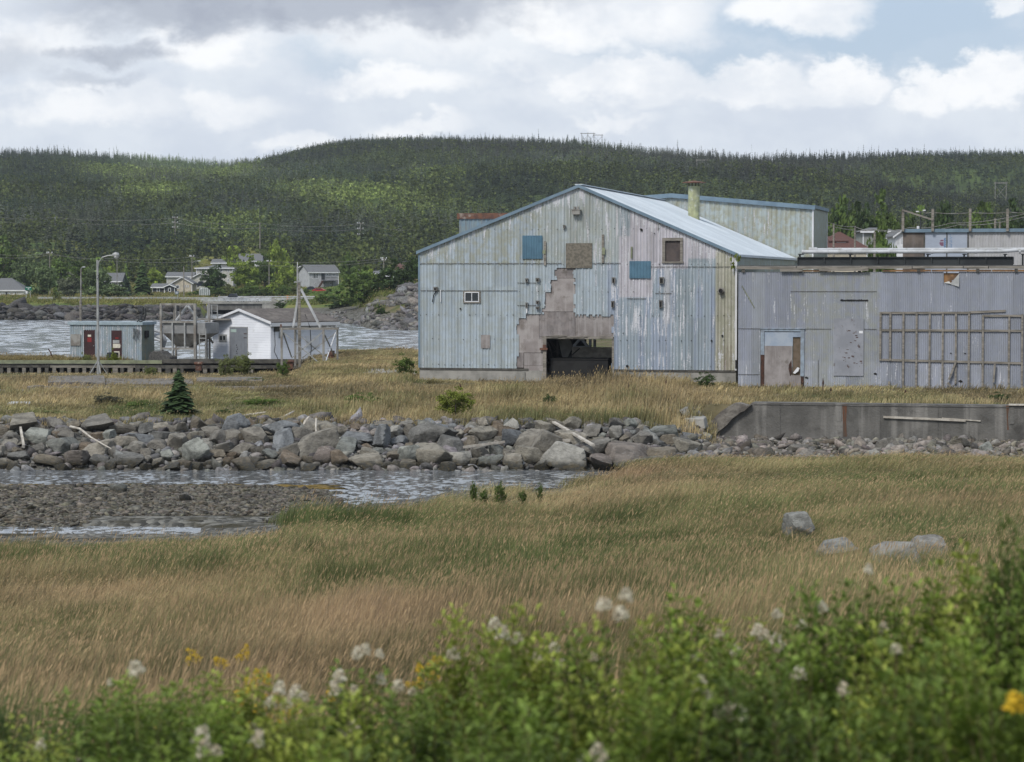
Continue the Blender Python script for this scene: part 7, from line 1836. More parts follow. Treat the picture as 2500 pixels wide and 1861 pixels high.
# individual trees near the houses
TC = [crown_proto(120 + i, 90, 40, .14, (1.0, 1.15, 1.35, .9)[i]) for i in range(4)]
TB = [crown_proto(160 + i, 80, 60, .085, 1.0) for i in range(4)]
TK = [conifer_proto(140 + i, 24, 15, .26 + .03 * i, .3) for i in range(3)]
_tm = {}
def tree_data(kind, i, tint):
    key = (kind, i, tint)
    if key not in _tm:
        (V, F2), T = {'crown': TC, 'bush': TB, 'cone': TK}[kind][i]
        o = np_mesh(kind, V, F2, M['conifer' if kind == 'cone' else 'leaf'], attrs={'tint': np.array(tint)[None] * T[:, None]}); _tm[key] = o.data; bpy.data.objects.remove(o)
    return _tm[key]
YG = (.24, .31, .06); MG = (.115, .17, .045); DG = (.06, .095, .032); WG = (.15, .20, .09); OG = (.16, .185, .065)
ti = [0]
def tree(label, px, yb, yt, wpx, Y, tint=MG, kind='crown', name=None, group='trees and bushes along the far shore', cat=None, trunk=.18):
    ti[0] += 1; i = ti[0] % (4 if kind == 'crown' else 3)
    p = at(px, yb, Y); g = gz(p.x, Y); p.z = min(p.z, g + .2) if Y > 250 else g
    H = at(px, yt, Y).z - p.z; Wd = wpx * Y / FPX
    if group == 'bushes on the grassy bank' and Y < 150: H *= 1.3; p.z -= .12
    near = Y < 250 and kind == 'crown'
    nm = name or ('spruce_tree' if kind != 'crown' else 'broadleaf_tree'); e = empty(nm, p, 0, label, cat or ('tree' if 'tree' in nm else 'bush'), group)
    if kind == 'crown':
        o = bpy.data.objects.new('crown', tree_data('bush' if near else 'crown', i, tint)); COL.objects.link(o); o.parent = e; sq = 1.0 if near else (1.0, 1.15, 1.35, .9)[i]; hz = H * (1 - trunk) / (2 * sq)
        o.scale = (Wd / 1.85, Wd / 1.85, hz * 1.05); o.location = (0, 0, H * trunk); o.rotation_euler = (0, 0, ti[0] * 1.7)
    else:
        o = bpy.data.objects.new('crown', tree_data('cone', i, tint)); COL.objects.link(o); o.parent = e; r0 = .26 + .03 * i; o.scale = (Wd / 1.95 / r0, Wd / 1.95 / r0, H); o.rotation_euler = (0, 0, ti[0] * 1.7)
    q = MB(); rt = max(.02, H * .018); q.tube([(0, 0, -.3), (0, 0, H * .45), (H * .02, 0, H * .8)], [rt * 1.3, rt, rt * .3], 6)
    for k in range(4):
        t = k * 1.6 + ti[0]; q.tube([(0, 0, H * (.3 + .08 * k)), (math.cos(t) * Wd * .3, math.sin(t) * Wd * .3, H * (.5 + .1 * k))], [rt * .5, rt * .2], 5)
    q.build('trunk', M['bark'], e)
    return e
TR = [('tall willow at the far left behind the white bungalow', 10, 705, 600, 75, 680, MG), ('willow left of the pole with a crossarm', 60, 715, 628, 60, 670, WG), ('big willow behind the green road sign', 105, 728, 648, 62, 625, WG), ('willow rising behind the pole with a crossarm', 150, 712, 634, 62, 660, MG),
 ('pale grey green willow in front of the row', 168, 729, 676, 52, 600, (.17, .19, .12)), ('tall willow left of the timber lamp pole', 205, 722, 640, 62, 650, MG), ('dense willow between the timber pole and the lamp post', 238, 729, 655, 62, 610, WG), ('low willow under the charcoal house', 282, 730, 694, 60, 600, WG), ('small yellow green tree above the charcoal house', 270, 690, 648, 30, 740, YG),
 ('shrubby young tree by the left part of the far road', 140, 742, 716, 18, 545, OG), ('yellow green tree left of the low grey house', 378, 700, 660, 36, 720, YG), ('dark round tree in front of the pale two storey house', 523, 701, 655, 52, 672, DG), ('round yellow green tree right of the two storey house', 599, 696, 636, 66, 690, YG),
 ('small yellow green tree between the hillside roofs', 570, 660, 611, 34, 770, YG), ('tallest yellow green tree in the village', 677, 680, 602, 44, 720, YG), ('broad yellow green tree left of the grey house', 703, 702, 644, 46, 700, YG), ('dark tree between the two yellow green trees', 645, 702, 634, 46, 705, MG), ('tree in front of the tall pole left of centre', 622, 690, 655, 34, 700, MG),
 ('thin dark tree right of the grey house', 852, 700, 628, 36, 730, MG), ('large bush tree right of the lawn', 882, 752, 663, 92, 470, MG), ('dark tree cluster nearest the plant corner', 965, 725, 650, 80, 455, DG), ('green tree between the two big bush trees', 925, 735, 672, 62, 462, MG), ('tree at the left wall of the plant', 1012, 720, 640, 56, 470, DG),
 ('bright green bush top above the large bush tree', 900, 700, 658, 36, 600, YG), ('small bush by the water right of the bridge', 805, 762, 716, 62, 520, MG), ('low dark bush at the beach right of the bridge', 842, 765, 728, 70, 485, DG), ('narrow grey green tree at the right of the grey house', 846, 690, 640, 30, 760, WG),
 ('round bush on the grassy headland slope', 930, 782, 752, 26, 405, DG), ('low bush hiding the bridge end', 690, 760, 738, 34, 545, DG)]
for (lb, px_, yb, yt, wp, Y_, tn) in TR: tree(lb, px_, yb, yt, wp, Y_, tn, trunk=.06)
for j, (px_, yb, yt, wp) in enumerate(((530, 726, 703, 34), (556, 726, 698, 36), (585, 727, 704, 38), (612, 726, 697, 36), (640, 725, 702, 36), (664, 724, 695, 36), (690, 722, 698, 34), (716, 721, 696, 34), (740, 724, 706, 26), (478, 726, 712, 30))):
    tree(['leftmost bush of the hedge above the bridge', 'second bush of the hedge from the left', 'third bush of the hedge, right of the pickup', 'fourth bush of the hedge above the bridge', 'fifth bush of the hedge above the bridge', 'sixth bush of the hedge, left of the mast', 'seventh bush of the hedge, at the mast', 'eighth bush of the hedge, right of the mast', 'rightmost low bush of the hedge near the red car', 'scrubby bush between cream house and greenhouse'][j], px_, yb, yt, wp, 628 + (j % 3) * 6, (MG, OG, YG)[j % 3] if j % 2 else MG, name='bush', group='bushes above the bridge', trunk=.0)
tree('large dark spruce left of the small charcoal wing', 348, 730, 634, 58, 625, DG, 'cone'); tree('dark blue green bushy spruce below the large spruce', 308, 730, 676, 40, 615, (.03, .05, .03), 'cone'); tree('slender spruce above the charcoal house roof', 308, 705, 643, 28, 700, MG, 'cone')
for j, (px_, yb, yt, wp, tn) in enumerate(((2050, 640, 516, 90, MG), (2100, 640, 522, 80, DG), (2150, 640, 512, 90, MG), (2215, 640, 530, 60, MG), (2300, 640, 528, 90, DG), (2390, 640, 522, 90, MG), (2470, 640, 530, 90, DG), (2020, 640, 530, 60, DG))):
    tree(['tree behind the brown hip roof, second from the left', 'dark tree above the brown hip roof', 'tall tree behind the grey green house', 'tree behind the slanted timber', 'dark tree behind the white house wrap', 'tree right of the middle roof post', 'dark tree at the right edge behind the far building', 'tree just right of the tall rear block'][j], px_, yb, yt, wp, 480, tn, group='trees behind the right hand roofs', trunk=.1)
tree('bright bush between brown roof and white gabled house', 2150, 640, 582, 80, 300, MG, name='bush', trunk=.0)
# bushes and saplings near the channel
tree('small dark spruce standing alone on the bank', 437, 1022, 905, 104, 113, (.045, .075, .03), 'cone', group=None)
NB = 'bushes on the grassy bank'
for lb, px_, yb, yt, wp, Y_, tn in (('dark green bush on the bank left of the goldenrod', 884, 1012, 966, 76, 119, MG), ('tall yellow flowering goldenrod bush on the bank', 1112, 1040, 962, 84, 113, (.17, .20, .04)), ('low green bush among the boulders under the goldenrod', 1076, 1052, 1022, 56, 111, (.10, .17, .03)), ('narrow dark green sapling in the straw grass', 1338, 1004, 968, 34, 120, DG),
     ('dark round bush above the boulders left of the slanting log', 553, 1032, 998, 60, 114, DG), ('low spreading bush on the slope behind the slanting log', 640, 995, 972, 90, 121, (.11, .17, .035)), ('purplish weed clump in the grass left of the spruce', 265, 1005, 966, 66, 122, (.09, .09, .06)), ('feathery grey green weed on the slab right of the spruce', 617, 958, 922, 66, 146, (.12, .15, .075)),
     ('green bush in the grass just left of the spruce', 340, 1010, 980, 70, 119, (.10, .15, .035)), ('low green bush behind the long kerb', 330, 965, 945, 50, 132, MG), ('bush growing right of the bent white pipe', 110, 1035, 1000, 110, 115, OG), ('green weeds under the white bent pipe', 30, 1040, 1010, 90, 114, MG), ('yellow green bush hanging on the bank by the logs', 735, 1000, 980, 60, 120, OG),
     ('green bush before the red maroon left door', 210, 882, 864, 26, 191, OG), ('yellow green bush in front of the right maroon door', 280, 884, 860, 26, 190.5, (.15, .18, .03)), ('weed at the foot of the white shed door', 590, 886, 868, 50, 186, OG), ('feathery weed on the wharf left of the white shed', 550, 900, 872, 36, 184, (.15, .17, .07)), ('green weed below the wharf edge, under the hopper', 368, 912, 896, 30, 182, OG),
     ('green bush at the pale pad beside the plant', 992, 900, 880, 50, 149, MG), ('weed by the foot of the rusty bollard', 690, 902, 884, 30, 180, MG), ('green weed before the corrugated building door', 1890, 962, 948, 30, 131.5, DG), ('dark weeds at the wall foot near the timber grid', 2200, 985, 966, 60, 125, DG), ('dark weeds on the retaining wall near the right edge', 2440, 986, 962, 60, 121, DG), ('green weed on the fill below the grey patch panel', 2080, 984, 968, 46, 124, OG),
     ('weed clump at the corner between both buildings', 1722, 938, 918, 46, 134, DG)):
    tree(lb, px_, yb, yt, wp, Y_, tn, name='bush', group=NB, trunk=.0)
for lb, px_, yb, yt, wp, Y_ in (('upright leafy sapling at the near edge of the channel, farthest left', 1156, 1222, 1178, 16, 81), ('short sapling beside the leftmost channel sapling', 1181, 1222, 1196, 20, 81), ('leaning sapling in the middle of the channel edge', 1222, 1226, 1183, 26, 81), ('small sapling right of the leaning one', 1318, 1212, 1184, 16, 83), ('low sapling between the leaning and the right one', 1275, 1224, 1200, 22, 82)):
    tree(lb, px_, yb, yt, wp, Y_, (.09, .13, .035), name='sapling', group='saplings at the channel edge', cat='sapling', trunk=.1)
c = w2A; wp_ = l2A(MAINW - .0, -.25, Z(612) if 0 else fA(1797, 640)[1])
(V0, F0), T0 = crown_proto(777, 12, 20, .25)
o = np_mesh('wall_weed', V0 * np.array([.28, .2, .5]), F0, M['leaf'], attrs={'tint': np.array([.22, .26, .06])[None] * T0[:, None]}); o.location = l2A(MAINW - .05, -.3, fA(1797, 655)[1]); tag(o, 'yellow green weed sprouting from the top corner between both buildings', 'weed')

# ------------------------------------------------------------------ grass
def yawm(X, Y, r):
    a = r.normal(0, .55, len(X)) + (hnoise(X, Y, 5, 66) - .5) * 1.6; m = np.zeros((len(X), 3, 3)); m[:, 0, 0] = np.cos(a); m[:, 0, 1] = -np.sin(a); m[:, 1, 0] = np.sin(a); m[:, 1, 1] = np.cos(a); m[:, 2, 2] = 1; return m
def tuft_proto(seed, nb, h, spread, w_, lean=.35, heads=.0, head_c=(.42, .30, .17)):
    r = np.random.default_rng(seed); V = []; F_ = []; T = []
    for i in range(nb):
        bx, by = r.normal(0, spread, 2); a = r.uniform(0, 2 * math.pi); L = h * r.uniform(.55, 1.15); bend = r.uniform(.1, .5); dx = math.cos(a) * bend * .6 + lean * r.uniform(.4, 1.3); dy = math.sin(a) * bend * .6
        wv = np.array([math.cos(a + 1.57), math.sin(a + 1.57), 0]) * w_ * r.uniform(.7, 1.3); p0 = np.array([bx, by, -.03]); p1 = p0 + [dx * .28 * L, dy * .28 * L, .6 * L]; p2 = p0 + [dx * .8 * L, dy * .8 * L, L * .95]
        b = len(V); V += [p0 - wv, p0 + wv, p1 + wv * .7, p1 - wv * .7, p2]; F_ += [[b, b + 1, b + 2], [b, b + 2, b + 3], [b + 3, b + 2, b + 4]]
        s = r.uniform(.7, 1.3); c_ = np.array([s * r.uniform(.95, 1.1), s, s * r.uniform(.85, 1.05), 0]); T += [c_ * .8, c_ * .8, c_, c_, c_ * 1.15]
        if r.random() < heads:
            hl = L * .17; d = (p2 - p1); d /= np.linalg.norm(d); q0 = p2 - d * hl * .3; q1 = p2 + d * hl * .35 ; q2 = p2 + d * hl; hw_ = wv * 1.7
            b = len(V); V += [q0, q1 - hw_, q1 + hw_, q2]; F_ += [[b, b + 1, b + 2], [b + 1, b + 3, b + 2]]; hc = np.array([*head_c, 1.0]) * [*([r.uniform(.75, 1.25)] * 3), 1]; T += [hc] * 4
    return (np.array(V), np.array(F_)), np.array(T)
STRAW = np.array([.50, .395, .245]); RUST = np.array([.31, .225, .15]); GREEN = np.array([.11, .155, .058]); OLIVE = np.array([.23, .23, .11]); GOLD = np.array([.40, .33, .185])
rg = np.random.default_rng(5)
def field_tint(X, Y, Zv):
    px = 1250 + FPX * X / Y; py = 680 + (CAMZ - Zv - .35) / Y * FPX
    n1_ = hnoise(X, Y * .6, 6, 60); n2_ = hnoise(X, Y * .5, 2.6, 61); n3_ = hnoise(X, Y, 1.1, 62)
    green = blobs(px, py, [(300, 1345, 420, 48, .75), (900, 1265, 330, 50, .7), (1050, 1330, 200, 60, .6), (1350, 1420, 330, 90, .75), (1600, 1400, 260, 80, .8), (1850, 1250, 260, 60, .35), (1800, 1330, 260, 70, .6), (2250, 1290, 300, 70, .55), (2300, 1180, 300, 20, .4), (1500, 1300, 200, 60, .4), (100, 1800, 200, 60, .6), (2050, 1140, 120, 18, .5), (1990, 1300, 70, 40, .6)])
    green = np.clip(green * 1.15 + (n2_ - .5) * 1.2 + (n1_ - .5) * .8, 0, 1)
    straw = blobs(px, py, [(300, 1450, 500, 70, .9), (900, 1500, 500, 80, .8), (500, 1620, 700, 110, .7), (1350, 1200, 260, 50, .75), (1550, 1150, 200, 26, .7), (2300, 1215, 260, 16, .5), (1850, 1100, 200, 14, .5), (1300, 1530, 300, 60, .7)])
    straw = np.clip(straw + (n1_ - .5) * .9 + (n3_ - .5) * .5, 0, 1)
    c_ = OLIVE[None] * np.ones((len(X), 1)); c_ = c_ * (1 - straw[:, None]) + (STRAW[None] * (1 - n1_[:, None]) + RUST[None] * n1_[:, None]) * straw[:, None]
    c_ = c_ * (1 - .85 * green[:, None] * (1 - .6 * straw[:, None])) + GREEN[None] * .85 * green[:, None] * (1 - .6 * straw[:, None])
    rust = blobs(px, py, [(500, 1640, 900, 70, .6), (150, 1560, 300, 50, .4), (1480, 1130, 120, 30, .5)]); c_ = c_ * (1 - .6 * rust[:, None]) + RUST[None] * .62 * .6 * rust[:, None]
    return c_ * (0.72 + .56 * n3_)[:, None], green
n = 30000
Y = np.empty(0)
ya = np.linspace(11.2, 101, 400); dens = .52 * ya / np.maximum(.17, ya * .0048) ** 2; cdf = np.cumsum(dens); n = int(cdf[-1] * (ya[1] - ya[0])); cdf /= cdf[-1]
Y = np.interp(rg.random(n), cdf, ya); X = (rg.uniform(-.26, .26, n)) * Y
Zv = ground_z(X, Y); pxv = 1250 + FPX * X / Y
edge = .20 + .28 * hnoise(X, Y, 2.0, 70) + np.where(pxv < 850, .10, 0)
k = (Zv > edge) & ~((Y > 93) & (pxv < 1480)) & (Y < 101.3) & ~((pxv < 480) & (Y > 76.5))
for (lx_, ly_, lw_) in LONE[:6]:
    k &= ~((np.abs(X - lx_) < lw_ * .95) & (Y < ly_ + .3) & (Y > ly_ - lw_ * 2.6) & (rg.random(len(X)) < .7))
X, Y, Zv = X[k], Y[k], Zv[k]
tn, gr = field_tint(X, Y, Zv)
TF = [tuft_proto(i, 26, 1.0, .24, .007, .45, .30) for i in range(5)] + [tuft_proto(10 + i, 30, .9, .26, .009, .3, .06) for i in range(3)]
cl_ = hnoise(X * 1.0, Y, 1.7, 68) * hnoise(X, Y, 6, 69); clump = np.clip((cl_ - .42) * 8, 0, 1); hs = rg.uniform(.28, .60, len(X)) * (.6 + .75 * hnoise(X, Y * .7, 4, 64)) * (1 + .45 * clump) * np.interp(Y, [74, 80], [1, .75]); tn = tn * (1 - .55 * clump[:, None]) + GREEN[None] * .8 * .55 * clump[:, None]; wsx = np.maximum(.55, Y * .0135); tk = np.interp(Y, [10, 40, 95], [.8, 1.0, 1.9])
print('meadow tufts', len(X))
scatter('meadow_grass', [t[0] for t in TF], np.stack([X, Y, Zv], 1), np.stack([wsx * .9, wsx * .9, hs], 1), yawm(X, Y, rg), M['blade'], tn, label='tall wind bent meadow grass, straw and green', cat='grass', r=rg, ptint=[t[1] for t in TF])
# grass of the far bank and the plant yard
n = 60000
Y = np.sqrt(rg.uniform(108.5 ** 2, 214 ** 2, n)); pxv = rg.uniform(-300, 2800, n); X = (pxv - 1250) / FPX * Y; Zv = ground_z(X, Y)
def inside(X, Y, O, x0, x1, y0, y1):
    dx = X - O.x; dy = Y - O.y; lx = dx * math.cos(BA) - dy * math.sin(BA); ly = dx * math.sin(BA) + dy * math.cos(BA); return (lx > x0) & (lx < x1) & (ly > y0) & (ly < y1)
bad = inside(X, Y, OA, -.1, MAINW + .3, .1, 40) | inside(X, Y, OC, 0, 30, .0, 14)
wy = WALL_Y0 - (X - WALL_X0) * math.tan(BA); rightz = pxv > 1740; bad |= rightz & (Y < wy + .85)
for a, b, c0_, d0 in ((117, 255, 140.2, 149), (88, 275, 134.8, 139.5), (250, 470, 141, 148.5), (480, 640, 144.2, 148.8), (300, 640, 136.2, 139), (640, 1150, 136.7, 139), (880, 1016, 152, 162), (-80, 66, 131, 137)):
    bad |= (pxv > a + 4) & (pxv < b - 4) & (Y > c0_) & (Y < d0) & (rg.random(n) > .16)
bad |= (pxv < 735) & (Y > 189.5)
bad |= rightz & (rg.random(n) < .45)
bad |= Zv < .3
bad |= (pxv < 640) & (Y > 170) & (rg.random(n) < .8)
bad |= (Y > 150) & (pxv > 1100)
bad |= (Y < 110.5) & (hnoise(X, Y, 3, 71) < .45)
k = ~bad; X, Y, Zv, pxv = X[k], Y[k], Zv[k], pxv[k]
pyv = 680 + (CAMZ - Zv - .2) / Y * FPX
n1_ = hnoise(X, Y * .6, 7, 80); n2_ = hnoise(X, Y * .6, 3, 81); n3_ = hnoise(X, Y, 1.5, 82)
green = blobs(pxv, pyv, [(330, 1000, 130, 30, .8), (620, 980, 120, 28, .6), (1450, 1010, 200, 22, .5), (1150, 930, 120, 12, .4), (560, 930, 60, 16, .4), (1900, 970, 300, 14, .35), (150, 1010, 100, 26, .4)])
green = np.clip(green + (n2_ - .5) * 1.3 + np.where(pxv < 1150, .26, .04), 0, 1)[:, None]
goldb = blobs(pxv, pyv, [(1500, 915, 260, 28, 1), (1300, 960, 500, 40, .8), (1000, 905, 110, 20, .9), (700, 900, 200, 20, .6), (830, 950, 300, 40, .7), (900, 870, 120, 25, .6)])[:, None]
c_ = OLIVE[None] * 1.1 * (1 - n1_[:, None]) + STRAW[None] * n1_[:, None]; c_ = c_ * (1 - goldb * .8) + GOLD[None] * goldb * .8; c_ = c_ * (1 - green * .85) + GREEN[None] * .95 * green * .85
br_ = blobs(pxv, pyv, [(1350, 1030, 320, 14, .6), (650, 1035, 300, 16, .6), (1750, 965, 900, 10, .5), (1000, 938, 120, 9, .7), (1450, 948, 200, 8, .6), (200, 930, 300, 14, .5)])[:, None]
c_ = c_ * (1 - br_ * .6) + np.array([.15, .12, .075])[None] * br_ * .6
nb_ = hnoise(X, Y * .5, 5, 84)[:, None]; c_ = np.where(nb_ > .62, c_ * .45 + np.array([.13, .105, .075])[None] * .55, c_)
c_ *= (.6 + .75 * n3_)[:, None]
hs = rg.uniform(.22, .50, len(X)) * (.35 + 1.5 * n1_ * (.6 + .8 * n2_)) * np.where(pxv > 850, 1.25, 1) * np.where((pxv > 1000) & (pxv < 1330) & (Y > 133), .45, 1) * np.where(pxv < 1150, .7, 1) * np.where(pxv > 1680, .6, 1) * np.where(Y > 160, np.where(pxv < 640, .35, .8), 1); hs = np.where((pxv > 1440) & (pxv < 1680) & (Y > 132) & (Y < 142), hs * 1.4, hs)
TF2 = [tuft_proto(30 + i, 13, 1.0, .24, .022, .25, .25, (.38, .29, .16)) for i in range(5)]
ws2 = Y * .0062
print('bank tufts', len(X))
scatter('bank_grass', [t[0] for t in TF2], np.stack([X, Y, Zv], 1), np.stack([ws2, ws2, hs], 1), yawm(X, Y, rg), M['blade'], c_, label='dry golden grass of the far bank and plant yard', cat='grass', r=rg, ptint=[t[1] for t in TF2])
# rough grass on the far shore
n = 16000
Y = np.sqrt(rg.uniform(388 ** 2, 840 ** 2, n)); pxv = rg.uniform(-350, 1060, n); X = (pxv - 1250) / FPX * Y; Zv = ground_z(X, Y)
k = (Zv > 2.0 + 1.2 * hnoise(X, Y, 12, 90)) & ~((Y > 554) & (Y < 570)) & ~((Zv < 5.5) & (pxv > 960) & (Y < 430)); X, Y, Zv, pxv = X[k], Y[k], Zv[k], pxv[k]
n1_ = hnoise(X, Y, 25, 91)[:, None]; lawn = ((pxv > 740) & (pxv < 860) & (Y > 570) & (Y < 780))[:, None]
c_ = np.array([.22, .21, .075])[None] * (1 - n1_) + np.array([.10, .14, .04])[None] * n1_; c_ = np.where(lawn, np.array([.10, .17, .035])[None], c_) * rg.uniform(.75, 1.25, (len(X), 1))
hs = rg.uniform(.4, 1.1, len(X)) * np.where(lawn[:, 0], .3, 1)
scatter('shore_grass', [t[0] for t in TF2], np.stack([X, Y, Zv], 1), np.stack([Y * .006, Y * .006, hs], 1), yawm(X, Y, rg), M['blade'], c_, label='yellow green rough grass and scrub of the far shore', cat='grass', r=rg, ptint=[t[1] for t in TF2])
n = 7000
Y = rg.uniform(190.8, 198, n); pxv = rg.uniform(-250, 735, n); X = (pxv - 1250) / FPX * Y; k = (hnoise(X, Y, 2.2, 95) > np.where(Y > 194, .25, .45)) & ~((pxv > 150) & (pxv < 390) & (Y > 193)) & ~((pxv > 500) & (Y > 190)) & ~((pxv > 385) & (Y > 192.2)); X, Y, pxv = X[k], Y[k], pxv[k]
scatter('wharf_grass', [t[0] for t in TF2], np.stack([X, Y, np.full(len(X), wharf.location.z + wzp(884))], 1), np.stack([Y * .004, Y * .004, rg.uniform(.15, .5, len(X))], 1), yawm(X, Y, rg), M['blade'], np.array([.22, .19, .09])[None] * rg.uniform(.6, 1.3, (len(X), 1)), label='dry grass and weeds growing on the timber wharf', cat='grass', r=rg, ptint=[t[1] for t in TF2])
# dark dock stalks standing in the grass
for j, (px_, py_, h_, Y_) in enumerate(((1535, 948, 22, 128), (1626, 940, 20, 131), (2009, 952, 26, 126.5), (2028, 958, 12, 126.5), (1123, 950, 14, 130), (2210, 960, 10, 127))):
    p = at(px_, py_ + h_ / 2, Y_); p.z = gz(p.x, Y_); q = MB(); H = h_ * Y_ / FPX * 1.6; q.tube([(0, 0, 0), (0, 0, H * .45), (.01, 0, H * .7), (0, 0, H)], [.015, .02, .055, .01], 6)
    o = q.build('dock_stalk', M['rust_dark']); o.location = p; tag(o, ['dark red dock stalk in the golden grass, left of two', 'dark red dock stalk in the golden grass, right of two', 'tall red dock stalk in front of the grey patch panel', 'short red dock stalk beside the tall one', 'thin dock stalk by the long slab edge', 'tiny dock stalk below the timber grid'][j], 'dock stalk', 'dock stalks in the dry grass')

# ------------------------------------------------------------------ foreground shrubs
def shrub_proto(seed, stems=24, H=1.0, R=.42, leaf=.072):
    r = np.random.default_rng(seed); V = []; F_ = []; T = []; SV = MB(); tips = []
    for s in range(stems):
        a = r.uniform(0, 2 * math.pi); rr_ = R * math.sqrt(r.random()); top = np.array([math.cos(a) * rr_, math.sin(a) * rr_, H * r.uniform(.62, 1.0) * (1 - .25 * (rr_ / R) ** 2)]); base = top * [.35, .35, 0]
        mid = base * .5 + top * .5 + [0, 0, .06]; SV.tube([tuple(base), tuple(mid), tuple(top)], [.005, .004, .002], 4, cap=False); tips.append(top)
        yg = r.uniform(.8, 1.3); nl = int(135 * top[2] / H)
        for i in range(nl):
            t = .18 + .82 * (i + r.random()) / nl; p = (base * (1 - t) ** 2 + mid * 2 * t * (1 - t) + top * t * t); az = i * 2.4 + r.uniform(-.5, .5); up = r.uniform(.15, .9); off = r.uniform(0, .11) * (1 - .5 * t)
            d = np.array([math.cos(az), math.sin(az), up]); d /= np.linalg.norm(d); p = p + d * off; l = leaf * r.uniform(.6, 1.25) * (1.1 - .45 * t); sd = np.cross(d, [0, 0, 1]); sd /= np.linalg.norm(sd); nrm = np.cross(sd, d)
            w_ = l * r.uniform(.22, .34); m_ = p + d * l * .5; b = len(V)
            V += [p, m_ + sd * w_ + nrm * w_ * .35, p + d * l - nrm * l * .12, m_ - sd * w_ + nrm * w_ * .35]; F_ += [[b, b + 1, b + 2], [b, b + 2, b + 3]]
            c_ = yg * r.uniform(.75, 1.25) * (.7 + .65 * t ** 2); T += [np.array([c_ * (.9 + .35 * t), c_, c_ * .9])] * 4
    return (np.array(V), np.array(F_)), np.array(T), SV, tips
SH = [shrub_proto(600 + i, (38, 44, 34, 40)[i]) for i in range(4)]
_sm = {}
def shrub_mesh(i, tint):
    if (i, tint) not in _sm:
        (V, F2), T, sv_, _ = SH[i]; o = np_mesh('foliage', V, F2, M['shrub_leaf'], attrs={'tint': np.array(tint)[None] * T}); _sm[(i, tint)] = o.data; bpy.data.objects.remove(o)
    if ('s', i) not in _sm:
        o = SH[i][2].build('stems', M['stem']); _sm[('s', i)] = o.data; bpy.data.objects.remove(o)
    return _sm[(i, tint)], _sm[('s', i)]
G1 = (.13, .22, .042); G2 = (.10, .175, .038); G3 = (.185, .265, .055); G4 = (.07, .125, .03)
CONT = np.array([(-260, 1770), (60, 1770), (180, 1730), (260, 1680), (360, 1640), (440, 1720), (620, 1700), (720, 1690), (840, 1680), (930, 1690), (1060, 1640), (1180, 1560), (1300, 1590), (1430, 1600), (1515, 1490), (1600, 1530), (1700, 1560), (1800, 1560), (1900, 1520), (2000, 1490), (2100, 1450), (2180, 1455), (2300, 1480), (2400, 1440), (2470, 1400), (2760, 1330)], float)
shrubs = []
rs = random.Random(99)
def add_shrub(px, yt, Y, wpx, tint, label, i):
    p = at(px, yt, Y); g = gz(p.x, Y); H = max(.35, p.z - g + .02) * 1.16; e = empty('shrub', (p.x, Y, g), rs.uniform(0, 6.28), label, 'shrub', 'leafy shrubs across the foreground')
    f, s = shrub_mesh(i, tint); W_ = wpx * Y / FPX / .84
    o = bpy.data.objects.new('foliage', f); COL.objects.link(o); o.parent = e; o.scale = (W_, W_, H)
    o2 = bpy.data.objects.new('stems', s); COL.objects.link(o2); o2.parent = e; o2.scale = (W_, W_, H)
    shrubs.append((px, yt, Y, e)); return e
ORD = ['first', 'second', 'third', 'fourth', 'fifth', 'sixth', 'seventh', 'eighth', 'ninth', 'tenth', 'eleventh', 'twelfth', 'thirteenth', 'fourteenth', 'fifteenth', 'sixteenth']
for row, (Y0_, dy, step, px_s, tl) in enumerate(((9.6, 0, 200, -180, (G1, G3, G2)), (7.9, 95, 235, -140, (G2, G1, G3)), (6.5, 215, 290, -120, (G4, G2, G1)))):
    px_ = px_s; j = 0
    while px_ < 2700:
        yt = float(np.interp(px_, CONT[:, 0], CONT[:, 1])) + dy + rs.uniform(-25, 25)
        if yt < 1960:
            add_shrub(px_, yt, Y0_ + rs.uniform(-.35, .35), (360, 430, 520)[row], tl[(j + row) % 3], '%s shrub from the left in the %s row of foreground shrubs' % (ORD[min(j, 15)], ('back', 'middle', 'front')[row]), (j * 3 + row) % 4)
        px_ += step * rs.uniform(.85, 1.15); j += 1
add_shrub(2490, 1345, 8.8, 200, G4, 'tall dark shrub at the right edge rising above all others', 1); add_shrub(20, 1745, 9.0, 260, (.07, .12, .04), 'low dark bushy shrub in the bottom left corner', 2); add_shrub(2610, 1300, 9.2, 240, G4, 'tall shrub cut by the right edge of the view', 3)
def blossom_proto(seed):
    r = np.random.default_rng(seed); V = []; F_ = []
    for i in range(130):
        t = r.random(); a = r.uniform(0, 6.28); rad_ = .05 * (1 - t) ** .5 * math.sqrt(r.random()) + .006; c_ = np.array([math.cos(a) * rad_, math.sin(a) * rad_, t * .10]); n_ = r.normal(size=3); n_ /= np.linalg.norm(n_); u = np.cross(n_, r.normal(size=3)); u /= np.linalg.norm(u); v = np.cross(n_, u); l = .0085
        b = len(V); V += [c_ + u * l, c_ + v * l, c_ - u * l, c_ - v * l]; F_.append([b, b + 1, b + 2, b + 3])
    return np.array(V), np.array(F_)
BL = []
for i in range(3):
    V0, F0 = blossom_proto(900 + i); V0 = V0 * np.array([.9, .9, .75]) + np.random.default_rng(i).normal(0, .006, V0.shape); o = np_mesh('flower_cluster', V0, F0, M['petal']); BL.append(o.data); bpy.data.objects.remove(o)
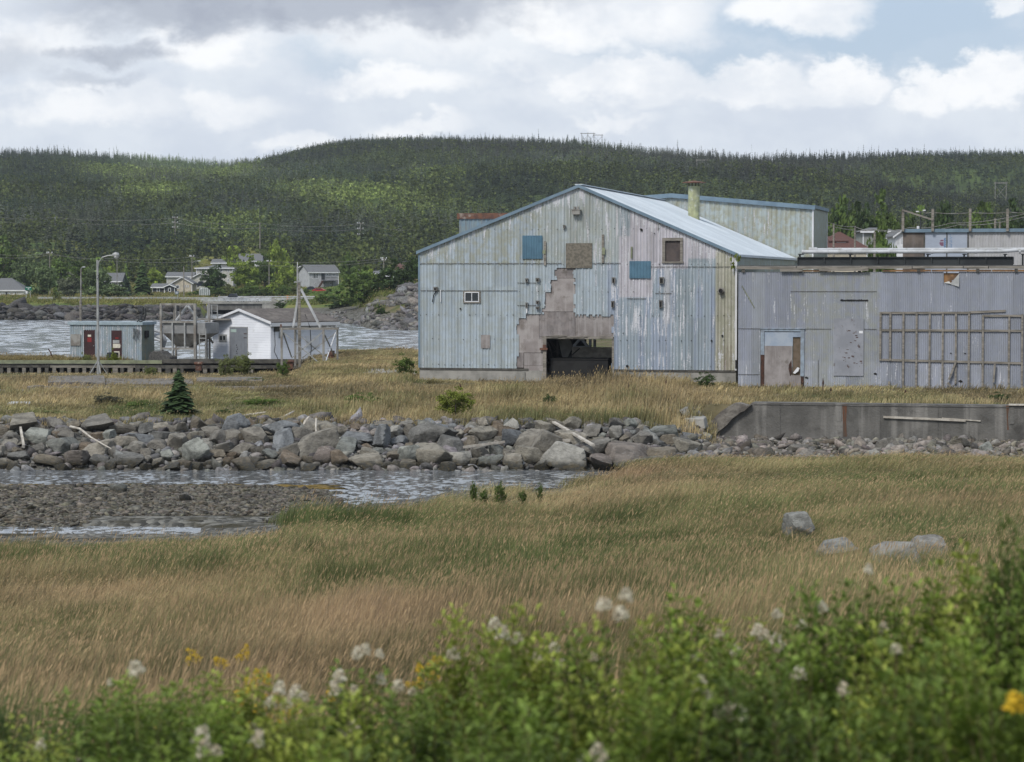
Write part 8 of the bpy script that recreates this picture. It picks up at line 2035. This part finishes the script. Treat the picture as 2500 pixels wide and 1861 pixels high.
FL = [(272, 1648), (334, 1622), (100, 1805), (185, 1850), (680, 1668), (720, 1680), (700, 1708), (742, 1685), (660, 1703), (830, 1640), (822, 1672), (865, 1668), (930, 1645), (972, 1660), (1008, 1672), (890, 1573), (925, 1580), (870, 1582), (1210, 1513), (1225, 1532), (865, 1760), (838, 1775), (625, 1795), (620, 1765), (490, 1790), (503, 1822), (525, 1822), (1108, 1585),
      (1526, 1441), (1515, 1486), (1478, 1463), (1261, 1548), (1312, 1590), (1351, 1565), (1340, 1590), (1375, 1604), (1447, 1587), (1757, 1531), (1850, 1528), (1865, 1536), (1892, 1548), (1906, 1568), (1796, 1576), (1695, 1590), (1898, 1483), (2010, 1469), (1957, 1511), (2118, 1375), (2157, 1517), (2188, 1570), (1712, 1644), (1700, 1664), (1774, 1717), (1800, 1728), (1760, 1730), (1949, 1632), (1461, 1838), (2060, 1672), (1420, 1845), (1720, 1690)]
for j, (px_, py_) in enumerate(FL):
    s = min(shrubs, key=lambda q_: abs(q_[0] - px_) + abs(q_[1] + 40 - py_) * .9); e = s[3]; Y_ = s[2] - .1
    p = at(px_, py_ + 24, Y_); lp_ = Matrix.Rotation(-e.rotation_euler.z, 4, 'Z') @ (p - e.location)
    o = bpy.data.objects.new('flower_cluster', BL[j % 3]); COL.objects.link(o); o.parent = e; o.location = lp_; sc_ = rs.uniform(.38, .66); o.scale = (sc_, sc_, sc_ * rs.uniform(.8, 1.2)); o.rotation_euler = (rs.uniform(-.3, .3), rs.uniform(-.3, .3), rs.uniform(0, 6))
    q = MB(); b0 = lp_ * 1.0; q.tube([(0, 0, -.22), (0, 0, 0)], [.003, .002], 4); st_ = q.build('flower_stalk', M['stem'], e); st_.location = lp_
(Vy, Fy) = blossom_proto(950)
yel = []
for px_, py_, Y_ in [(480 + rg.normal() * 0 + a, b, 14.5) for a, b in ((0, 1610), (60, 1615), (110, 1605), (585, 1625), (135, 1670), (150, 1672), (170, 1668), (110, 1700), (160, 1735), (175, 1740), (200, 1750), (100, 1745), (140, 1765), (190, 1775), (230, 1735), (325, 1715), (60, 1780), (-90, 1755), (540, 1640), (535, 1672), (210, 1780), (95, 1730), (570, 1655))]:
    p = at(px_, py_, Y_ - max(0, (py_ - 1640)) * .02); yel.append((p.x, p.y, p.z))
yel = np.array(yel); yel = np.concatenate([yel + rg.normal(0, .02, yel.shape) for _ in range(3)])
q_s = np.full(len(yel), .55)
o = scatter('wildflowers', [(Vy[:, :], np.array([[f[0], f[1], f[2]] for f in Fy]))], yel, q_s, euler_mats(rg, len(yel), .5), M['petal_y'], kind='stuff', label='small yellow wildflowers in the grass behind the shrubs', cat='flowers', r=rg)
st_b = MB()
for p in yel[::3]: st_b.tube([(p[0], p[1], gz(p[0], p[1])), (p[0] + .02, p[1], p[2])], [.004, .002], 4, cap=False)
o = st_b.build('wildflower_stems', M['stem']); tag(o, 'thin stems of the yellow wildflowers', 'stems', kind='stuff')
o = bpy.data.objects.new('flower_cluster', BL[0].copy()); o.data.materials.clear(); o.data.materials.append(M['petal_y']); COL.objects.link(o); s = min(shrubs, key=lambda q_: abs(q_[0] - 2478) + abs(q_[1] - 1700)); p = at(2478, 1735, s[2] - .3); o.parent = s[3]; o.location = Matrix.Rotation(-s[3].rotation_euler.z, 4, 'Z') @ (p - s[3].location); o.scale = (.7, .7, .6); o['label'] = 'orange yellow flower'
# ------------------------------------------------------------------ haze: even thin air round everything
hz = bpy.data.materials.new('haze_air'); hz.use_nodes = True; hz.node_tree.nodes.clear(); N = NT(hz.node_tree)
pv = N.n('ShaderNodeVolumePrincipled', {'Color': (.78, .86, 1.0, 1), 'Density': .000068, 'Anisotropy': .0})
N.n('ShaderNodeOutputMaterial', {'Volume': pv.outputs[0]})
q = MB(); q.box(-9000, 9000, -200, 4300, -60, 190); hb_ = q.build('haze', hz); tag(hb_, 'thin even haze filling the valley', 'haze', kind='stuff')
